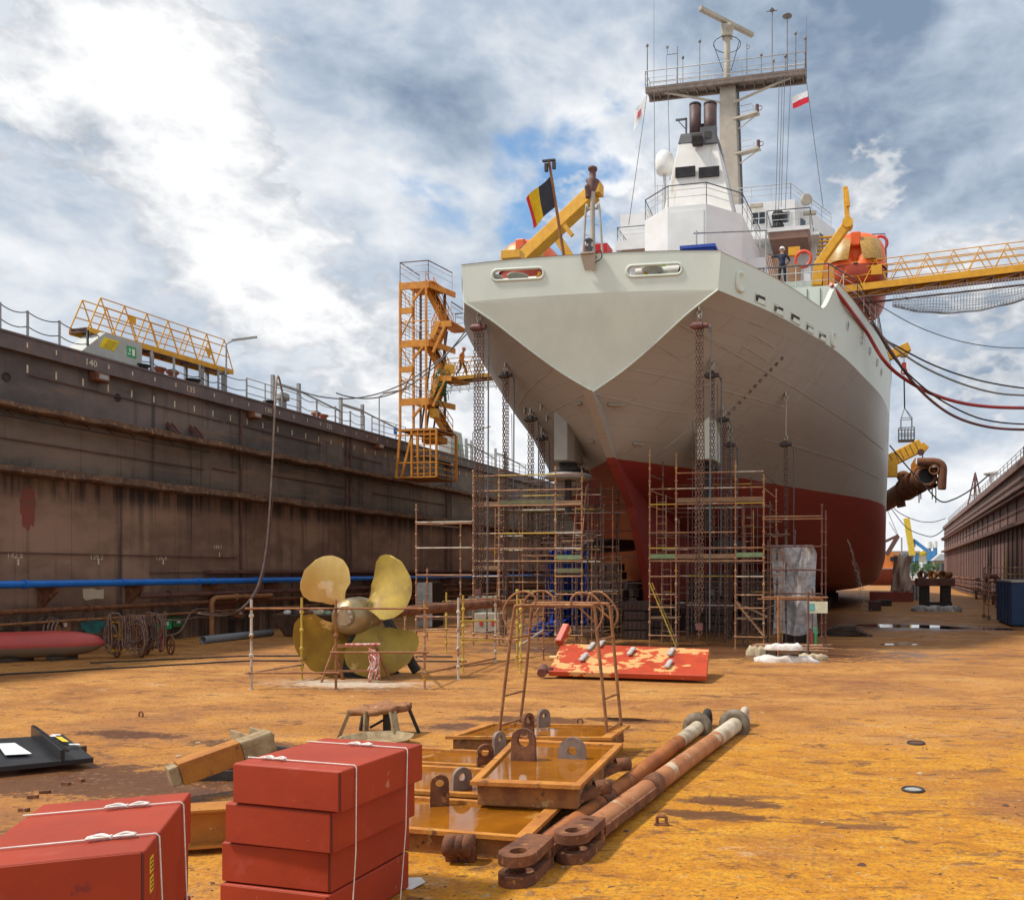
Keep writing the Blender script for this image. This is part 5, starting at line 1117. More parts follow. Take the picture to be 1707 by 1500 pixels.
hoist('big chain hoist hanging from the left corner of the transom', 797, 522, 546, 1000, 4, 1.0, pt=V(AY(798, 520, cA.y).x, cA.y, AY(798, 520, cA.y).z))
hoist('dark chain hoist second from the left under the hull', 843, 607, 626, 1000, 3, .9, m_hoistd)
hoist('short chain hoist below the left pad eyes, left of the grey rudder box', 885, 683, 699, 960, 3, .9, m_hoistd)
hoist('chain hoist hanging close to the grey rudder box on its left', 904, 714, 731, 940, 3, .85, m_hoistd)
hoist('small chain hoist above the right edge of the left scaffold tower', 971, 768, 786, 1000, 2, .8, m_hoistd)
hoist('big chain hoist hanging from the right corner of the transom', 1166, 512, 543, 1058, 3, 1.0)
hoist('dark chain hoist just right of the big right-hand hoist', 1187, 598, 626, 1000, 2, .9, m_hoistd)
hoist('chain hoist at the white rudder box, upper of two', 1206, 678, 700, 940, 3, .8, m_hoistd)
hoist('chain hoist at the white rudder box, lower of two', 1217, 710, 742, 1085, 3, .8, m_hoistd)
hoist('single chain hoist with a long top sling on the right side of the hull', 1310, 655, 741, 1000, 2, .85, m_hoistd)
# thin loose lines under the stern
for i, (xa, ya, xb, yb, Y) in enumerate(((853, 690, 856, 1000, 36), (838, 640, 846, 1000, 35), (1172, 590, 1178, 1075, 32.6), (1196, 640, 1199, 1070, 33), (1224, 740, 1190, 1070, 33.2), (1155, 700, 1153, 1075, 33), (900, 930, 945, 1010, 33))):
    a, b_ = AY(xa, ya, Y), AY(xb, yb, Y); tag(MB().tube([a, b_], .016, 4).build('rigging_line', m_drail if i % 2 else m_mar, None, loc=b_), ['thin dark line left of the grey rudder box', 'thin maroon line beside the second left hoist', 'thin line between the two right-hand hoists', 'maroon line in the middle of the right scaffold', 'slanting line in the right scaffold tower', 'maroon line left of the big right-hand chains', 'slanting rope in the left scaffold tower'][i], 'line')
# ------------------------------------------------- keel blocks and clutter beneath the hull
m_wood = M('block_timber', (.085, .055, .04), (.045, .03, .024), .9, scale=3, st=(1, 1, 5), bump=.4)
m_blk = M('block_steel', (.10, .05, .04), (.06, .035, .03), .8, scale=3)
kb = None
for i in range(14):
    y = 39.2 + i * 3.2
    if kb is None:
        kb = thing('keel_block', 'nearest dark keel block stack under the red skeg', 'keel block', (XC, y, 0), 'keel blocks under the ship')
        MB().b2((XC - 1.0, y - .6, 0), (XC + 1.0, y + .6, .75)).b2((XC - 1.05, y - .65, .752), (XC + 1.05, y + .65, .80)).build('steel_block', m_blk, kb); MB().b2((XC - .8, y - .5, .802), (XC + .8, y + .5, 1.10)).b2((XC - .75, y - .45, 1.102), (XC + .75, y + .45, 1.39)).build('timber', m_wood, kb)
    else: dup(kb, (XC, y, 0), label='dark keel block further forward in the row beneath the ship')
n_ = 0
for sd_ in (-1, 1):
    for i in range(6):
        y = 58 + i * 5; x = XC + sd_ * 6.5; dup(kb, (x, y, 0), label='keel block of the %s row beneath the ship' % ('right-hand' if sd_ > 0 else 'left-hand'))
def crate_stack(label, x, y, n, w_, seed):
    t = thing('timber_stack', label, 'timber stack', (x, y, 0)); r_ = random.Random(seed)
    for i in range(n):
        z = i * .42; mb = MB(); mb.b2((x - w_ / 2 + r_.uniform(-.1, .1), y - .5, z), (x + w_ / 2 + r_.uniform(-.1, .1), y + .5, z + .38)); mb.m = 1
        for k in range(5): mb.b2((x - w_ / 2 + .1 + k * w_ / 5.4, y - .53, z + .04), (x - w_ / 2 + .2 + k * w_ / 5.4, y - .501, z + .34))
        mb.build('block', [m_wood, m_blk], t, bevel=.015)
    return t
crate_stack('stack of ribbed brown blocks between the two scaffold towers', X_at(1063, 35.5), 35.5, 4, 1.05, 3)
crate_stack('low ribbed block stack right of the taller one under the skeg', X_at(1098, 37), 37, 2, 1.0, 4)
crate_stack('timber stack behind the left scaffold near the skeg', X_at(1020, 39), 39, 5, 1.3, 6)
crate_stack('tall timber stack added to darken the space behind the blue tarpaulins', -13.2, 41.5, 8, 2.2, 8); crate_stack('broad timber stack added to darken beside the skeg behind the left scaffold', -11.6, 40.2, 6, 1.6, 9); crate_stack('timber stack added to darken behind the right scaffold beside the skeg', -7.4, 40.5, 7, 2.0, 10); crate_stack('timber stack added to darken behind the right half of the right scaffold', -5.0, 42.5, 7, 2.0, 12)  # stacks added to darken the bright space under the hull
mb = MB(); r_ = random.Random(2)
for i in range(9): z = .04 + i * .05; mb.box((X_at(1405, 39) + r_.uniform(-.2, .2), 39, z), (2.2 - i * .17, .9, .045), r_.uniform(-.15, .15))
t = tag(mb.build('plank_pile', m_wood, None, loc=(X_at(1405, 39), 39, 0)), 'low pile of grey planks under the bilge at the right', 'planks')
def bag(name, label, px, py, w_, d_, h_, mat, seed, z0=0.0, rz=0.0, cat='bag'):
    c = G(px, py, z0); r_ = random.Random(seed); ph = [r_.uniform(0, 6) for _ in range(5)]
    def fn(u, v):
        a_ = u * 2 * math.pi; e = math.sin(v * math.pi * .5) if v < 1 else 1; k = 1 + .22 * math.sin(3 * a_ + ph[0]) + .16 * math.sin(7 * a_ + ph[1] + 4 * v) + .08 * math.sin(13 * a_ + ph[4])
        x = math.cos(a_) * w_ * (1 - v ** 3) * k; y = math.sin(a_) * d_ * (1 - v ** 3) * k
        return c + V(x * math.cos(rz) - y * math.sin(rz), x * math.sin(rz) + y * math.cos(rz), .003 + h_ * min(1, v * 1.8) * (.75 + .3 * abs(math.sin(5 * x / w_ + ph[3] + y)) + .2 * math.sin(5 * a_ + ph[2]) * (1 - v)))
    return tag(MB().grid(fn, 32, 10).build(name, mat, None, loc=c), label, cat)
m_sheet = M('white_sheeting', (.72, .70, .68), (.55, .52, .5), .6, scale=5, bump=.5, bscale=12); m_sheetr = M('stained_sheeting', (.70, .66, .64), (.6, .55, .5), .6, scale=5, patches=[((.45, .03, .05), .58, .05, 2.5)], bump=.5, bscale=12); m_beige = M('beige_sack', (.50, .42, .28), (.40, .32, .2), .8, scale=6, bump=.5)
# trestle with stacked tubes
ts = thing('tube_trestle', 'trestle of stacked scaffold tubes standing before the foil sheet', 'trestle', G(1318, 1095))
for q, yb, yt, r_ in ((1298, 1094, 992, .055), (1347, 1096, 986, .045), (1354, 1088, 980, .03)):
    p = G(q, yb); s = F / (p.x * -math.sin(TH) + p.y * math.cos(TH)); MB().tube([p, p + V(0, 0, (yb - yt) / s)], r_, 8).build('post', m_rust_lt if q < 1300 else m_tubed, ts)
p0, p1 = G(1256, 1092), G(1372, 1096)
mb = MB()
for i in range(16):
    z = .18 + (i // 6) * .09; y = p0.y + (i % 6) * .13 + random.uniform(-.02, .02); mb.tube([(p0.x + random.uniform(-.25, .25), y, z), (p1.x + random.uniform(-.2, .35), y, z + .02)], .027, 6)
mb.build('tube_bundle', m_tube, ts, autos=True)
mb = MB()
for i in range(6): z = 1.98 + (i // 3) * .07; mb.tube([(p0.x + .3 + random.uniform(-.2, .1), p0.y - .05 + .08 * (i % 3), z), (p1.x - .1 + random.uniform(-.2, .4), p0.y - .05 + .08 * (i % 3), z + random.uniform(-.03, .03))], .027, 6)
mb.build('top_tubes', m_rust_lt, ts)
for dx in (.45, 1.6): MB().b2((p0.x + dx, p0.y - .1, 0), (p0.x + dx + .35, p0.y + .9, .15)).build('bearer', m_wood, ts)
c = AY(1362, 1012, p0.y - .12); tag(MB().box(c, (.72, .02, .4)).build('notice_board', M('notice_cream', (.70, .70, .50), None, .7), None, loc=c), 'cream notice board hung on the right of the tube trestle', 'sign')
tag(MB().box(c + V(-.18, -.014, 0), (.2, .006, .26)).build('notice_sheet', M('notice_teal', (.15, .45, .45), None, .7), None, loc=c), 'small teal notice on the cream board by the tube trestle', 'sign')
bag('sheeting', 'white plastic sheeting with red stain lying before the tube trestle', 1302, 1103, .95, .26, .20, m_sheetr, 3, cat='plastic sheet'); bag('sack', 'beige sack at the right end of the white sheeting', 1352, 1100, .42, .25, .2, m_beige, 4); bag('sack', 'beige sack at the left end of the tube trestle', 1262, 1092, .3, .2, .32, m_beige, 5)
c_ = G(1316, 1083, .5); bag('sack', 'pale sack lying on top of the stacked tubes', 1312, 1083, .55, .2, .2, m_sheet, 6, z0=.40)
p = G(1352, 1078); ex = thing('fire_extinguisher', 'red fire extinguisher on the floor before the foil sheet', 'fire extinguisher', p); MB().lathe([(.1, .02), (.11, .05), (.11, .5), (.06, .58), (.03, .64)], p, n=14).build('cylinder', m_red, ex); MB().box(p + V(0, 0, .68), (.14, .05, .06)).build('valve', m_dark, ex)
p = G(1360, 1080); MB().lathe([(.05, 0), (.05, .75), (.03, .8)], p, n=10); tag(MB().lathe([(.05, 0), (.05, .75), (.03, .8)], p, n=10).build('gas_bottle', m_green, None, loc=p), 'slim green gas bottle next to the red extinguisher', 'gas bottle')
p = G(1328, 1071); tag(MB().b2(p + V(-.6, 0, 0), p + V(.6, .5, .42)).build('tool_chest', m_dark, None, loc=p, bevel=.02), 'dark chest on the floor in front of the foil sheet', 'chest')
# ================================================================ people
m_skin = M('skin', (.42, .22, .15), None, .6, scale=5)
def person(label, J, cols, helmet, loc, radii=None):
    """J = joint positions (world); one continuous skinned body coloured by nearest limb"""
    bones = [('pelvis', 'chest'), ('chest', 'neck'), ('neck', 'head'), ('head', 'crown'), ('pelvis', 'hip_l'), ('hip_l', 'knee_l'), ('knee_l', 'ankle_l'), ('ankle_l', 'toe_l'), ('pelvis', 'hip_r'), ('hip_r', 'knee_r'), ('knee_r', 'ankle_r'), ('ankle_r', 'toe_r'),
             ('chest', 'sh_l'), ('sh_l', 'el_l'), ('el_l', 'wr_l'), ('wr_l', 'hand_l'), ('chest', 'sh_r'), ('sh_r', 'el_r'), ('el_r', 'wr_r'), ('wr_r', 'hand_r')]
    rad = dict(pelvis=.15, chest=.165, neck=.06, head=.095, crown=.085, hip_l=.105, hip_r=.105, knee_l=.07, knee_r=.07, ankle_l=.05, ankle_r=.05, toe_l=.045, toe_r=.045, sh_l=.075, sh_r=.075, el_l=.052, el_r=.052, wr_l=.036, wr_r=.036, hand_l=.03, hand_r=.03)
    J = {k: Vector(v) for k, v in J.items()}
    for s_ in 'lr':                                       # thumb and four fingers
        hnd, wr = J['hand_' + s_], J['wr_' + s_]; d = (hnd - wr).normalized(); sd2 = d.cross(V(0, 1, .2)).normalized()
        for i, (o_, ln) in enumerate(((-.034, .07), (-.012, .085), (.012, .08), (.032, .062))):
            J['f%d_%s' % (i, s_)] = hnd + sd2 * o_ + d * ln + V(0, 0, -.012); bones.append(('hand_' + s_, 'f%d_%s' % (i, s_))); rad['f%d_%s' % (i, s_)] = .010
        J['th_' + s_] = wr + sd2 * -.06 + d * .06; bones.append(('wr_' + s_, 'th_' + s_)); rad['th_' + s_] = .011
    names = list(J); idx = {n_: i for i, n_ in enumerate(names)}; L = Vector(loc)
    me = bpy.data.meshes.new('body'); me.from_pydata([J[n_] - L for n_ in names], [(idx[a], idx[c_]) for a, c_ in bones], []); o = bpy.data.objects.new('person', me); C.objects.link(o)
    k_ = o.modifiers.new('skin', 'SKIN'); k_.use_smooth_shade = True; k_.branch_smoothing = .3; s2 = o.modifiers.new('sub', 'SUBSURF'); s2.levels = 2; s2.render_levels = 2
    for n_, i in idx.items(): r = rad[n_]; me.skin_vertices[0].data[i].radius = (r, r)
    me.skin_vertices[0].data[idx['pelvis']].use_root = True
    bpy.context.view_layer.update(); m2 = bpy.data.meshes.new_from_object(o.evaluated_get(bpy.context.evaluated_depsgraph_get())); o.modifiers.clear(); o.data = m2; m2.name = 'body'
    m2.materials.clear(); mats = [m_skin, cols['top'], cols['legs'], cols['shoes']]
    for q in mats: m2.materials.append(q)
    def kind(bn):
        a, c_ = bn
        if c_ in ('head', 'crown') or c_[0] == 'f' or c_[:2] == 'th' or c_[:4] == 'hand': return 0
        if c_[:2] == 'wr': return 1 if cols.get('sleeves') else 0
        if c_[:3] == 'toe': return 3
        if c_[:3] in ('hip', 'kne', 'ank'): return 2
        return 1
    for pl_ in m2.polygons:
        c_ = pl_.center + L; best, bk = 1e9, 1
        for bn in bones:
            a, e = J[bn[0]], J[bn[1]]; t = max(0, min(1, (c_ - a).dot(e - a) / max(1e-9, (e - a).length_squared))); d = (c_ - a - (e - a) * t).length - .4 * rad[bn[1]]
            if d < best: best, bk = d, kind(bn)
        if best < 1e8 and c_.z < J['pelvis'].z + .02 and bk == 1 and c_.z < J['pelvis'].z: bk = 2
        pl_.material_index = bk
    o.location = L; o['_o'] = tuple(L); tag(o, label, 'person')
    hd, cw = J['head'], J['crown']; up = (cw - hd).normalized()
    h_ = MB().lathe([(.135, -.005), (.15, .0), (.125, .02), (.118, .07), (.085, .115), (.02, .135)], hd + up * .06, up, 18); h_.build('helmet', helmet, o)
    f = cols.get('face')
    if f is not None:
        f = Vector(f).normalized(); s_ = f.cross(up).normalized(); q = MB(); q.lathe([(.001, -.03), (.018, -.01), (.014, .02), (.002, .035)], hd + f * .10, up, 8); q.build('nose', m_skin, o)
        e = MB(); e.box(hd + f * .092 + s_ * .035 + up * .03, (.018, .018, .012)).box(hd + f * .092 - s_ * .035 + up * .03, (.018, .018, .012)).box(hd + f * .092 - up * .05, (.03, .03, .01)); e.build('eyes_and_mouth', m_dark, o)
    return o
m_whelm = M('helmet_white', (.78, .76, .72), None, .4); m_ohelm = M('helmet_orange', (.80, .20, .05), None, .4)
navy = dict(top=M('navy_shirt', (.012, .018, .045), None, .8), legs=M('black_trousers', (.015, .015, .017), None, .8), shoes=m_black)
p = AY(1304, 474, 39.9); x, y, z = p.x, p.y, 16.5
MB().b2((x - 1.6, y - .45, 15.76), (x + 1.4, y + 1.6, 16.49)).build('hatch_platform', m_pale, ship)
sc_ = 1.0
person('worker in navy shirt and white helmet seen from behind, left arm stretched to the rail', dict(
    pelvis=(x, y, z + .95), chest=(x - .02, y + .02, z + 1.36), neck=(x - .02, y + .04, z + 1.52), head=(x - .01, y + .06, z + 1.66), crown=(x - .01, y + .07, z + 1.75),
    hip_l=(x - .11, y, z + .90), knee_l=(x - .13, y - .02, z + .48), ankle_l=(x - .14, y, z + .08), toe_l=(x - .15, y + .16, z + .05), hip_r=(x + .11, y, z + .90), knee_r=(x + .12, y, z + .48), ankle_r=(x + .14, y + .03, z + .08), toe_r=(x + .17, y + .18, z + .05),
    sh_l=(x - .22, y + .03, z + 1.42), el_l=(x - .50, y + .14, z + 1.42), wr_l=(x - .74, y + .24, z + 1.50), hand_l=(x - .82, y + .27, z + 1.53), sh_r=(x + .2, y + .03, z + 1.42), el_r=(x + .36, y + .06, z + 1.16), wr_r=(x + .20, y + .16, z + 1.0), hand_r=(x + .13, y + .18, z + .97)), navy, m_whelm, (x, y, z))
hiv = dict(top=M('hi_vis_green', (.35, .75, .02), None, .7), legs=M('black_trousers', (.015, .015, .017), None, .8), shoes=m_black, sleeves=True)
p = AY(1098, 450, 31.6); x, y, z = p.x, p.y, 13.42
MB().b2((x - .6, y - .4, 12.96), (x + .6, y + .5, z)).build('winch_bed', m_gear, ship)
person('worker in yellow-green jacket and white helmet glimpsed through the right transom opening', dict(
    pelvis=(x, y, z + .95), chest=(x + .02, y + .04, z + 1.36), neck=(x + .03, y + .06, z + 1.52), head=(x + .04, y + .08, z + 1.65), crown=(x + .04, y + .09, z + 1.74),
    hip_l=(x - .1, y, z + .9), knee_l=(x - .12, y + .03, z + .48), ankle_l=(x - .12, y - .02, z + .08), toe_l=(x - .13, y + .14, z + .05), hip_r=(x + .1, y, z + .9), knee_r=(x + .12, y + .03, z + .48), ankle_r=(x + .12, y, z + .08), toe_r=(x + .14, y + .16, z + .05),
    sh_l=(x - .2, y + .04, z + 1.42), el_l=(x - .27, y + .1, z + 1.14), wr_l=(x - .18, y + .3, z + 1.0), hand_l=(x - .14, y + .36, z + .98), sh_r=(x + .22, y + .04, z + 1.42), el_r=(x + .3, y + .1, z + 1.14), wr_r=(x + .22, y + .3, z + 1.02), hand_r=(x + .18, y + .36, z + 1.0)), hiv, m_whelm, (x, y, z))
# ================================================================ orange stair tower on the left wall
YT0, YT1 = 47.6, 49.9
def TX(px, Y=YT0): return AY(px, 600, Y).x
def TZ(py, px=695, Y=YT0): return AY(px, py, Y).z
tw = thing('stair_tower', 'tall orange stair tower with landings and a barred cage, hung on the left wall', 'stair tower', (TX(690), YT0, TZ(796)))
L0, L1, L2, R1, R2 = TX(667), TX(688), TX(714), TX(727), TX(752)
ZL = [TZ(468), TZ(565), TZ(662)]; ZM = [TZ(517), TZ(615)]; ZR = [TZ(538), TZ(628)]; ZC0, ZC1 = TZ(718), TZ(796)
for x, y, zt_, mm in ((L0, YT0, ZL[0], m_oran), (L1, YT0 + .1, ZL[0], m_oran), (L2 - .15, YT0, ZL[0], m_oran), (L0 + .1, YT1, ZL[0], m_mar), (L2 - .1, YT1, ZL[0], m_mar)):
    MB().bar((x, y, ZC0), (x, y, zt_), .115).build('post', mm, tw)
for px, top in ((727, ZR[0]), (736, ZR[0] - .1), (748, ZR[0])):
    x = TX(px, YT1); MB().tube([(x, YT1 - .2, top), (x - .9, YT1 - .4, ZC0)], .06, 6).build('outer_post', m_mar, tw)
for z in ZL:
    MB().b2((L0 - .05, YT0 - .05, z - .5), (L2 + .05, YT0 + .05, z - .08)).build('fascia_beam', m_oran, tw)
    MB().b2((L0, YT0 + .052, z - .12), (L2 + .3, YT1, z - .04)).build('landing', m_oran, tw); MB().bar((L2 + .05, YT0, z - .3), (L2 + .6, YT1, z - .25), .1, .35).build('side_beam', m_oran, tw)
    MB().bar((L1, YT0 - .02, z - 1.3), (L2 - .3, YT0 - .02, z - .45), .12).build('knee_brace', m_oran, tw)
for z in ZM: MB().bar((L0, YT0, z), (L1, YT0, z), .1, .35).build('cross_beam', m_oran, tw)
for z0, z1 in ((ZL[0], ZM[0]), (ZM[0], ZL[1]), (ZL[1], ZM[1]), (ZM[1], ZL[2])):
    MB().tube([(L0, YT0, z0 - .4), (L1, YT0, z1 + .1)] if z0 in ZL else [(L1, YT0, z0 - .2), (L0, YT0, z1 + .1)], .045, 6).build('diagonal', m_oran, tw)
    mb = MB()
    for k_ in range(7): z = lerp(z1, z0 - .4, k_ / 6); mb.tube([(L0, YT0 + .1, z), (L0 + .1, YT1, z), (L1, YT1, z)], .014, 4)
    for k_ in range(6): y = lerp(YT0 + .1, YT1, k_ / 5); mb.tube([(L0 + .05, y, z1), (L0 + .05, y, z0 - .4)], .012, 4)
    mb.build('mesh_guard', m_mar, tw)
def flight(a, b_, y0, y1, mat=m_oran, treads=True):
    a, b_ = Vector(a), Vector(b_)
    MB().prism([a + V(0, y0, -.08), b_ + V(0, y0, -.08), b_ + V(0, y1, -.08), a + V(0, y1, -.08)], .05).build('stair_flight', mat, tw)
    for y in (y0, y1): MB().bar(a + V(0, y, 0), b_ + V(0, y, 0), .06, .32).build('stair_string', mat, tw)
    if treads:
        mb = MB(); n_ = int((b_ - a).length / .32)
        for i in range(1, n_): p = a.lerp(b_, i / n_); mb.b2(p + V(-.14, y0, -.02), p + V(.14, y1, .03))
        mb.build('stair_treads', m_mar, tw)
    mb = MB()
    for y in (y0, y1):
        for h_ in (.55, 1.0): mb.tube([a + V(0, y, h_), b_ + V(0, y, h_)], .028, 5)
        for i in range(5): p = a.lerp(b_, i / 4) + V(0, y, 0); mb.tube([p, p + V(0, 0, 1)], .022, 5)
    mb.build('stair_rail', mat, tw)
for k_ in range(2):
    flight((L1 + .2, 0, ZL[k_]), (R1, 0, ZR[k_]), YT1 - 1.1, YT1 - .1); flight((L2 + .2, 0, ZL[k_ + 1]), (R1 + .15, 0, ZR[k_]), YT0, YT0 + 1.0)
    MB().b2((R1, YT0, ZR[k_] - .35), (R2, YT0 + .08, ZR[k_])).b2((R1, YT0 + .082, ZR[k_] - .1), (R2 + .1, YT1, ZR[k_] - .03)).build('landing', m_oran, tw)
    MB().bar((R1 - .2, YT0, ZR[k_] - 1.9), (R2 - .4, YT0, ZR[k_] - .3), .14).build('knee_brace', m_oran, tw)
flight((L1 + .2, 0, ZL[2]), (L2 + .5, 0, ZC0), YT1 - 1.1, YT1 - .1)
railing([(L0, YT1), (L0, YT0), (L2, YT0), (L2 + .4, YT1)], ZL[0], 1.2, par=tw, mats=m_mar); railing([(R1 + .1, YT1), (R2, YT1), (R2, YT0)], ZR[0], 1.15, par=tw, mats=m_mar)
railing([(L0, YT1), (L0, YT0), (L2, YT0)], ZL[1], 1.1, par=tw, mats=m_oran); railing([(L0, YT1), (L0, YT0), (L2, YT0)], ZL[2], 1.1, par=tw, mats=m_oran)
cx0, cx1, cx2 = TX(664), TX(690), TX(731)                # hanging cage
yc = YT0 - .25
mb = MB()
for x in (cx0, cx1, cx2): mb.bar((x, yc, ZC1), (x - (0 if x > cx0 else -.3), yc, ZC0), .12)
for x in (cx0, cx2): mb.bar((x, YT1, ZC1), (x, YT1, ZC0), .14)
for i in range(1, 4): x = lerp(cx1, cx2, i / 4); mb.bar((x, yc, ZC1), (x, yc, ZC0), .07)
mb.bar((cx1 - .7, yc, ZC1), (cx1, yc, ZC0 - .3), .12)
for z in (ZC1, ZC1 + .9, ZC0 - .3, ZC0): mb.bar((cx0, yc, z), (cx2, yc, z), .09)
for k_ in range(8): z = lerp(ZC1 + .2, ZC0 - .2, k_ / 7); mb.tube([(cx1, yc, z), (cx2, yc, z), (cx2, YT1, z)], .03, 5)
mb.build('cage', m_oran, tw); MB().b2((cx0, yc, ZC1 - .06), (cx2, YT1, ZC1)).build('cage_floor', m_rust_lt, tw); MB().b2((L0 - .1, yc, ZC0), (cx2, YT1, ZC0 + .1)).build('cage_roof', m_rust_lt, tw)
MB().b2((L1 + .1, YT0 + .9, ZC0 - .6), (cx2 - .4, YT1 - .4, ZC0 - .2)).build('trolley', m_oran, tw)
MB().b2((TX(712), YT0 + .3, TZ(695)), (TX(722), YT0 + .8, TZ(680))).build('yellow_box', m_yel, tw); MB().b2((TX(656), YT0, TZ(722)), (TX(659), YT0 + .2, TZ(712))).build('blue_box', m_blue, tw)
m_net = M('green_netting', (.03, .16, .07), (.02, .10, .05), .9, scale=6)
r_ = random.Random(5); mb = MB()
for i in range(26):
    c_ = V(R1 + r_.uniform(-.3, .5), YT0 - .1 + r_.uniform(0, .6), ZR[1] - r_.uniform(-.2, 1.9)); mb.tube(curve_pts([c_ + V(r_.uniform(-.35, .35), r_.uniform(-.2, .2), r_.uniform(-.5, .5)) for _ in range(4)], 4), .025, 4)
mb.build('safety_net', m_net, tw)
# gangway from the tower to the ship, with a worker
a = V(R1, YT0 + .6, ZR[1]); q = V(-21.2, YT0 + 1.6, ZR[1] + .45)
gw = zig_bridge('gangway', 'yellow gangway from the orange stair tower to the left side of the ship', a, q, (0, 1.0, 0), 6, m_yel, hgt=1.15)
MB().b2(a + V(.30, -.06, .2), a + V(.95, -.02, .8)).build('yellow_plate', m_yel, gw)
for i, (dz, yy) in enumerate(((0, 0), (.05, 1.0))):
    mb = MB(); r0 = a + V(.2, yy, -.15)
    for k_ in range(9): p = r0.lerp(q + V(0, yy, -.15), k_ / 8); mb.tube([p, p + V(.2, .5 - yy, -.75)], .014, 4)
    for k_ in range(4): mb.tube([r0 + V(0, (.5 - yy) * k_ / 4, -.75 * k_ / 4), q + V(0, yy + (.5 - yy) * k_ / 4, -.15 - .75 * k_ / 4)], .014, 4)
    mb.build('side_net', m_galv, gw)
x = AY(767, 610, YT0 + .9).x; t_ = (x - a.x) / (q.x - a.x); y, z = YT0 + 1.1, lerp(a.z, q.z, t_) + .03
orange = dict(top=M('orange_overall', (.62, .17, .02), None, .8), legs=M('brown_trousers', (.16, .06, .03), None, .8), shoes=m_black, sleeves=True, face=(1, 0, 0))
person('worker in orange overall and red helmet walking along the yellow gangway', dict(
    pelvis=(x, y, z + .93), chest=(x + .06, y, z + 1.34), neck=(x + .10, y, z + 1.5), head=(x + .15, y, z + 1.64), crown=(x + .16, y, z + 1.73),
    hip_l=(x, y + .1, z + .88), knee_l=(x + .24, y + .1, z + .52), ankle_l=(x + .30, y + .1, z + .10), toe_l=(x + .46, y + .1, z + .07), hip_r=(x, y - .1, z + .88), knee_r=(x - .04, y - .1, z + .46), ankle_r=(x - .34, y - .1, z + .14), toe_r=(x - .24, y - .1, z + .04),
    sh_l=(x + .05, y + .2, z + 1.40), el_l=(x - .08, y + .24, z + 1.12), wr_l=(x + .12, y + .22, z + .96), hand_l=(x + .19, y + .21, z + .93), sh_r=(x + .05, y - .2, z + 1.40), el_r=(x + .0, y - .25, z + 1.10), wr_r=(x + .2, y - .22, z + .95), hand_r=(x + .27, y - .2, z + .93)), orange, m_ohelm, (x, y, z))
# cables from the ship to the wall past the tower
for i, off in enumerate((0, 12)):
    P_ = catenary(AY(790, 532 + off, 42), AY(500 if i else 560, 655 + (off > 0) * -3, 39), 1.7, 20); tag(MB().tube(P_, .035, 5).build('mooring_cable', m_drail, None, loc=P_[-1]), ['upper of two dark cables sagging from the ship past the stair tower', 'lower of two dark cables sagging from the ship past the stair tower'][i], 'cable')
# ================================================================ propeller and its fence
m_brz = M('bronze', (.36, .25, .035), (.25, .165, .03), .55, metal=.35, scale=1.6, patches=[((.22, .13, .04), .58, .12, 2.2, None, .55), ((.62, .46, .18), .62, .08, 1.3, None, .35), ((.16, .10, .04), .66, .06, 9)], bump=.15, bscale=6)
m_brzp = M('polished_bronze', (.72, .55, .24), (.60, .43, .14), .34, metal=.3, scale=1.2, patches=[((.78, .68, .44), .55, .04, .9, None, .25), ((.42, .28, .07), .64, .1, 2)], bump=.1, bscale=5)
pc = AY(592, 1027, 20.9); ax = V(.13, -.99, .02).normalized(); ex_ = V(0, 0, 1).cross(ax).normalized() * -1; ez_ = ax.cross(ex_) * -1
if ez_.z < 0: ez_ = -ez_
if ex_.x < 0: ex_ = -ex_
pr_ = thing('ship_propeller', 'four-bladed bronze ship propeller standing upright inside a tube fence', 'propeller', (pc.x, pc.y, 0))
MB().lathe([(.36, -.75), (.50, -.6), (.54, -.2), (.53, .15), (.46, .42), (.34, .55), (.30, .58)], pc, ax, 32).build('hub', M('hub_bronze', (.36, .28, .15), (.26, .2, .11), .42, metal=.6, scale=2, patches=[((.50, .46, .40), .62, .1, 2.2)]), pr_)
cp_ = MB().lathe([(.25, .55), (.25, .66), (.22, .68)], pc, ax, 28).build('hub_cap', M('cap_bronze', (.40, .30, .18), None, .5, metal=.5, scale=4), pr_)
mb = MB()
for i in range(10): a_ = i * .628; mb.cyl(pc + ax * .67 + (ex_ * math.cos(a_) + ez_ * math.sin(a_)) * .25, pc + ax * .69 + (ex_ * math.cos(a_) + ez_ * math.sin(a_)) * .19, .018, 6)
mb.build('bolts', m_galv, cp_)
RB = 1.98
WP = [(0, .78), (.15, 1.08), (.35, 1.52), (.55, 1.86), (.72, 1.98), (.86, 1.72), (.94, 1.26), (.98, .74), (1.0, .06)]
def wof(t):
    for (a, wa), (c_, wc) in zip(WP, WP[1:]):
        if t <= c_: k_ = (t - a) / (c_ - a); return wa + (wc - wa) * k_
    return .06
def blade(ang, mat, lab=None):
    er = ex_ * math.cos(ang) + ez_ * math.sin(ang); et = ax.cross(er).normalized()
    def surf(s_):
        def fn(u, v):
            t = u ** .85 if u < .8 else 1 - (1 - u) ** 1.0 * (1 - .8 ** .85) / .2; r = .48 + (RB - .48) * t; w_ = wof(t); c_ = (v - .5) * w_; pit = lerp(.68, .24, t); th = (.075 * (1 - t) + .012) * (1 - (2 * v - 1) ** 2) * s_
            skew = -.20 * math.sin(t * 3.14) + .34 * t * t; cc = c_ + skew
            d = et * math.cos(pit) + ax * math.sin(pit) * -1; n_ = er.cross(d).normalized(); phi = cc * math.cos(pit) / max(r, .9)
            e2 = er * math.cos(phi) + et * math.sin(phi)
            return pc + e2 * r + ax * (-math.sin(pit) * cc) + n_ * th
        return fn
    mb = MB(); mb.grid(surf(1), 26, 16); mb.grid(surf(-1), 26, 16, flip=True); return mb.build('blade', mat, pr_)
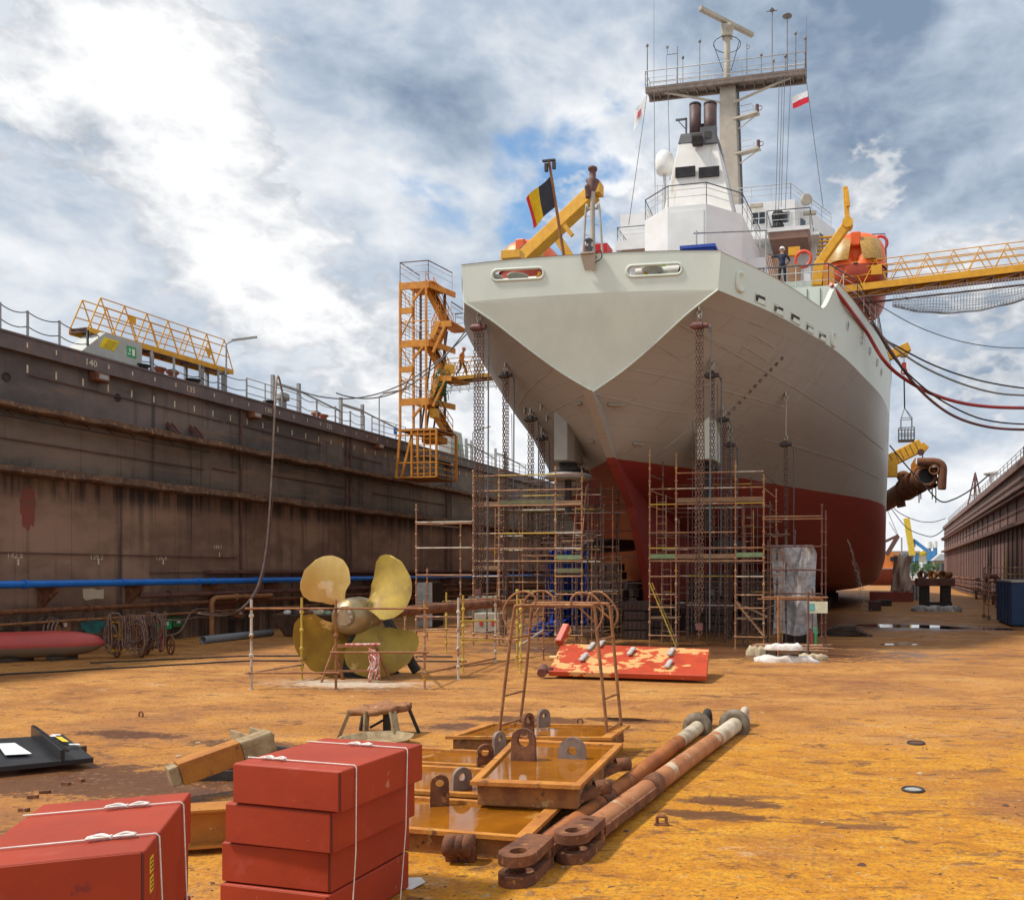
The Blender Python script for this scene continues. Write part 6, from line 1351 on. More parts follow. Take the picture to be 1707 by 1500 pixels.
for i, (a_, mm) in enumerate(((130, m_brzp), (40, m_brz), (220, m_brz), (310, m_brz))): blade(R(a_), mm)
st = thing('propeller_stand', 'black steel stand carrying the bronze propeller', 'stand', (pc.x, pc.y + .3, 0))
b0 = V(pc.x - .1, pc.y + .35, 0)
for dy in (-.1, .75): MB().prism([b0 + V(-.55, dy, .02), b0 + V(.55, dy, .02), b0 + V(.40, dy, .75), b0 + V(.30, dy, 1.35), b0 + V(-.25, dy, 1.35), b0 + V(-.34, dy, .75)], .06).build('side_plate', m_black, st)
MB().b2(b0 + V(-.7, -.2, 0), b0 + V(.7, .9, .07)).build('base_plate', m_black, st); MB().b2(b0 + V(-.35, -.05, 1.3), b0 + V(.35, .75, 1.36)).build('saddle_plate', m_black, st)
MB().bar(b0 + V(.3, .9, 1.55), b0 + V(1.2, 1.0, .05), .2, .2).build('prop', m_black, st)
def gpost(t, px, yb, yt, mat, r=.027):
    p = G(px, yb); s = F / (p.x * -math.sin(TH) + p.y * math.cos(TH)); h_ = (yb - yt) / s; o = post(t, p, h_, mat, .5, .0); return p, s
fc = thing('tube_fence', 'low fence of rusty and yellow scaffold tubes around the bronze propeller', 'fence', G(560, 1147))
pp = {}
for px, yb, yt, mm in ((419, 1149, 999, m_tubew), (503, 1133, 996, m_tubey), (560, 1149, 1000, m_rust_lt), (708, 1149, 1000, m_tube), (764, 1133, 996, m_tubew), (772, 1121, 992, m_tubey), (826, 1104, 992, m_tubew), (744, 1088, 987, m_tubey), (862, 1112, 985, m_tubey), (868, 1122, 1000, m_tubey), (906, 1100, 985, m_rust_lt), (935, 1068, 985, m_tubey), (675, 1090, 1005, m_tube), (610, 1085, 1010, m_rust_lt)): pp[px] = gpost(fc, px, yb, yt, mm)
def gl(pa, pb, ya, yb, mat=m_tube, r=None):
    (a, sa), (c_, sb) = pp[pa], pp[pb]; A = V(a.x, a.y - .05, H + (PY - ya) / sa); B_ = V(c_.x, c_.y - .05, H + (PY - yb) / sb); d = (B_ - A).normalized() * .12
    return ledger(fc, A - d, B_ + d, mat)
for q in ((419, 560, 1014, 1014, m_rust_lt), (560, 708, 1014, 1014, m_rust_lt), (560, 708, 1087, 1087, m_rust_lt), (419, 560, 1121, 1121, m_rust_lt), (419, 503, 1121, 1108), (708, 826, 1122, 1097, m_rust_lt), (503, 610, 1100, 1060), (772, 826, 1035, 1034, m_tubey), (772, 826, 1066, 1067, m_tubey), (772, 826, 1000, 997), (826, 906, 1060, 1055), (868, 906, 1075, 1050, m_tubew), (744, 935, 1002, 1000), (675, 744, 1052, 1048), (610, 675, 1062, 1060), (675, 708, 1085, 1100), (744, 862, 1060, 1066), (862, 935, 1025, 1020)): gl(*q)
p0, p1 = AY(640, 1021, 22.2), AY(832, 1005, 27.0)
shf = thing('long_pipe', 'long brown pipe lying level across the tube fence behind the propeller', 'pipe', p0)
MB().tube([p0, p1], .15, 14).build('pipe', m_rust, shf); MB().tube([p1, p1 + (p1 - p0).normalized() * 1.4], .09, 10).build('spigot', m_rust_lt, shf)
# saw-horse in front of the propeller with tape
q0, q1 = G(548, 1136), G(628, 1136); sh_ = thing('saw_horse', 'rusty saw-horse with red and white tape standing before the propeller', 'saw-horse', q0)
zt_ = .95
MB().bar(q0 + V(.1, .1, zt_), q1 + V(-.1, .1, zt_), .1, .08).build('top_beam', m_rust_lt, sh_)
for q, sx_ in ((q0, .0), (q1, .0)):
    for dy, dx in ((-.15, -.12), (.45, .12)): MB().bar(q + V(dx, dy, 0), q + V((.1 if q is q0 else -.1), .12, zt_), .08, .05).build('leg', m_rust_lt, sh_)
MB().bar(q0 + V(0, -.1, .3), q1 + V(0, -.1, .3), .05).build('stretcher', m_rust_lt, sh_)
m_tape = M('warning_tape', (.75, .70, .66), (.62, .05, .04), .5, scale=9)
r_ = random.Random(3); mb = MB(); c_ = q1 + V(-.05, -.2, .5)
for i in range(14): mb.tube(curve_pts([c_ + V(r_.uniform(-.12, .2), r_.uniform(-.06, .06), .42 - i * .02), c_ + V(r_.uniform(-.1, .25), r_.uniform(-.1, .1), r_.uniform(-.2, .3)), c_ + V(r_.uniform(-.05, .25), r_.uniform(-.1, .1), r_.uniform(-.45, -.1))], 4), .018, 4)
mb.build('tape', m_tape, sh_)
MB().tube([q0 + V(.5, 0, zt_ + .06), q1 + V(.1, 0, zt_ + .06)], .03, 6).build('tape_roll', m_tape, sh_)
# ================================================================ red painted plate
m_plate = M('plate_red', (.46, .055, .018), (.36, .04, .016), .48, scale=2, patches=[((.62, .34, .13), .525, .015, .95, (.8, 1.3, 1)), ((.46, .055, .018), .56, .015, 2.6)])
A, B_, C_, D = G(914, 1118, .22), G(1178, 1126, .22), None, None
C_ = AY(1182, 1081, B_.y + 1.95); D = AY(936, 1072, A.y + 1.95)
pla = thing('steel_rudder', 'large orange-red steel plate with yellow primer patches lying tilted on the floor', 'rudder plate', (A.x, A.y, 0))
nrm = (B_ - A).cross(D - A).normalized(); mid_ = [A, B_, C_, D]
MB().prism([p - nrm * .075 for p in mid_], .15).build('plate', m_plate, pla, bevel=.02)
def pq(u, v, o_=0): return A.lerp(B_, u).lerp(D.lerp(C_, u), v) + nrm * o_
m_lug = M('anode_grey', (.50, .46, .45), (.36, .32, .31), .6, scale=6)
for u, v in ((.22, .85), (.20, .45), (.50, .72), (.76, .75), (.76, .3), (.28, .98)): MB().bar(pq(u - .01, v - .13, .07), pq(u + .01, v + .13, .07), .15, .08).build('anode', m_lug, pla, bevel=.04)
MB().bar(pq(-.01, .95, .02), pq(.03, 1.25, .35), .22, .3).build('hinge_arm', m_plate, pla, bevel=.03); MB().cyl(pq(-.04, .12, -.03), pq(-.04, -.05, -.03), .13, 14).bar(pq(-.03, .05, -.03), pq(.02, .05, -.03), .14, .16).build('hinge', m_hoist, pla)
MB().cyl(pq(-.03, .45, 0), pq(.02, .45, 0), .07).build('pin', m_plate, pla)
MB().b2(pq(.08, .35) + V(-.3, -.2, -.25), pq(.08, .35) + V(.4, .2, -.12)).build('block', m_wood, pla)
MB().box(pq(.5, .85) - V(0, 0, .3), (3.6, .25, .22)).build('block', m_wood, pla)
# ================================================================ rusty hatch pans, handrail ladder
m_pan = M('pan_rust', (.52, .21, .025), (.36, .125, .02), .75, scale=2.6, patches=[((.50, .26, .05), .56, .1, 4), ((.12, .045, .02), .60, .08, 6)], bump=.5, bscale=28)
m_panw = M('pan_side_rust', (.34, .15, .04), (.20, .08, .03), .85, scale=5, patches=[((.40, .30, .14), .6, .12, 6), ((.06, .03, .02), .62, .08, 9)], bump=.7, bscale=30)
m_pwater = M('pan_water', (.33, .115, .008), (.21, .07, .006), .05, scale=1.4, bump=.02, bscale=6, patches=[((.42, .20, .04), .60, .08, 1.3, None, .6)])
def pan(label, n0, n1, f1, f0, z0, z1, dry=False, lugs=()):
    """corners near-left, near-right, far-right, far-left; z0 underside, z1 rim"""
    t = thing('hatch_cover', label, 'hatch cover', (n0[0], n0[1], z0), 'rusty hatch covers on the floor'); Q = [V(*p[:2], 0) for p in (n0, n1, f1, f0)]; c_ = sum(Q, V(0, 0, 0)) / 4
    ins = lambda k_, z: [q.lerp(c_, k_ / (q - c_).length) + V(0, 0, z) for q in Q]
    o_, i_ = ins(0, z1), ins(.17, z1); o2, i2 = ins(0, z1 - .045), ins(.17, z1 - .07)
    mb = MB(); mb.add(o_ + i_ + i2 + o2, [(k_, (k_ + 1) % 4, 4 + (k_ + 1) % 4, 4 + k_) for k_ in range(4)] + [(4 + k_, 4 + (k_ + 1) % 4, 8 + (k_ + 1) % 4, 8 + k_) for k_ in range(4)] + [(12 + k_, 12 + (k_ + 1) % 4, (k_ + 1) % 4, k_) for k_ in range(4)]); mb.build('rim', m_pan, t)
    w0, w1_ = ins(.12, z0 + .002), ins(.12, z1 - .046)
    MB().add(w0 + w1_, [(k_, (k_ + 1) % 4, 4 + (k_ + 1) % 4, 4 + k_) for k_ in range(4)] + [(0, 3, 2, 1), (4, 5, 6, 7)]).build('tray', m_panw, t)
    MB().add(ins(.168, z1 - .034), [(0, 1, 2, 3)]).build('rain_water', m_pan if dry else m_pwater, t)
    return t
def lug(t, p, h_, w_, mat, ang=0, hole=.07):
    d = V(math.cos(ang), math.sin(ang), 0); p = Vector(p); k_ = 14; out = [p - d * w_, p + d * w_] + [p + V(0, 0, h_ - w_ * .9) + d * w_ * .95 * math.cos(math.pi * i / k_) + V(0, 0, w_ * .95 * math.sin(math.pi * i / k_)) for i in range(k_ + 1)]
    c_ = p + V(0, 0, h_ - w_ * .9); inn = [c_ + d * hole * math.cos(a_) + V(0, 0, hole * math.sin(a_)) for a_ in [2 * math.pi * i / 14 for i in range(14)]]
    nn = V(0, 0, 1).cross(d) * .03; vs, fs = filled(out, [inn], lambda *q: Vector(q)); mb = MB(); mb.add([Vector(v) + nn for v in vs], fs); mb.add([Vector(v) - nn for v in vs], [f[::-1] for f in fs])
    for lp in (out, inn): m_ = len(lp); mb.add([q + nn for q in lp] + [q - nn for q in lp], [(i, (i + 1) % m_, m_ + (i + 1) % m_, m_ + i) for i in range(m_)])
    if mat is m_rust: mb.ring(c_ + nn * 1.3, V(0, 0, 1).cross(d), hole + .025, .025, 16)
    return mb.build('lifting_lug', mat, t)
m_lugg = M('lug_grey', (.24, .18, .15), (.16, .11, .09), .7, scale=6)
zr2 = .26; n1_, f1_ = G(879, 1396, zr2), G(936, 1342, zr2)
P2 = pan('near rusty hatch cover full of brown rainwater behind the red box stack', (n1_.x - 2.3, n1_.y + .05), n1_, f1_, (f1_.x - 2.3, f1_.y + .05), 0, zr2)
zr1 = .56; a, c_ = G(783, 1302, zr1), G(967, 1309, zr1); e, f = G(1039, 1238, zr1), G(856, 1231, zr1)
P1 = pan('topmost rusty hatch cover with two lifting lugs, lying across the others', a, c_, e, f, zr2 + .003, zr1)
zr3 = .26; a3, b3 = G(786, 1323, zr3), G(800, 1279, zr3)
P3 = pan('rusty hatch cover half under the topmost one, with a grey lug and sky reflection', (a3.x - 1.7, a3.y), (a3.x + .3, a3.y), (b3.x + .4, b3.y), (b3.x - 1.7, b3.y), 0, zr3)
a4, b4 = G(818, 1278, zr3 + .02), G(826, 1251, zr3 + .02)
P5 = pan('rusty hatch cover strip behind the half-covered one, left of the ladder foot', (a4.x - 1.6, a4.y + .06), (a4.x + .2, a4.y + .06), (b4.x + .3, b4.y), (b4.x - 1.6, b4.y), 0, zr3 + .02)
zr4 = .40; q = [G(742, 1227, zr4), G(1018, 1229, zr4), G(1050, 1208, zr4), G(812, 1204, zr4)]
P4 = pan('farthest rusty hatch cover on which the handrail ladder stands', *q, 0.0, zr4)
p = G(873, 1268, zr1 - .04); lug(P1, p, .42, .17, m_rust, .0, .085); p = G(954, 1265, zr1 - .04); lug(P1, p, .28, .19, m_lugg, .05, .06)
p = G(733, 1342, zr2 - .03); lug(P2, p, .36, .11, m_rust, .5, .05); p = G(770, 1316, zr3 - .03); lug(P3, p, .28, .13, m_lugg, .9, .05); lug(P5, G(809, 1276, zr3), .3, .12, m_rust, .7, .06); lug(P5, G(832, 1260, zr3), .36, .11, m_lugg, 1.1, .04)
lug(P4, G(880, 1224, zr4), .34, .12, m_rust, 1.2, .06); lug(P4, G(906, 1212, zr4), .30, .12, m_lugg, 1.0, .04)
for px in (760, 772, 786): p = G(px, 1400, .2); MB().lathe([(.05, -.06), (.11, -.06), (.11, .06), (.05, .06)], p + V(0, -.10, -.02), (1, .1, 0), 16).bar(p + V(0, -.09, 0), p + V(0, -.05, -.19), .08, .14).build('hinge', m_rust, P2)
for t_ in (.25, .75): p = c_.lerp(e, t_) + V(.1, -.05, -.16); MB().pipe(p - V(.06, .02, 0), p + V(.1, .1, 0), .09, .05, 16).bar(p - V(.22, .3, .08), p, .12, .1).build('hinge', m_rust, P1)
# straddle ladder
ld = thing('handrail_ladder', 'rusty tube step-over ladder with hoop handrails standing on the hatch covers', 'ladder', (G(935, 1240).x, 13.2, zr4))
def LP(px, py, Y): return AY(px, py, Y)
fr = []
for pts, Y in (([(829, 1250), (843, 1130), (857, 1020), (862, 1011), (872, 1009), (978, 1009), (988, 1012), (992, 1024), (1003, 1130), (1013, 1232)], 12.9), ([(863, 1232), (876, 1130), (886, 1018), (889, 1008), (900, 1005), (1004, 1006), (1013, 1010), (1018, 1022), (1028, 1130), (1038, 1236)], 13.55)):
    P_ = [LP(x, y, Y) for x, y in pts]; fr.append(P_); MB().tube(curve_pts(P_, 5), .028, 8).build('side_frame', m_rust_lt, ld)
for ya in (1062, 1112, 1157, 1206):
    for sx_ in (0, 1):
        def at(P_, pts_rng):
            z = AY(900, ya, 13.2).z
            for u, v in zip(P_, P_[1:]):
                if (u.z - z) * (v.z - z) <= 0 and abs(u.z - v.z) > 1e-5: return u.lerp(v, (z - u.z) / (v.z - u.z))
        if ya == 1112: continue
        A_, B2 = (at(P_[:5], 0) if sx_ == 0 else at(P_[5:], 0) for P_ in fr)
        if A_ and B2: MB().tube([A_, B2], .02, 6).build('rung', m_rust_lt, ld)
for pts, Y in (([(892, 1009), (892, 995), (876, 986), (855, 992), (841, 1012), (840, 1030), (848, 1049)], 12.8), ([(922, 1005), (921, 994), (906, 985), (884, 990), (872, 1008), (872, 1028), (880, 1040)], 13.65), ([(953, 1009), (953, 997), (965, 988), (988, 992), (1004, 1012), (1004, 1032), (995, 1050)], 12.8), ([(979, 1004), (984, 990), (998, 986), (1014, 996), (1028, 1016), (1029, 1032), (1021, 1046)], 13.65)):
    MB().tube(curve_pts([LP(x, y, Y) for x, y in pts], 5), .019, 7).build('hoop', m_rust_lt, ld)
for (x0_, y0_, x1_, y1_, Y) in ((858, 1032, 880, 1010, 12.9), (990, 1036, 965, 1012, 12.9), (1018, 1032, 992, 1008, 13.55), (888, 1030, 902, 1008, 13.55)): MB().tube([LP(x0_, y0_, Y), LP(x1_, y1_, Y)], .016, 6).build('gusset_tube', m_rust_lt, ld)
# ================================================================ tie rods
def tierod(label, n_, f_, r, mats, pale):
    n_, f_ = Vector(n_), Vector(f_); d = (f_ - n_).normalized(); t = thing('tie_rod', label, 'tie rod', (n_.x, n_.y, 0), 'rusty tie rods on the floor'); L_ = (f_ - n_).length; U = V(0, 0, 1); s_ = d.cross(U).normalized(); Z = V(0, 0, r + .02)
    P_ = [n_ + d * (L_ * k_ / 12) + Z for k_ in range(1, 13)]; P_[0] = n_ + d * .42 + Z
    MB().tube(P_, r, 20).build('rod', mats, t)
    for s2 in (-1, 1): MB().bar(n_ + d * .5 + Z + s_ * s2 * (r + .01), n_ + d * 2.2 + Z + s_ * s2 * (r + .01), .035, .11).build('stiffener_bar', m_rust, t)
    MB().cyl(n_ + d * 2.25 + Z, n_ + d * 2.6 + Z, r + .015, 20).build('sleeve', m_rust, t)
    for z in (.055, .25):
        k_ = 22; c_ = n_ + V(0, 0, z + .0); hole = [c_ + (d * math.cos(a_) + s_ * math.sin(a_)) * .085 for a_ in [2 * math.pi * i / k_ for i in range(k_)]]
        out = [c_ + (d * math.cos(a_) + s_ * math.sin(a_)) * .19 for a_ in [math.pi * .55 + math.pi * .9 * i / k_ for i in range(k_ + 1)]] + [c_ + d * .52 - s_ * .15, c_ + d * .52 + s_ * .15]
        vs, fs = filled(out, [hole], lambda *q: Vector(q)); mb = MB(); mb.add([Vector(v) + V(0, 0, .05) for v in vs], fs); mb.add([Vector(v) - V(0, 0, .05) for v in vs], [g[::-1] for g in fs])
        for lp in (out, hole): m_ = len(lp); mb.add([q + V(0, 0, .05) for q in lp] + [q - V(0, 0, .05) for q in lp], [(i, (i + 1) % m_, m_ + (i + 1) % m_, m_ + i) for i in range(m_)])
        mb.build('clevis_plate', m_rust, t, bevel=.012)
    MB().tube([n_ + d * .36 + Z, n_ + d * .58 + Z], [.17, r], 16).build('clevis_neck', m_rust, t)
    if True: MB().tube([f_ - d * 1.3 + Z, f_ + Z], [r + .004, r + .012], 20).build('pale_end', pale, t)
    MB().pipe(f_ + d * .0 + Z, f_ + d * .05 + Z, r + .16, r - .02, 28).build('flange', M('flange_grey', (.24, .20, .15), (.12, .09, .06), .7, scale=5, metal=.2), t)
    c_ = f_ + d * .75 + Z; MB().tube([f_ + Z, c_ - d * .2], [r * .95, r * .8], 14).ring(c_ + d * .08, s_, .15, .075, 18, 8).build('end_eye', pale if 'paler' in label else m_dark, t); return t
m_rodo = M('rod_rust', (.40, .135, .03), (.27, .08, .025), .8, scale=2, patches=[((.40, .17, .06), .58, .1, 5), ((.08, .03, .02), .64, .08, 4)], bump=.4, bscale=35)
m_rodp = M('rod_pale_rust', (.42, .18, .07), (.31, .11, .04), .8, scale=2.4, patches=[((.56, .46, .33), .58, .1, 2.2), ((.16, .07, .04), .60, .08, 5)], bump=.4, bscale=35)
m_pend = M('rod_end_pale', (.60, .54, .42), (.36, .26, .16), .7, scale=3.5)
r1n, r1f = G(864, 1452, .1), G(1162, 1216, .1); r2n, r2f = G(955, 1415, .1), G(1224, 1214, .1)
tierod('darker of two long rusty rods, nearer the hatch covers', (r1n.x, r1n.y, 0), (r1f.x, r1f.y, 0), .115, m_rodo, m_pend)
tierod('paler of two long rusty rods, on the open floor side', (r2n.x, r2n.y, 0), (r2f.x, r2f.y, 0), .135, m_rodp, m_pend)
# floor fittings
p = G(1103, 1375); t = thing('pad_eye', 'small square rusty eye standing on the bare floor right of the rods', 'pad eye', p)
MB().tube([p + V(-.055, 0, 0), p + V(-.055, 0, .09), p + V(-.04, 0, .105), p + V(.04, 0, .105), p + V(.055, 0, .09), p + V(.055, 0, 0)], .02, 8).build('eye', m_rust, t); MB().b2(p + V(-.085, -.03, 0), p + V(.085, .03, .02)).build('foot', m_rust, t)
for q, lb in (((1522, 1317), 'round shiny floor drain on the ochre floor at the right'), ((1527, 1239), 'flat rusty floor hatch ring on the floor behind the shiny drain')):
    p = G(*q); t = thing('floor_drain', lb, 'drain', p); MB().lathe([(.12, 0), (.12, .012), (.10, .018)], p, n=24).build('cover', m_galv if q[0] == 1522 else m_rust, t); MB().ring(p + V(0, 0, .012), (0, 0, 1), .14, .02, 28).build('ring', m_dark, t)
for q, lb in (((235, 1195), 'tiny rusty eye on the floor left of the stool'), ((967, 1207), 'small rusty eye just beyond the hatch covers')): p = G(*q); tag(MB().ring(p + V(0, 0, .05), (.2, 1, 0), .06, .016, 14).build('pad_eye', m_rust, None, loc=p), lb, 'pad eye')
# ================================================================ red steel boxes
m_box = M('box_red', (.36, .042, .015), (.29, .035, .014), .55, scale=1.3, patches=[((.38, .07, .045), .58, .2, 3), ((.20, .03, .02), .66, .06, 6), ((.42, .20, .13), .70, .04, 9), ((.43, .16, .11), .69, .03, 2.2, (7, 1.2, 1))], bump=.10, bscale=14)
m_box.node_tree.nodes['Principled BSDF'].inputs['Specular IOR Level'].default_value = .3
m_boxl = M('box_inner_dark', (.10, .02, .016), None, .7)
def rbox(label, c, w_, d_, h_, rz, group, skew=0):
    """box folded from sheet: lid top, front panel with a rolled edge"""
    t = thing('steel_box', label, 'steel box', c, group); m_ = Matrix.Rotation(rz, 3, 'Z'); c = Vector(c)
    L = lambda x, y, z: c + m_ @ V(x, y, z)
    def bx_(x0, x1, y0, y1, z0, z1, name, mat, bev=.012): mb = MB(); mb.box(L((x0 + x1) / 2, (y0 + y1) / 2, (z0 + z1) / 2), (x1 - x0, y1 - y0, z1 - z0), rz); return mb.build(name, mat, t, bevel=bev, seg=3)
    bx_(-w_ / 2, w_ / 2, -d_ / 2 + .012, d_ / 2, 0.004, h_ - .004, 'body', m_box, .014)
    bx_(-w_ / 2 + .006, w_ / 2 - .022, -d_ / 2, -d_ / 2 + .0118, .012, h_ - .012, 'front_panel', m_box, .005)
    bx_(w_ / 2 - .020, w_ / 2 - .012, -d_ / 2 + .004, -d_ / 2 + .0118, .01, h_ - .02, 'seam', m_boxl, 0); return t
hb_ = .345
def boxpose(FRp, BRp, FLp, zt, wt=.3):
    fr_, br_, fl_ = G(*FRp, zt), G(*BRp, zt), G(*FLp, zt); d = br_ - fr_; wv_ = fr_ - fl_
    th1 = math.atan2(-d.x, d.y); th2 = math.atan2(wv_.y, wv_.x); rz = wt * th1 + (1 - wt) * th2
    return fr_, d.length, wv_.length, rz
fr_, D2, W2, rz2 = boxpose((568, 1285), (708, 1239), (386, 1271), 4 * hb_)
c2 = fr_ + Matrix.Rotation(rz2, 3, 'Z') @ V(-W2 / 2, D2 / 2, 0); c2.z = 0
z = 0
for i, (dx, dy, rz) in enumerate(((-.16, .04, .02), (-.17, .07, .03), (-.09, .02, .0), (.0, .0, .0))):
    rbox(['red steel box at the bottom of the four-high stack', 'red steel box second from the bottom of the four-high stack', 'red steel box second from the top of the four-high stack', 'red steel box on top of the four-high stack, tied with white cord'][i], (c2.x + dx, c2.y + dy, z), W2, D2, hb_, rz2 + rz, 'red boxes of the four-high stack'); z += hb_
m_cord = M('white_cord', (.78, .72, .66), None, .7, scale=12)
def cord(label, c, w_, d_, h_, rz, ys, knot, sag=.012):
    t = thing('cord', label, 'cord', (c[0], c[1], h_)); m_ = Matrix.Rotation(rz, 3, 'Z'); c = Vector(c); e = .008
    for i, (y, yb) in enumerate(ys):
        L = lambda x, z, y_=y: c + m_ @ V(x, y_, z)
        P_ = [L(-w_ / 2 - e, h_ - .3), L(-w_ / 2 - e, h_ + e), L(w_ / 2 - .01, h_ + e), L(w_ / 2 + e, h_ - .01), c + m_ @ V(w_ / 2 + e + .03, lerp(y, yb, .5), h_ * .5), c + m_ @ V(w_ / 2 + e + .02, yb, .05)]
        MB().tube(P_, .0048, 6).build('strand', m_cord, t)
        k_ = L(knot[i], h_ + .012); mb = MB()
        for j in range(2):
            for s_ in (-1, 1): mb.tube(curve_pts([k_, k_ + m_ @ V(s_ * .06, .02 * j + .015, .012), k_ + m_ @ V(s_ * .12, .01 - .03 * j, .006), k_ + m_ @ V(s_ * .05, -.015, .006), k_], 5), .006, 5)
        mb.lathe([(.005, -.014), (.016, 0), (.005, .014)], k_, n=8); mb.build('knot', m_cord, t)
    return t
cord('white cord tied round the four-high red box stack', (c2.x, c2.y, 0), W2, D2, 4 * hb_, rz2, ((-.34 * D2, -.42 * D2), (.28 * D2, .16 * D2)), (-.28, .05))
p = G(690, 1473); tag(MB().prism([p + V(-.25, -.12, .004), p + V(.05, -.14, .004), p + V(.12, .0, .03), p + V(.02, .1, .03), p + V(-.2, .1, .004)], .006).build('paper_scrap', m_sheet, None, loc=p), 'crumpled pale paper under the corner of the four-high stack', 'paper')
zt3 = 4 * .362
fr_, D3, W3, rzl = boxpose((243, 1416), (309, 1319), (0, 1432), zt3, .85)
W3 = (G(62, 1338, zt3) - G(308, 1319, zt3)).length; cl = fr_ + Matrix.Rotation(rzl, 3, 'Z') @ V(-W3 / 2, D3 / 2, 0); cl.z = 0
for i in range(4):
    rbox(['red steel box at the bottom of the stack at the left edge', 'red steel box second from the bottom of the stack at the left edge', 'red steel box just under the stickered one in the stack at the left edge', 'red steel box with yellow stickers on top of the stack at the left edge'][i], (cl.x - (.03 if i % 2 == 0 else 0), cl.y + (.02 if i == 2 else 0), i * .362), W3, D3, .362, rzl + (.012 if i == 2 else 0), 'red boxes of the stack at the left edge')
cord('white cord with bows tied round the red stack at the left edge', cl, W3, D3, zt3, rzl, ((-.28 * D3, -.30 * D3), (.26 * D3, .2 * D3)), (.2, .12))
ml = Matrix.Rotation(rzl, 3, 'Z')
m_stk = M('sticker_yellow', (.80, .55, .02), None, .5)
for k_ in range(2):
    pz = zt3 - .12 - .11 * k_; pts = [cl + ml @ V(W3 / 2 + .002, y - D3 / 2, z_) for y, z_ in ((.09, pz - .045), (.17, pz - .045), (.17, pz + .045), (.09, pz + .045))]
    sk = tag(MB().prism(pts, .003).build('sticker', m_stk, None, loc=pts[0]), ['upper yellow sticker on the side of the top red box at the left edge', 'lower yellow sticker on the side of the top red box at the left edge'][k_], 'sticker')
    mb = MB()
    for j in range(3): mb.box(cl + ml @ V(W3 / 2 + .0045, .13 - D3 / 2, pz + .025 - .024 * j), (.002, .05, .008), rzl)
    mb.build('print', m_dark, sk)
p = cl + ml @ V(-.50, -.28 * D3, zt3); tag(MB().prism([p + V(-.12, -.05, .004), p + V(.09, -.04, .004), p + V(.1, .06, .03), p + V(-.1, .05, .02)], .008).build('cardboard_pad', m_beige, None, loc=p), 'folded beige card under the cord on the left red stack', 'card')
# ================================================================ beams, stool and scrap behind the boxes
m_obeam = M('ochre_beam', (.42, .165, .018), (.30, .10, .014), .7, scale=2, patches=[((.16, .06, .02), .6, .1, 4), ((.50, .38, .2), .66, .05, 8)], bump=.5, bscale=30)
m_wend = M('worn_end', (.36, .28, .16), (.22, .14, .07), .85, scale=6, bump=.6)
def ibeam(t, a, c_, h_, w_, mat, name='beam'):
    a, c_ = Vector(a), Vector(c_); d = (c_ - a).normalized(); s_ = d.cross(V(0, 0, 1)).normalized(); u = s_.cross(d); mb = MB(); mb.bar(a, c_, .03, h_ - .04)
    for k_ in (-1, 1): mb.bar(a + u * k_ * (h_ / 2 - .01), c_ + u * k_ * (h_ / 2 - .01), w_, .03)
    return mb.build(name, mat, t, bevel=.004)
a = G(309, 1418); c_ = a + V(1.15, 1.15, 0) ; t = thing('steel_beam', 'ochre I-beam lying on the floor between the two red stacks', 'beam', a); ibeam(t, a + V(-.15, -.1, .27), a + V(1.6, .75, .27), .40, .34, m_obeam)
a = AY(281, 1294, 9.3); c_ = AY(453, 1232, 10.3); t = thing('steel_beam', 'rusty orange beam with worn ends propped up at a slant behind the boxes', 'beam', (a.x, a.y, 0))
a.z = max(a.z, .16); d = (c_ - a).normalized(); MB().bar(a + d * .12, c_ - d * .42, .32, .30).build('web', m_obeam, t, bevel=.01); MB().bar(a, a + d * .119, .28, .25).build('worn_end', m_wend, t, bevel=.02); MB().bar(c_ - d * .419, c_, .32, .29).build('worn_end', m_wend, t, bevel=.03)
for i, (px, py, w_, d_, h_, rz, mm, lb) in enumerate(((430, 1292, 1.1, .5, .22, .3, m_rust, 'rusty trough lying behind the four-high red stack'), (470, 1268, 1.2, .3, .16, -.25, m_dark, 'dark steel channel lying behind the four-high red stack'), (350, 1300, 1.0, .12, .12, .2, m_dark, 'dark bar lying under the slanting beam'), (420, 1250, .9, .35, .28, -.5, m_wend, 'mouldy timber piece near the raised end of the slanting beam'))):
    p = G(px, py); t = thing('scrap_steel', lb, 'scrap', p); m_ = Matrix.Rotation(rz, 3, 'Z'); mb = MB(); mb.box(p + V(0, 0, .03), (w_, d_, .05), rz)
    for s_ in (-1, 1): mb.box(p + m_ @ V(0, s_ * (d_ / 2 - .02), h_ / 2 + .03), (w_, .04, h_), rz)
    mb.build('channel', mm, t, bevel=.01)
p = G(625, 1245); t = thing('rust_trough', 'flat rusty pale-spotted tray under the stool, behind the red stack', 'tray', p)
MB().lathe([(.02, .05), (.5, .05), (.62, .16), (.66, .16), (.55, .02), (.02, .02)], p, n=8, smooth=False).build('tray', m_wend, t)
fl = [G(565, 1231), G(690, 1232), G(607, 1236)]
t = thing('work_stool', 'low worn work stool with splayed pale legs and a sagging rusty top', 'stool', fl[2])
c_ = G(630, 1226); zt_ = .52
def sag(u, v):
    x = lerp(-.46, .46, u); y = lerp(-.32, .32, v); return c_ + V(x, y + .05, zt_ + .035 * math.sin(u * 9) * math.sin(v * 7) - .03 * math.cos(u * 3.1) + (.07 * math.exp(-((u - .55) ** 2 + (v - .7) ** 2) * 20)))
o = MB().grid(sag, 16, 10).build('top', m_rust_lt, t); q = o.modifiers.new('t', 'SOLIDIFY'); q.thickness = .11
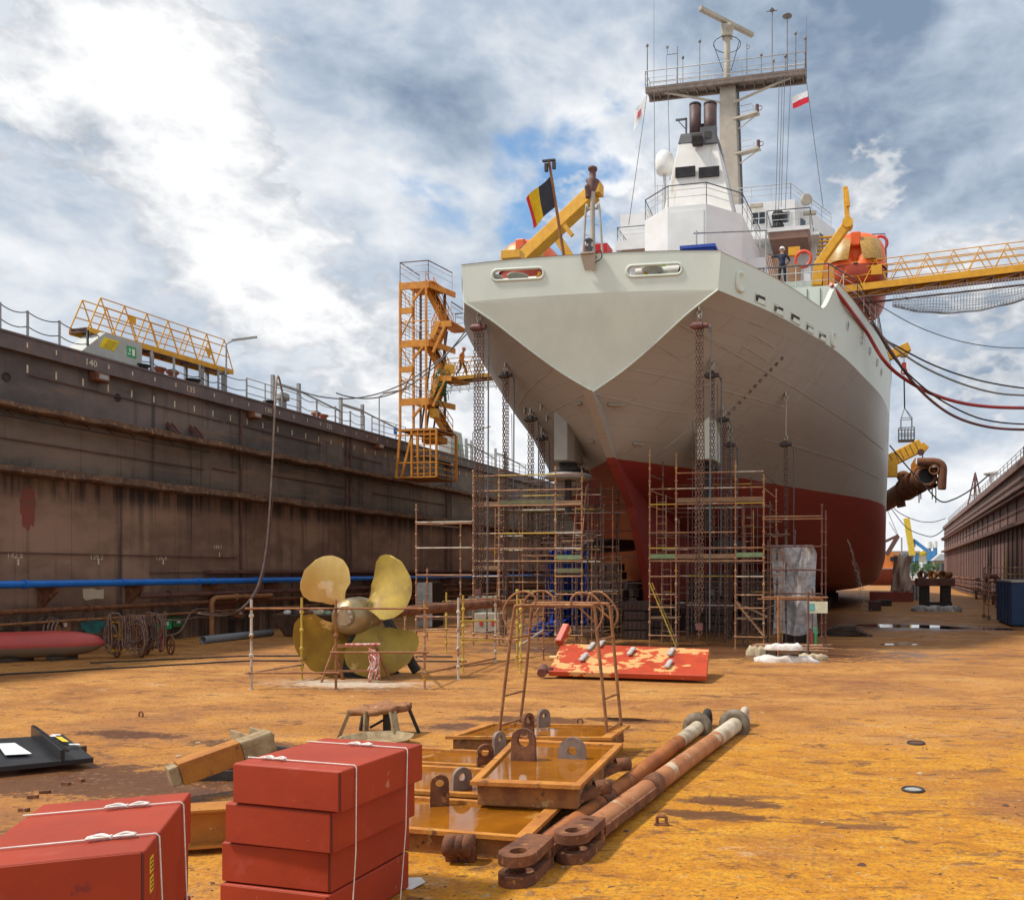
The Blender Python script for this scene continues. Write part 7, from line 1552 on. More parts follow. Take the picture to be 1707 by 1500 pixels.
for sx_, sy_ in ((-1, -1), (1, -1), (-1, 1), (1, 1)): MB().bar(c_ + V(sx_ * .58, .05 + sy_ * .36, 0), c_ + V(sx_ * .42, .05 + sy_ * .26, zt_ - .03), .12, .06).build('leg', m_wend if sy_ < 0 else m_dark, t)
MB().bar(c_ + V(-.05, -.32, 0), c_ + V(-.06, -.26, zt_ - .03), .13, .04).build('leg', m_wend, t); MB().cyl(c_ + V(.15, .05, .0), c_ + V(.15, .05, zt_ - .08), .07).bar(c_ + V(-.1, -.1, .16), c_ + V(.3, .2, .42), .04).build('strut', m_dark, t)
# black plate at the left edge
m_blkp = M('black_plate_paint', (.022, .024, .028), None, .32, scale=2); m_stw = M('label_white', (.78, .80, .82), None, .5)
A, B_ = G(-130, 1290, .16), G(156, 1262, .16); C_, D = G(106, 1224, .30), G(-130, 1237, .30)
t = thing('black_steel_panel', 'black painted steel panel with a raised rib and white label lying at the left', 'panel', (B_.x, B_.y, 0))
MB().prism([p - V(0, 0, .04) for p in (A, B_, C_, D)], .08).build('panel', m_blkp, t, bevel=.008)
def bpq(u, v, o_=.0): p = A.lerp(B_, u).lerp(D.lerp(C_, u), v); return p + V(0, 0, .045 + o_)
MB().prism([bpq(.80, -.04, -.05), bpq(.80, -.04, .13), bpq(.775, 1.0, .13), bpq(.775, 1.0, -.05)], .05).prism([bpq(.80, -.04, .13), bpq(.84, -.04, .10), bpq(.80, 1.0, .10), bpq(.77, 1.0, .13)], .03).build('rib', m_blkp, t)
lb_ = MB().prism([bpq(.49, .25, .004), bpq(.65, .22, .004), bpq(.60, .66, .004), bpq(.48, .68, .004)], .004).build('paper_label', m_stw, t); MB().prism([bpq(.91, .58, .004), bpq(.95, .56, .004), bpq(.94, .78, .004), bpq(.90, .8, .004)], .004).build('yellow_label', m_stk, t)
mb = MB()
for u, v, l_ in ((.86, .82, .05), (.89, .86, .06), (.93, .42, .06), (.965, .40, .03), (.52, .5, .06)): mb.prism([bpq(u, v, .006), bpq(u + l_, v - .015, .006), bpq(u + l_, v + .03, .006), bpq(u, v + .045, .006)], .003)
mb.build('chalk_marks', m_stw, t)
for u in (.3, .75, 1.0): MB().b2(bpq(u, .5) - V(.2, .2, .22 + .02), bpq(u, .5) + V(-.05, .2, -.09)).build('dunnage', m_wood, t)
for i, (px, py) in enumerate(((55, 1330), (75, 1322), (110, 1308), (40, 1352), (135, 1302))):
    p = G(px, py); tag(MB().box(p + V(0, 0, .02), (.12, .05, .04), random.uniform(-.4, .4)).build('rust_scrap', m_rust, None, loc=p), ['flat rust scrap left of the red stack, middle of five', 'flat rust scrap left of the red stack, just above the middle one', 'round rust scrap nearest the red stack corner', 'flat rust scrap nearest the left edge', 'rust scrap farthest along towards the boxes'][i], 'scrap')
# ================================================================ things along the foot of the left wall
m_fl = M('float_red', (.42, .06, .045), (.34, .05, .04), .45, scale=2)
def float_zfun(B, P, col, ro):
    x, y, z = B.sep(P); return B.mix(B.rng(z, .52, .40), col, (.17, .12, .085)), ro
m_fl = M('float_two_tone', (.45, .055, .045), (.36, .05, .04), .42, scale=2, zfun=float_zfun)
a, c_ = G(-130, 1108), G(176, 1097); a.z = c_.z = .56; d = (c_ - a).normalized(); L_ = (c_ - a).length
t = thing('boat_hull_float', 'long red and brown pointed float lying on the floor at the left edge', 'float', (c_.x, c_.y, 0)); MB().lathe([(.42, 0)] + [(.44 * (1 - max(0, (k_ - 16) / 8) ** 2.2) ** .5 if k_ < 24 else .02, L_ * k_ / 24) for k_ in range(25)], a - V(0, 0, .02), d, 24).build('float', m_fl, t)
MB().ring(AY(5, 1070, a.y + 1.0) + V(0, 0, -.02), (0, 1, 0), .1, .02).build('handle', m_fl, t)
for k_ in (.5, .75): q = a.lerp(c_, k_); MB().box((q.x, q.y, .07), (.3, .9, .14)).build('chock', m_wood, t)
m_hosec = M('hose_bundle', (.24, .14, .10), (.13, .085, .07), .7, scale=9)
def cart(px, py, label, frame_m, w1, seed, extra):
    p = G(px, py); r_ = random.Random(seed); t = thing('hose_cart', label, 'hose cart', p); s_ = V(1, .15, 0).normalized(); f = V(-.15, 1, 0)
    for k_ in (-.45, .45):
        c_ = p + f * .1 + s_ * (k_ + (.15 if extra else 0)) + V(0, 0, .34)
        w_ = MB().ring(c_, f * .8 + s_ * .6, .33, .035, 26, 8).build('wheel', m_rust, t); mb = MB(); u_ = (f * .8 + s_ * .6).normalized().cross(V(0, 0, 1))
        for j in range(6): a_ = j * math.pi / 3; mb.tube([c_, c_ + (u_ * math.cos(a_) + V(0, 0, math.sin(a_))) * .32], .014, 5)
        mb.cyl(c_ - f * .05, c_ + f * .05, .05, 10); mb.build('spokes', m_rust, w_)
    mb = MB()
    for k_ in (-.55, -.25, .3): mb.bar(p + s_ * k_ + V(0, 0, .1), p + s_ * k_ + V(0, 0, 1.25), .07)
    for z_ in (.25, .75, 1.22): mb.bar(p + s_ * -.55 + V(0, 0, z_), p + s_ * .3 + V(0, 0, z_), .06)
    mb.build('frame', frame_m, t)
    for j in range(26):
        x0 = r_.uniform(-.5, .55); dx = r_.uniform(.05, .35); top = 1.28 + r_.uniform(-.15, .25); bot = r_.uniform(.12, .6); y_ = r_.uniform(-.3, .05)
        P_ = curve_pts([p + s_ * (x0 - dx) + f * y_ + V(0, 0, bot + .3), p + s_ * (x0 - dx * .7) + f * (y_ - .03) + V(0, 0, top - .1), p + s_ * x0 + f * y_ + V(0, 0, top), p + s_ * (x0 + dx * .7) + f * (y_ - .03) + V(0, 0, top - .1), p + s_ * (x0 + dx) + f * y_ + V(0, 0, bot + .3), p + s_ * (x0 + dx * .5) + f * (y_ - .05) + V(0, 0, bot), p + s_ * (x0 - dx * .5) + f * (y_ - .05) + V(0, 0, bot), p + s_ * (x0 - dx) + f * y_ + V(0, 0, bot + .3)], 4)
        if j < 14: MB().tube(P_, .02, 5).build('hose_loop', m_hosec if j % 3 else m_mar, t)
        else:
            if j == 14: acc = MB()
            acc.tube(P_, .018, 5)
    acc.build('hose_tangle', m_hosec, t); return t
cart(212, 1096, 'yellow framed hose cart loaded with tangled hoses beside the red float', m_yel, 1, 3, 0); cart(254, 1091, 'red framed hose cart with spoked wheels, right of the yellow one', m_red, 1, 8, 1)
a, c_ = G(338, 1073), G(452, 1060); a.z = c_.z = .16; t = thing('grey_pipe', 'grey plastic pipe lying on the floor along the left wall', 'pipe', a); MB().pipe(a, c_, .16, .135, 22).build('pipe', M('pvc_grey', (.17, .185, .20), (.14, .15, .16), .5, scale=3), t)
p = AX(86, 1048, XL + .35); t = thing('coiled_hose', 'coiled hose hanging on the wall above the red float', 'hose', p)
for k_ in range(4): MB().ring(p + V(.06 * k_, .05 * k_, -.03 * k_), (1, .25 + .1 * k_, 0), .42 - .02 * k_, .035, 28).build('coil', m_hosec, t)
def sagline(name, label, cat, pts, r, mat): P_ = curve_pts(pts, 8); return tag(MB().tube(P_, r, 5).build(name, mat, None, loc=P_[0]), label, cat)
W = lambda px, py, o_=.3: AX(px, py, XL + o_)
sagline('hose', 'hose sagging from the left edge to the coiled hose', 'hose', [W(-40, 1005), W(0, 1022), W(40, 1043), W(72, 1030)], .03, m_hosec)
sagline('hose', 'dark hose drooping below the coil at the left edge', 'hose', [W(-30, 1058), W(15, 1050), W(45, 1060), W(70, 1046)], .025, m_dark)
sagline('hose', 'hose running right from the coil towards the teal patch', 'hose', [W(95, 1038), W(125, 1034), W(152, 1024)], .025, m_hosec)
sagline('hose', 'hose hanging from the coil down behind the float', 'hose', [W(92, 1060), W(98, 1072), W(110, 1080)], .025, m_hosec)
sagline('hose', 'pair of pale hoses arching between float and yellow cart', 'hose', [W(145, 1074, 1.2), W(158, 1062, 1.5), W(172, 1056, 2), W(185, 1062, 3)], .03, m_hosec)
sagline('hose', 'hose looping from the red cart up to the right', 'hose', [W(270, 1060, 3.5), W(300, 1052, 2.5), W(325, 1016, .9), W(375, 1020, .8)], .03, m_hosec)
for px, py, lb, mm in ((96, 1042, 'small junction box beside the coiled hose', m_rust_lt), (288, 1036, 'green electric box on the wall behind the red cart', M('box_green', (.04, .16, .05), (.03, .10, .04), .6, scale=3)), (268, 1040, 'bright green box partly behind the red cart hoses', m_green), (392, 1022, 'small rusty box on the wall by the hanging hose', m_rust_lt)):
    p = W(px, py, .02); t = thing('junction_box', lb, 'junction box', p); MB().b2(p + V(0, -.28, -.22), p + V(.3, .28, .22)).build('box', mm, t, bevel=.02); MB().b2(p + V(.302, -.1, -.05), p + V(.31, .1, .1)).build('plate', m_stw, t)
r_ = random.Random(11)
for i in range(6):
    y0_ = 30 + i * 3.4; P_ = [V(XL + .55 + r_.uniform(0, .3), y0_ + k_ * .9, .9 + r_.uniform(-.3, .25)) for k_ in range(6)]
    tag(MB().tube(curve_pts(P_, 5), .035, 5).build('cable', m_dark if i % 2 else m_hosec, None, loc=P_[0]), 'cable drooping on the left wall below the pipes, %s' % ['behind the hose carts', 'above the grey pipe', 'left of the waste skip', 'behind the waste skip', 'behind the propeller', 'behind the dark grating'][i], 'cable')
p = G(515, 1060); t = thing('waste_skip', 'rusty waste skip heaped with bags behind the propeller fence', 'skip', p)
vs, fs = quad_box(p.x - .9, p.x + 1.0, p.y - .5, p.y + 1.1, .04, p.x - 1.35, p.x + 1.45, p.y - .8, p.y + 1.4, 1.0); MB().add(vs, fs).build('skip', M('skip_rust', (.10, .05, .03), (.05, .03, .022), .85, scale=3), t)
cols = [m_sheet, m_beige, m_dark, M('bag_green', (.25, .33, .22), None, .5, scale=6), m_rust]
for i in range(9):
    c_ = p + V(-1.1 + i * .27, r_.uniform(-.2, .8), 1.0); ph = r_.uniform(0, 6); k2 = r_.uniform(.16, .28)
    MB().grid(lambda u, v: c_ + V(math.cos(u * 6.283) * math.sin(v * 3.14) * k2 * (1 + .25 * math.sin(3 * u * 6.28 + ph)), math.sin(u * 6.283) * math.sin(v * 3.14) * k2, (1 - math.cos(v * 3.14)) * .14 - .1), 14, 8).build('rubbish_bag', cols[i % 5], t)
a, c_ = G(697, 1046), G(738, 1044); t = thing('grating_rack', 'dark ribbed steel rack standing behind the scaffold at the wall', 'rack', a); z1 = 2.35
MB().b2((a.x, a.y, .05), (c_.x, a.y + 1.2, z1)).build('body', m_dark, t); mb = MB()
for i in range(13): x = lerp(a.x, c_.x, i / 12); mb.b2((x - .02, a.y - .06, .05), (x + .02, a.y - .002, z1))
mb.build('ribs', m_grey, t)
for px, py, w_, h_, lb in ((800, 1032, 1.6, 1.3, 'pale grey cabinet behind the left scaffold at the wall'), (812, 1058, 1.3, .9, 'second pale cabinet, lower, behind the left scaffold')):
    p = G(px, py); t = thing('cabinet', lb, 'cabinet', p); MB().b2(p + V(-w_ / 2, 0, .1), p + V(w_ / 2, .8, .1 + h_)).build('body', M('cabinet_cream', (.42, .40, .33), (.3, .28, .22), .7, scale=2), t, bevel=.03); MB().b2(p + V(-w_ / 2, .1, 0), p + V(w_ / 2, .7, .1)).build('plinth', m_dark, t)
    for dx in (-.3, .3): MB().box(p + V(dx, -.012, h_ * .6), (.16, .02, .22)).build('red_mark', m_red, t)
for (xa, ya, xb, yb, lb) in ((-60, 1129, 420, 1102, 'nearer of two dark cables lying along the floor at the left'), (150, 1106, 416, 1094, 'farther of two dark cables lying along the floor at the left')):
    a, c_ = G(xa, ya), G(xb, yb); P_ = [a.lerp(c_, k_ / 20) + V(.06 * math.sin(k_ * 1.3), .05 * math.sin(k_ * .9), .03) for k_ in range(21)]; P_ += [P_[-1] + V(3, .6, 0), P_[-1] + V(7, 1.2, 0)]; tag(MB().tube(P_, .026, 5).build('floor_cable', m_dark, None, loc=a), lb, 'cable')
# ================================================================ right dock wall
def XR(Y): return 9.58 + .033 * Y
m_rw = M('right_wall_steel', (.22, .125, .105), (.14, .085, .072), .72, scale=.5, st=(1, 1, .2), patches=[((.05, .032, .03), .58, .12, 1.1, (1, 1, .08)), ((.24, .12, .08), .62, .1, .8)], bump=.2, bscale=4)
rw = thing('dock_wall', 'reddish brown steel dock wall at the far right with railings on top', 'dock wall', (XR(90), 90, 0))
Y0R, Y1R = 34, 168
def rslab(z0, z1, o0, o1): return MB().prism([(XR(Y0R) - o0, Y0R, (z0 + z1) / 2), (XR(Y1R) - o0, Y1R, (z0 + z1) / 2), (XR(Y1R) - o1, Y1R, (z0 + z1) / 2), (XR(Y0R) - o1, Y0R, (z0 + z1) / 2)], z1 - z0)
rslab(-1.4, 11.1, 0, -4).build('plating', m_rw, rw); rslab(10.75, 11.3, .3, .001).build('rim', m_rw, rw); rslab(8.6, 8.87, .5, .001).build('ledge', m_mar, rw); rslab(6.35, 6.65, .6, .001).build('ledge', m_mar, rw)
for z, r in ((8.95, .12), (9.9, .05), (7.6, .04)): MB().tube([(XR(Y0R) - .55 if z < 9.5 and z > 8 else XR(Y0R) - .08, Y0R, z), (XR(Y1R) - (.55 if z < 9.5 and z > 8 else .08), Y1R, z)], r, 6).build('pipe_run', m_dpipe, rw)
for i in range(42):
    y = 52 + i * 2.6; MB().b2((XR(y) - .10, y, .6), (XR(y) + .3, y + .12, 6.34)).build('stiffener', m_mar, rw)
    if i % 2: MB().b2((XR(y) - .08, y + .4, 6.66), (XR(y) + .3, y + .5, 8.59)).build('stiffener', m_mar, rw)
t = thing('guard_rail', 'grey guard rail along the top of the right dock wall', 'railing', (XR(80) + .3, 80, 11.3))
mb = MB()
for h_ in (.5, .85, 1.15): mb.tube([(XR(56) + .2, 56, 11.3 + h_), (XR(160) + .2, 160, 11.3 + h_)], .03, 5)
mb.build('rail', m_grey, t)
for i in range(40): y = 57 + i * 2.6; MB().tube([(XR(y) + .2, y, 11.3), (XR(y) + .2, y, 12.45)], .035, 5).build('post', m_grey, t)
for (y, l_, h_, mm, nm, lb, cat) in ((66, 4.5, 1.5, m_mar, 'cable_bridge_end', 'rusty slatted box on the right wall top at the frame edge', 'box'), (58, 2.2, 2.0, m_yel, 'wall_cabinet', 'yellow box with dark letters on the right wall top', 'cabinet'), (92, 3, .9, m_grey, 'winch_house', 'grey winch house on the right wall top', 'winch'), (104, 3, .9, m_yel, 'winch_house', 'yellow winch on the right wall top, second along', 'winch'), (128, 3, .8, m_yel, 'winch_house', 'yellow winch farthest along the right wall top', 'winch')):
    x = XR(y) + .6; t = thing(nm, lb, cat, (x, y, 11.3)); MB().b2((x, y, 11.3), (x + 1.4, y + l_, 11.3 + h_)).build('body', mm, t, bevel=.05)
    mb = MB()
    for k_ in range(int(l_ / .55)): mb.b2((x - .08, y + .1 + k_ * .55, 11.4), (x - .001, y + .25 + k_ * .55, 11.2 + h_))
    mb.build('ribs', m_dark if mm is m_yel else mm, t)
x = XR(112) + .6; t = thing('lattice_mast', 'small maroon A-frame mast on the right wall top', 'mast', (x, 112, 11.3)); mb = MB()
for dy in (-1.2, 1.2): mb.bar((x, 112 + dy, 11.3), (x, 112, 15.4), .16)
for dx in (-.9, .9): mb.bar((x + dx, 112, 11.3), (x, 112, 15.4), .16)
for k_ in (.3, .6): z = lerp(11.3, 15.4, k_); mb.bar((x - .9 * (1 - k_), 112, z), (x + .9 * (1 - k_), 112, z), .1)
mb.build('frame', m_mar, t)
x = XR(98) + 1; t = thing('white_beacon', 'white radar-like beacon on the right wall top', 'beacon', (x, 98, 11.3)); MB().cyl((x, 98, 11.3), (x, 98, 13.6), .2).build('pole', m_white, t); MB().lathe([(.1, 0), (.8, .3), (.8, .6), (.1, 1)], (x, 98, 13.3), n=14).build('head', m_white, t)
# pipes and scaffold at its foot
for i, (z, o_, r) in enumerate(((2.0, .9, .14), (1.5, .8, .10), (1.05, .9, .08), (.6, .8, .08))):
    t = thing('wall_pipe', 'rusty pipe along the foot of the right wall, %s' % ['uppermost and thickest', 'second from the top', 'third from the top', 'nearest the floor'][i], 'pipe', (XR(60) - o_, 60, z)); MB().tube([(XR(44) - o_, 44, z), (XR(150) - o_, 150, z)], r, 8).build('pipe', m_mar if i % 2 else m_rust, t)
    for k_ in range(9): y = 52 + k_ * 8; MB().cyl((XR(y) - o_, y, z), (XR(y) - o_, y + .12, z), r * 1.5, 10).build('flange', m_rust, t)
t = thing('valve_stand', 'rusty elbow pipe with valves standing at the foot of the right wall', 'pipe', (XR(70) - 1.5, 70, 0)); x = XR(70) - 1.5
MB().tube(curve_pts([(x, 70, 0), (x, 70, 2.0), (x - .2, 70, 2.45), (x - .7, 70, 2.5), (x - 1.0, 70, 2.2)], 5), .2, 10).build('elbow', m_mar, t); MB().cyl((x, 69.9, 1.0), (x, 70.1, 1.0), .4).build('flange', m_rust, t)
for i, y in enumerate((60, 66, 75, 82, 90)):
    t = thing('hydrant', 'small rusty fitting on the floor at the right wall, %s' % ['nearest of five', 'second of five', 'middle of five', 'fourth of five', 'farthest of five'][i], 'fitting', (XR(y) - 1.3, y, 0)); MB().cyl((XR(y) - 1.3, y, 0), (XR(y) - 1.3, y, .8), .12).build('pipe', m_rust, t); MB().ring((XR(y) - 1.3, y, .85), (0, 0, 1), .25, .04).build('wheel', m_red if i % 2 else m_dark, t)
sR = thing('scaffold', 'scaffold tower on castors at the foot of the right wall', 'scaffold', G(1650, 1033)); p = G(1648, 1033)
for dx, dy, h_ in ((0, 0, 3.0), (1.0, .2, 3.8), (4.2, 0, 3.2), (0, 2, 3.0), (4.2, 2, 3.2)): post(sR, p + V(dx, dy, .15), h_, m_tube if dx != 1.0 else m_tubey); MB().ring(p + V(dx, dy, .12), (0, 1, 0), .09, .04, 12).build('castor', m_black, sR)
for z in (.9, 1.5, 2.1, 2.75, 3.15): ledger(sR, p + V(0, 0, z), p + V(4.2, 0, z), m_tube); ledger(sR, p + V(0, 0, z), p + V(0, 2, z), m_tubed)
MB().b2(p + V(.9, 0, 1.9), p + V(4.2, 1.4, 1.96)).build('platform', m_boardg, sR)
p = G(1686, 1045); t = thing('blue_container', 'dark blue steel container cut by the right edge of the picture', 'container', p)
MB().b2(p + V(0, 0, .1), p + V(2.6, 5, 2.35)).build('body', M('far_container_blue', (.008, .05, .14), (.006, .035, .10), .6, scale=3), t, bevel=.03); mb = MB()
for k_ in range(5): mb.b2(p + V(-.05, .2 + k_ * 1.1, .1), p + V(-.001, .35 + k_ * 1.1, 2.3))
mb.build('ribs', MATS['far_container_blue'], t); MB().b2(p + V(-.03, -.05, 2.352), p + V(2.6, 5, 2.45)).build('rim', m_galv, t); MB().b2(p + V(.1, .1, 0), p + V(2.4, 4.8, .1)).build('skids', m_dark, t)
# trestle with pipe pieces, wrapped load, red barge etc on the far floor
p = G(1528, 1014); t = thing('work_platform', 'heavy rusty trestle table with pipe pieces on it standing on the far floor', 'trestle', p); w_ = 2.9
MB().b2(p + V(0, 0, 1.75), p + V(w_, 2.2, 2.35)).build('table', m_mar, t, bevel=.04); MB().b2(p + V(.3, .2, 0), p + V(1.0, 1.8, 1.74)).build('leg', m_dark, t); MB().b2(p + V(1.9, .2, 0), p + V(2.6, 1.8, 1.74)).build('leg', m_dark, t); MB().b2(p + V(.2, .3, .25), p + V(2.7, .5, .5)).build('stretcher', m_dark, t)
mb = MB()
for k_ in range(9): mb.b2(p + V(.1 + k_ * .32, -.03, 1.8), p + V(.16 + k_ * .32, -.001, 2.3))
mb.build('ribs', m_rust, t)
for k_, (dx, nm) in enumerate(((.2, 'left'), (1.0, 'middle'), (1.8, 'right'))):
    c_ = p + V(dx + .3, .8, 2.62); tt = thing('pipe_piece', 'rusty pipe piece on the far trestle table, %s one' % nm, 'pipe', c_); MB().pipe(c_ - V(.1, .3, 0), c_ + V(.5 if k_ == 2 else .2, .5, 0), .27, .2, 16).ring(c_ - V(.1, .3, 0), V(.4, .8, 0), .3, .06, 16).build('pipe', m_rust_lt if k_ != 1 else m_oran, tt)
bag('sheeting', 'silvery plastic sheeting heaped before the far trestle table', 1556, 1019, 1.5, .4, .4, m_foil, 8, cat='plastic sheet')
p = G(1486, 1003); m_tarpg = M('tarp_taupe', (.52, .41, .33), (.40, .31, .25), .75, scale=1.5, bump=.6, bscale=3)
t = thing('wrapped_load', 'tall load wrapped in taupe tarpaulin on a red base beyond the hull', 'load', p)
MB().b2(p + V(-2, .2, .0), p + V(2.0, 3, .9)).build('base', M('dull_red', (.30, .05, .03), (.2, .045, .03), .7, scale=2), t)
MB().grid(lambda u, v: p + V(.2 + 1.55 * u + .06 * math.sin(9 * v), 1.0 + .25 * math.sin(7 * u + 3 * v) + .12 * math.sin(17 * u - 6 * v), .95 + v * 3.4), 24, 20).build('tarpaulin', m_tarpg, t).modifiers.new('s', 'SOLIDIFY').thickness = .3
for i, (px, py, w_, h_, mm, lb) in enumerate(((1515, 1000, 1.2, 1.6, m_grey, 'grey crate between wrapped load and far trestle'), (1462, 1010, 1.2, .5, m_dark, 'dark block beneath the bilge'), (1448, 1018, .9, .7, m_blk, 'dark block with white edges beneath the bilge'), (1512, 975, 2.5, 1.0, m_rust, 'rusty crate behind the wrapped load'))):
    p = G(px, py); t = thing('crate', lb, 'crate', p); MB().b2(p, p + V(w_, 1.5, h_)).build('body', mm, t, bevel=.04); mb = MB()
    for k_ in range(4): mb.b2(p + V(.1 + k_ * w_ / 4, -.04, .05), p + V(.18 + k_ * w_ / 4, -.001, h_ - .05))
    mb.build('battens', m_wood, t)
# ================================================================ right-hand gangway, net, hoses
YG = 43.0
a, q = AY(1396, 480, YG), AY(1707, 443, YG); q = q + (q - a).normalized() * 3.6
gr = zig_bridge('gangway', 'long yellow gangway with triangle railings running from the ship to the right edge', a, q, (0, 1.0, 0), 10, m_yel, hgt=1.18, thick=.34)
mb = MB()
for i in range(11): t_ = i / 10; c_ = a.lerp(q, t_); mb.tube([c_ - V(0, 0, .3), c_ + V(0, 0, -.62)], .03, 5); mb.tube([c_ + V(0, 0, -.62), a.lerp(q, min(1, t_ + .1)) - V(0, 0, .3)], .035, 5)
mb.tube([a - V(0, 0, .62), q - V(0, 0, .62)], .05, 6).tube([a + V(0, 1, -.62), q + V(0, 1, -.62)], .05, 6); mb.build('truss', m_mar, gr)
MB().b2(AY(1452, 458, YG - .05), AY(1470, 442, YG + .02)).build('yellow_plate', m_yel, gr)
m_netw = M('net_white', (.50, .53, .55), None, .8); U0, U1 = .22, 1.0
nt_ = thing('safety_net', 'pale safety net sagging under the right-hand gangway', 'net', a.lerp(q, .3))
def netp(u, v):
    t_ = lerp(U0, U1, u); c_ = a.lerp(q, t_) - V(0, 0, .62); dep = .10 + 1.25 * math.sin(math.pi * min(1, u * 1.05 + .06)) ** .8 * (1 - .35 * u)
    ang = v * math.pi; return c_ + V(0, -.3 + 1.7 * (1 - math.cos(ang)) / 2 - .1 * math.sin(ang), -dep * math.sin(ang) ** .7 + (.02 * math.sin(40 * u)))
for k_, vv in ((0, (0, .5)), (1, (.5, 1))):
    mb = MB()
    for i in range(68): mb.tube([netp(i / 67, lerp(vv[0], vv[1], j / 8)) for j in range(9)], .011, 3, caps=False)
    for j in range(9): mb.tube([netp(i / 60, lerp(vv[0], vv[1], j / 8)) for i in range(61)], .011, 3, caps=False)
    mb.tube([netp(i / 30, .5) for i in range(31)], .022, 4); mb.build('netting', m_netw, nt_)
m_rhose = M('hose_red', (.42, .035, .03), (.33, .03, .028), .45, scale=2); m_bhose = M('hose_brown', (.22, .08, .065), (.14, .06, .05), .6, scale=2); m_ghose = M('hose_olive_grey', (.24, .25, .22), None, .6)
def sweep(label, pts, r, mat, Y0_=47.0, Y1_=52.0, name='hose', cat='hose'):
    P_ = []; k_ = len(pts)
    for i, (x, y) in enumerate(pts):
        p, nr = on_hull(x, y, r + .05)
        Yd = lerp(Y0_, Y1_, i / (k_ - 1)); c_ = AY(x, y, Yd)
        P_.append(p if (p is not None and p.y < Yd + 2) else c_)
    P_ = curve_pts(P_, 7); t = tag(MB().tube(P_, r, 7).build(name, mat, None, loc=P_[-1]), label, cat); return t
sweep('thick bright red hose drooping from the ship rail to the right edge', [(1385, 479), (1410, 514), (1440, 554), (1470, 596), (1500, 626), (1550, 655), (1600, 671), (1650, 678), (1707, 680), (1760, 680)], .095, m_rhose, 40)
sweep('dark hose, upper one of those above the red hose', [(1440, 510), (1470, 560), (1500, 580), (1550, 606), (1600, 625), (1650, 638), (1707, 647), (1760, 650)], .045, m_dark, 43)
sweep('olive grey hose just above the red hose', [(1450, 535), (1480, 570), (1520, 600), (1560, 622), (1610, 642), (1660, 655), (1707, 659), (1760, 660)], .055, m_ghose, 43)
sweep('dark hose below the red hose', [(1455, 540), (1490, 597), (1530, 638), (1570, 668), (1620, 693), (1660, 703), (1707, 707), (1760, 707)], .045, m_dark, 43)
sweep('brown-red double hose, lowest of the drooping hoses', [(1450, 530), (1485, 585), (1520, 635), (1560, 674), (1600, 698), (1650, 712), (1707, 716), (1760, 714)], .075, m_bhose, 43)
sweep('thin wire above the hoses from the lifeboat to the right edge', [(1425, 488), (1470, 512), (1520, 540), (1570, 560), (1620, 573), (1680, 580), (1760, 580)], .022, m_dark, 44, 50, 'wire', 'wire')
sweep('black cable from the yellow crane dipping to the right wall top', [(1483, 742), (1510, 775), (1540, 808), (1567, 835), (1590, 832), (1620, 815), (1650, 790)], .07, m_black, 84, 84, 'cable', 'cable')
sweep('thin cable low between hull and right wall, upper', [(1482, 838), (1500, 855), (1530, 868), (1555, 870), (1576, 864)], .05, m_black, 110, 120, 'cable', 'cable'); sweep('thin cable low between hull and right wall, lower', [(1482, 842), (1510, 878), (1540, 892), (1560, 892), (1590, 868)], .05, m_black, 110, 90, 'cable', 'cable')
# ================================================================ ship cranes and suction pipe
Yc = 60
a, q = AY(1468, 600, Yc), AY(1516, 578, Yc)
MB().bar(a, q, .5, .6).box(q - V(.35, 0, .45), (.5, .4, .5)).build('side_crane', m_yel, ship, bevel=.03)
hp = AY(1507, 612, Yc); t = thing('crane_basket', 'small pale cage basket hanging on a hook below the yellow beam', 'basket', AY(1510, 735, Yc))
b0, b1 = AY(1498, 735, Yc), AY(1524, 714, Yc); bc = (b0 + b1) / 2
mb = MB(); mb.tube([AY(1507, 597, Yc), hp], .03, 5).tube([hp - V(0, 0, .6), AY(1508, 680, Yc)], .05, 5); mb.build('wire', m_dark, t); MB().ring(hp - V(0, 0, .3), (0, 1, 0), .18, .06).box(hp + V(0, 0, .1), (.3, .2, .4)).build('hook', m_red, t)
top = AY(1508, 680, Yc); ft = AY(1511, 698, Yc); mb = MB(); w_ = (b1.x - b0.x) / 2
for sx_ in (-1, 1):
    for sy_ in (-1, 1): mb.tube([(bc.x + sx_ * w_ * .7, Yc + sy_ * .4, b1.z), (bc.x + sx_ * w_ * .7, Yc + sy_ * .4, ft.z), top], .028, 5)
mb.tube([(bc.x + sx_ * w_ * .7, Yc + sy_ * .4, ft.z) for sx_, sy_ in ((-1, -1), (1, -1), (1, 1), (-1, 1))], .025, 5, True); mb.build('sling_frame', m_galv, t)
mb = MB()
for z in (b0.z, (b0.z + b1.z) / 2, b1.z): mb.tube([(bc.x + sx_ * w_, Yc + sy_ * .45, z) for sx_, sy_ in ((-1, -1), (1, -1), (1, 1), (-1, 1))], .035, 5, True)
for i in range(6):
    x = lerp(b0.x, b1.x, i / 5)
    for y in (-.45, .45): mb.tube([(x, Yc + y, b0.z), (x, Yc + y, b1.z)], .03, 5)
mb.b2((b0.x, Yc - .45, b0.z - .05), (b1.x, Yc + .45, b0.z)); mb.build('cage', m_galv, t)
Yp = 88
a, q = AY(1470, 775, Yp), AY(1536, 742, Yp)
mb = MB(); mb.bar(a, q, .9, 1.3).bar(q - V(.2, 0, .1), AY(1543, 752, Yp), .8, 1.0).box(AY(1485, 782, Yp), (1.3, 1.0, 1.6)); cr_ = mb.build('pipe_crane', m_yel, ship, bevel=.06)
mb = MB()
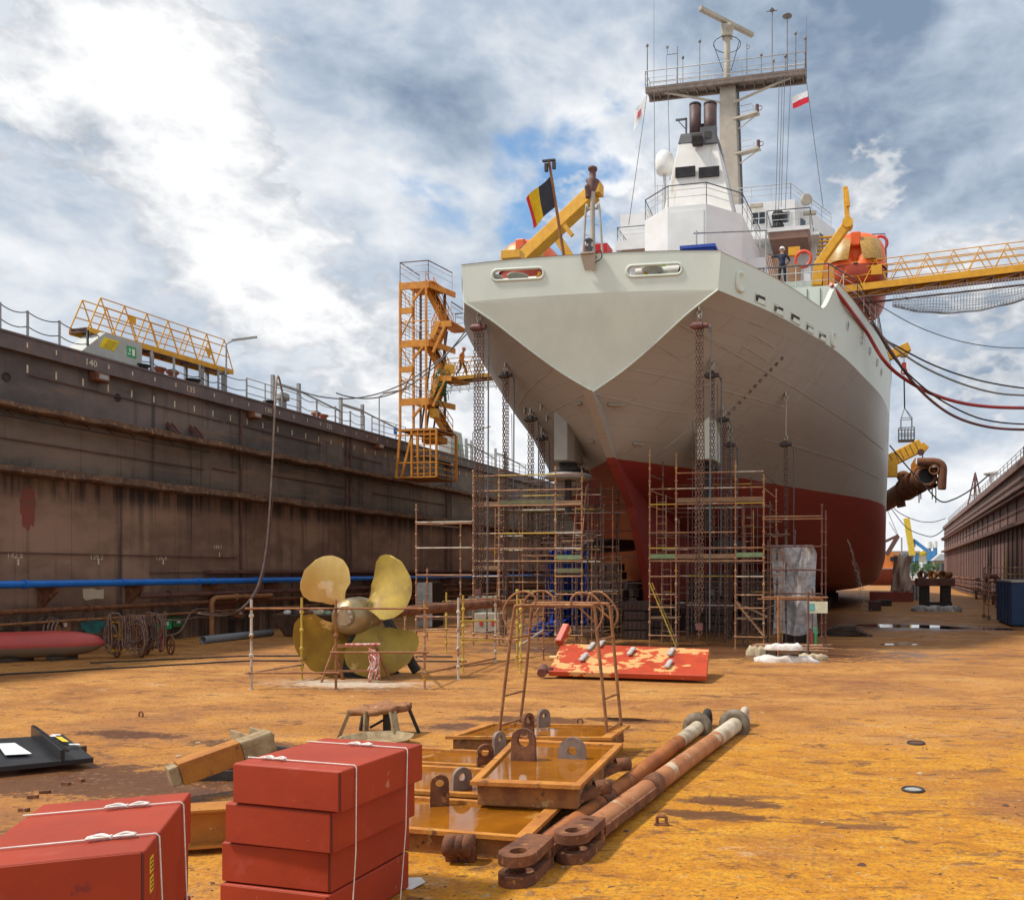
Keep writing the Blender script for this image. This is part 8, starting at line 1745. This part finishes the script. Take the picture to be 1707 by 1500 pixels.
for i in range(8): c_ = a.lerp(q, i / 8); mb.box(c_ + V(0, -.46, 0), (.06, .03, 1.0), rot=Matrix.Rotation(-.45, 3, 'Y'))
mb.build('boom_ribs', m_dark, cr_); MB().cyl(AY(1535, 754, Yp - .5), AY(1535, 754, Yp + .5), .35).build('sheave', m_mar, cr_)
dp = thing('suction_pipe', 'big rusty dredging suction pipe with elbows hanging from the lower yellow crane', 'suction pipe', AY(1545, 793, Yp))
MB().tube([AY(1538, 756, Yp), AY(1538, 772, Yp)], .06, 5).build('wire', m_dark, dp)
c_ = AY(1545, 793, Yp - 2); e = AY(1475, 838, Yp + 14); d = (e - c_).normalized()
MB().pipe(c_, e, 1.05, .78, 26).build('main_pipe', m_rust, dp); MB().cyl(c_ + d * .5, c_ + d * .55, .85, 24).build('pipe_inside', m_black, dp)
for k_ in (.05, .2, .35, .5): MB().pipe(c_ + d * (14 * k_), c_ + d * (14 * k_ + .35), 1.25, 1.0, 26).build('flange', m_rust, dp)
def pxp(pts, Y): return curve_pts([AY(x, y, Y) for x, y in pts], 6)
MB().tube(pxp([(1529, 770), (1545, 770), (1562, 771), (1571, 778), (1571, 795), (1570, 815)], Yp - 2), .42, 12).build('elbow_pipe', m_rust, dp); MB().tube(pxp([(1555, 784), (1565, 785), (1571, 792), (1570, 816)], Yp - 1.5), .35, 12).build('elbow_pipe', m_rust, dp); MB().pipe(AY(1557, 783, Yp - 2.3), AY(1557, 783, Yp + 1), .5, .36, 18).build('short_pipe', m_rust_lt, dp)
MB().tube(pxp([(1510, 808), (1502, 798), (1500, 792), (1508, 790), (1514, 796), (1518, 803)], Yp + 4), .35, 10).build('vent_bend', m_rust, dp)
MB().prism([AY(x, y, Yp - 1) for x, y in ((1520, 802), (1518, 775), (1524, 765), (1527, 763), (1526, 772), (1537, 782), (1533, 800))], .35).build('side_plate', m_oran, dp)
mb = MB()
for x0_, y0_, x1_, y1_ in ((1526, 800, 1540, 776), (1540, 776, 1556, 790), (1530, 782, 1560, 812), (1548, 815, 1566, 806), (1528, 818, 1545, 812), (1562, 796, 1566, 806)): mb.bar(AY(x0_, y0_, Yp - .5), AY(x1_, y1_, Yp - .5), .3)
mb.build('brackets', m_rust, dp)
for x, y0_, y1_ in ((1532, 815, 838), (1535, 812, 832), (1554, 812, 832), (1560, 805, 838)): MB().tube([AY(x, y0_, Yp), AY(x, y1_, Yp)], .06, 5).build('hanging_strop', m_dark, dp)
MB().tube([AY(1500, 830, Yp + 6), AY(1503, 845, Yp + 6)], .5, 10).build('drain_stub', m_rust, dp)
# water jet from the hull
p0, nr = on_hull(1411, 899, .05)
if p0 is not None:
    r_ = random.Random(9); mb = MB()
    for i in range(420):
        t_ = r_.random() ** .8; sp = .02 + .22 * t_; z = lerp(p0.z, .2, t_ ** 1.4); x = p0.x + 1.15 * t_ + r_.gauss(0, sp * .6); y = p0.y - 1.2 * t_ + r_.gauss(0, sp); k_ = r_.uniform(.008, .022); L_ = k_ * r_.uniform(1, 4)
        mb.add([(x - k_, y, z), (x + k_, y, z), (x, y - k_, z), (x, y + k_, z), (x - .01, y, z + L_), (x + .01, y, z - L_)], [(0, 2, 4), (2, 1, 4), (1, 3, 4), (3, 0, 4), (2, 0, 5), (1, 2, 5), (3, 1, 5), (0, 3, 5)])
    tag(mb.build('water_jet', M('water_drops', (.62, .55, .50), None, .15), None, loc=p0), 'spray of water pouring from the hull at the right bilge', 'water jet', kind='stuff')
# ================================================================ beyond the dock
m_far = M('far_shed_grey', (.40, .41, .42), (.34, .35, .36), .8, scale=.05); m_brk = M('far_brick', (.36, .26, .20), (.28, .2, .16), .85, scale=.2); m_ycr = M('far_crane_yellow', (.72, .50, .04), None, .5); m_bcr = M('far_crane_blue', (.06, .25, .55), None, .5)
def fbox(x0_, x1_, yt, Y, z0=.3, d=12): a, c_ = AY(x0_, yt, Y), AY(x1_, yt, Y); return V(a.x, Y, z0), V(c_.x, Y + d, a.z)
lo, hi = fbox(1430, 1532, 921, 420); t = thing('far_shed', 'long pale grey shed on the far quay', 'shed', lo); MB().b2(lo, hi).build('wall', m_far, t); MB().b2((lo.x - .5, lo.y - .5, hi.z + .002), (hi.x + .5, hi.y, hi.z + .7)).build('roof', m_brk, t); mb = MB()
for i in range(24): x = lerp(lo.x, hi.x, (i + .3) / 24); mb.b2((x, lo.y - .05, hi.z - 3.0), (x + .7, lo.y - .01, hi.z - .8))
mb.build('windows', m_glass, t)
lo, hi = fbox(1557, 1650, 934, 300); t = thing('far_building', 'brown brick workshop with tall windows behind the right wall end', 'building', lo); MB().b2(lo, hi).build('wall', m_brk, t); MB().prism([(lo.x - .5, 305, hi.z), (hi.x + .5, 305, hi.z), (hi.x - 5, 305, hi.z + 2.2), (lo.x + 2, 305, hi.z + 2.2)], 14).build('roof', m_far, t); mb = MB()
for i in range(10): x = lo.x + .7 + i * 1.7; mb.b2((x, 299.9, 2.6), (x + 1.0, 299.98, hi.z - 1.0))
mb.build('windows', m_glass, t)
Yk = 330
t = thing('harbour_crane', 'far harbour crane with leaning yellow jib and blue legs', 'crane', AY(1525, 948, Yk)); a, q = AY(1521, 926, Yk), AY(1511, 864, Yk); mb = MB(); mb.bar(a, q, 3.2, 2.2); mb.build('jib', m_ycr, t); mb = MB()
for x0_, y0_, x1_, y1_ in ((1520, 922, 1520, 948), (1528, 922, 1528, 948), (1517, 938, 1531, 938), (1548, 918, 1548, 948), (1554, 918, 1554, 948), (1546, 938, 1556, 938), (1522, 900, 1546, 918), (1518, 895, 1524, 912)): mb.bar(AY(x0_, y0_, Yk), AY(x1_, y1_, Yk), 1.3)
mb.build('legs', m_bcr, t); MB().b2(AY(1524, 926, Yk), AY(1548, 921, Yk + 4)).bar(AY(1532, 924, Yk), AY(1548, 916, Yk), 1.2).build('bridge_beam', m_ycr, t); MB().b2(AY(1527, 937, Yk), AY(1544, 926, Yk + 3)).build('machine_house', M('far_cream', (.66, .60, .42), None, .7), t)
for x0_, x1_, y0_, y1_, lb in ((1543, 1554, 914, 903, 'left of two white tanks beside the far crane'), (1555, 1563, 913, 902, 'right of two white tanks beside the far crane')):
    c_ = AY((x0_ + x1_) / 2, y0_, 345); r = (AY(x1_, y0_, 345).x - AY(x0_, y0_, 345).x) / 2; t = thing('storage_tank', lb, 'tank', (c_.x, 345, .3)); MB().cyl((c_.x, 345, c_.z), (c_.x, 345, AY(x0_, y1_, 345).z), r, 20).build('tank', m_white, t); MB().cyl((c_.x, 345, .3), (c_.x, 345, c_.z - .01), .8, 8).build('support', m_bcr, t)
m_leaf = [M('leaf_a', (.055, .115, .03), (.035, .075, .02), .7, scale=.6), M('leaf_b', (.085, .15, .035), (.05, .1, .025), .7, scale=.6)]; m_bark = M('bark', (.12, .09, .06), None, .9)
def tree(px, ytop, Y, wd, seed, label):
    c_ = AY(px, ytop, Y); r_ = random.Random(seed); hgt = c_.z - .3; t = thing('tree', label, 'tree', (c_.x, Y, .3), 'trees beyond the dock')
    mb = MB(); mb.tube([(c_.x, Y, .3), (c_.x + .1, Y, .3 + hgt * .45)], [.22, .14], 7)
    for i in range(5): a_ = i * 1.3; mb.tube([(c_.x + .08, Y, .3 + hgt * .3), (c_.x + math.cos(a_) * wd * .6, Y + math.sin(a_) * wd * .6, .3 + hgt * .7)], [.09, .03], 5)
    mb.build('trunk', m_bark, t); mb = MB()
    cl_ = [(r_.gauss(0, wd * .42), r_.gauss(0, wd * .42), r_.uniform(.22, .85) * hgt, r_.uniform(.5, 1.1)) for _ in range(16)]
    for i in range(1700):
        cx, cy, cz, cr2 = r_.choice(cl_); p = V(c_.x + cx + r_.gauss(0, cr2 * .5), Y + cy + r_.gauss(0, cr2 * .5), .3 + min(hgt, cz + r_.gauss(0, cr2 * .4))); k_ = r_.uniform(.1, .2); a = V(r_.uniform(-1, 1), r_.uniform(-1, 1), r_.uniform(-1, 1)).normalized(); b_ = a.orthogonal().normalized(); mb.m = i % 2; mb.add([p - a * k_, p + b_ * k_ * .6, p + a * k_, p - b_ * k_ * .6], [(0, 1, 2, 3)])
    mb.build('crown', m_leaf, t)
tree(1521, 934, 262, 2.2, 1, 'leftmost green tree beyond the dock, beside the wrapped load'); tree(1537, 930, 266, 2.6, 2, 'middle and tallest green tree beyond the dock'); tree(1553, 935, 262, 2.2, 3, 'rightmost green tree beyond the dock, before the brick workshop')
# moored ship ahead
Ys = 196
t = thing('moored_vessel', 'orange and dark vessel moored beyond the dock, half hidden by the hull', 'vessel', AY(1488, 975, Ys))
vs, fs = quad_box(AY(1450, 970, Ys).x, AY(1494, 970, Ys).x, Ys, Ys + 30, -.8, AY(1440, 970, Ys).x, AY(1499, 970, Ys).x, Ys - 4, Ys + 32, AY(1490, 948, Ys).z); MB().add(vs, fs).build('hull', M('vessel_orange_red', (.55, .09, .03), None, .6), t)
MB().b2(AY(1450, 947, Ys + 3), AY(1496, 922, Ys + 12)).build('wheelhouse', M('vessel_orange', (.70, .26, .05), None, .6), t); MB().bar(AY(1478, 925, Ys), AY(1497, 893, Ys), 1.2, 1.0).bar(AY(1470, 905, Ys), AY(1498, 892, Ys), .6).build('crane_arm', m_mar, t); MB().tube([AY(1503, 948, Ys + 4), AY(1503, 896, Ys + 4)], .2, 6).build('mast', m_galv, t); MB().b2(AY(1484, 935, Ys + 2.5), AY(1494, 928, Ys + 2.9)).build('windows', m_glass, t)
for i, (xa, ya, xb, yb) in enumerate(((1480, 852, 1497, 892), (1482, 870, 1496, 893))): tag(MB().tube([AY(xa, ya, Ys), AY(xb, yb, Ys)], .06, 4).build('stay_wire', m_black, None, loc=AY(xb, yb, Ys)), ['left stay wire of the moored vessel crane arm', 'right stay wire of the moored vessel crane arm'][i], 'wire')
bpy.context.view_layer.update()
for o in list(bpy.data.objects):
    if '_o' in o: del o['_o']
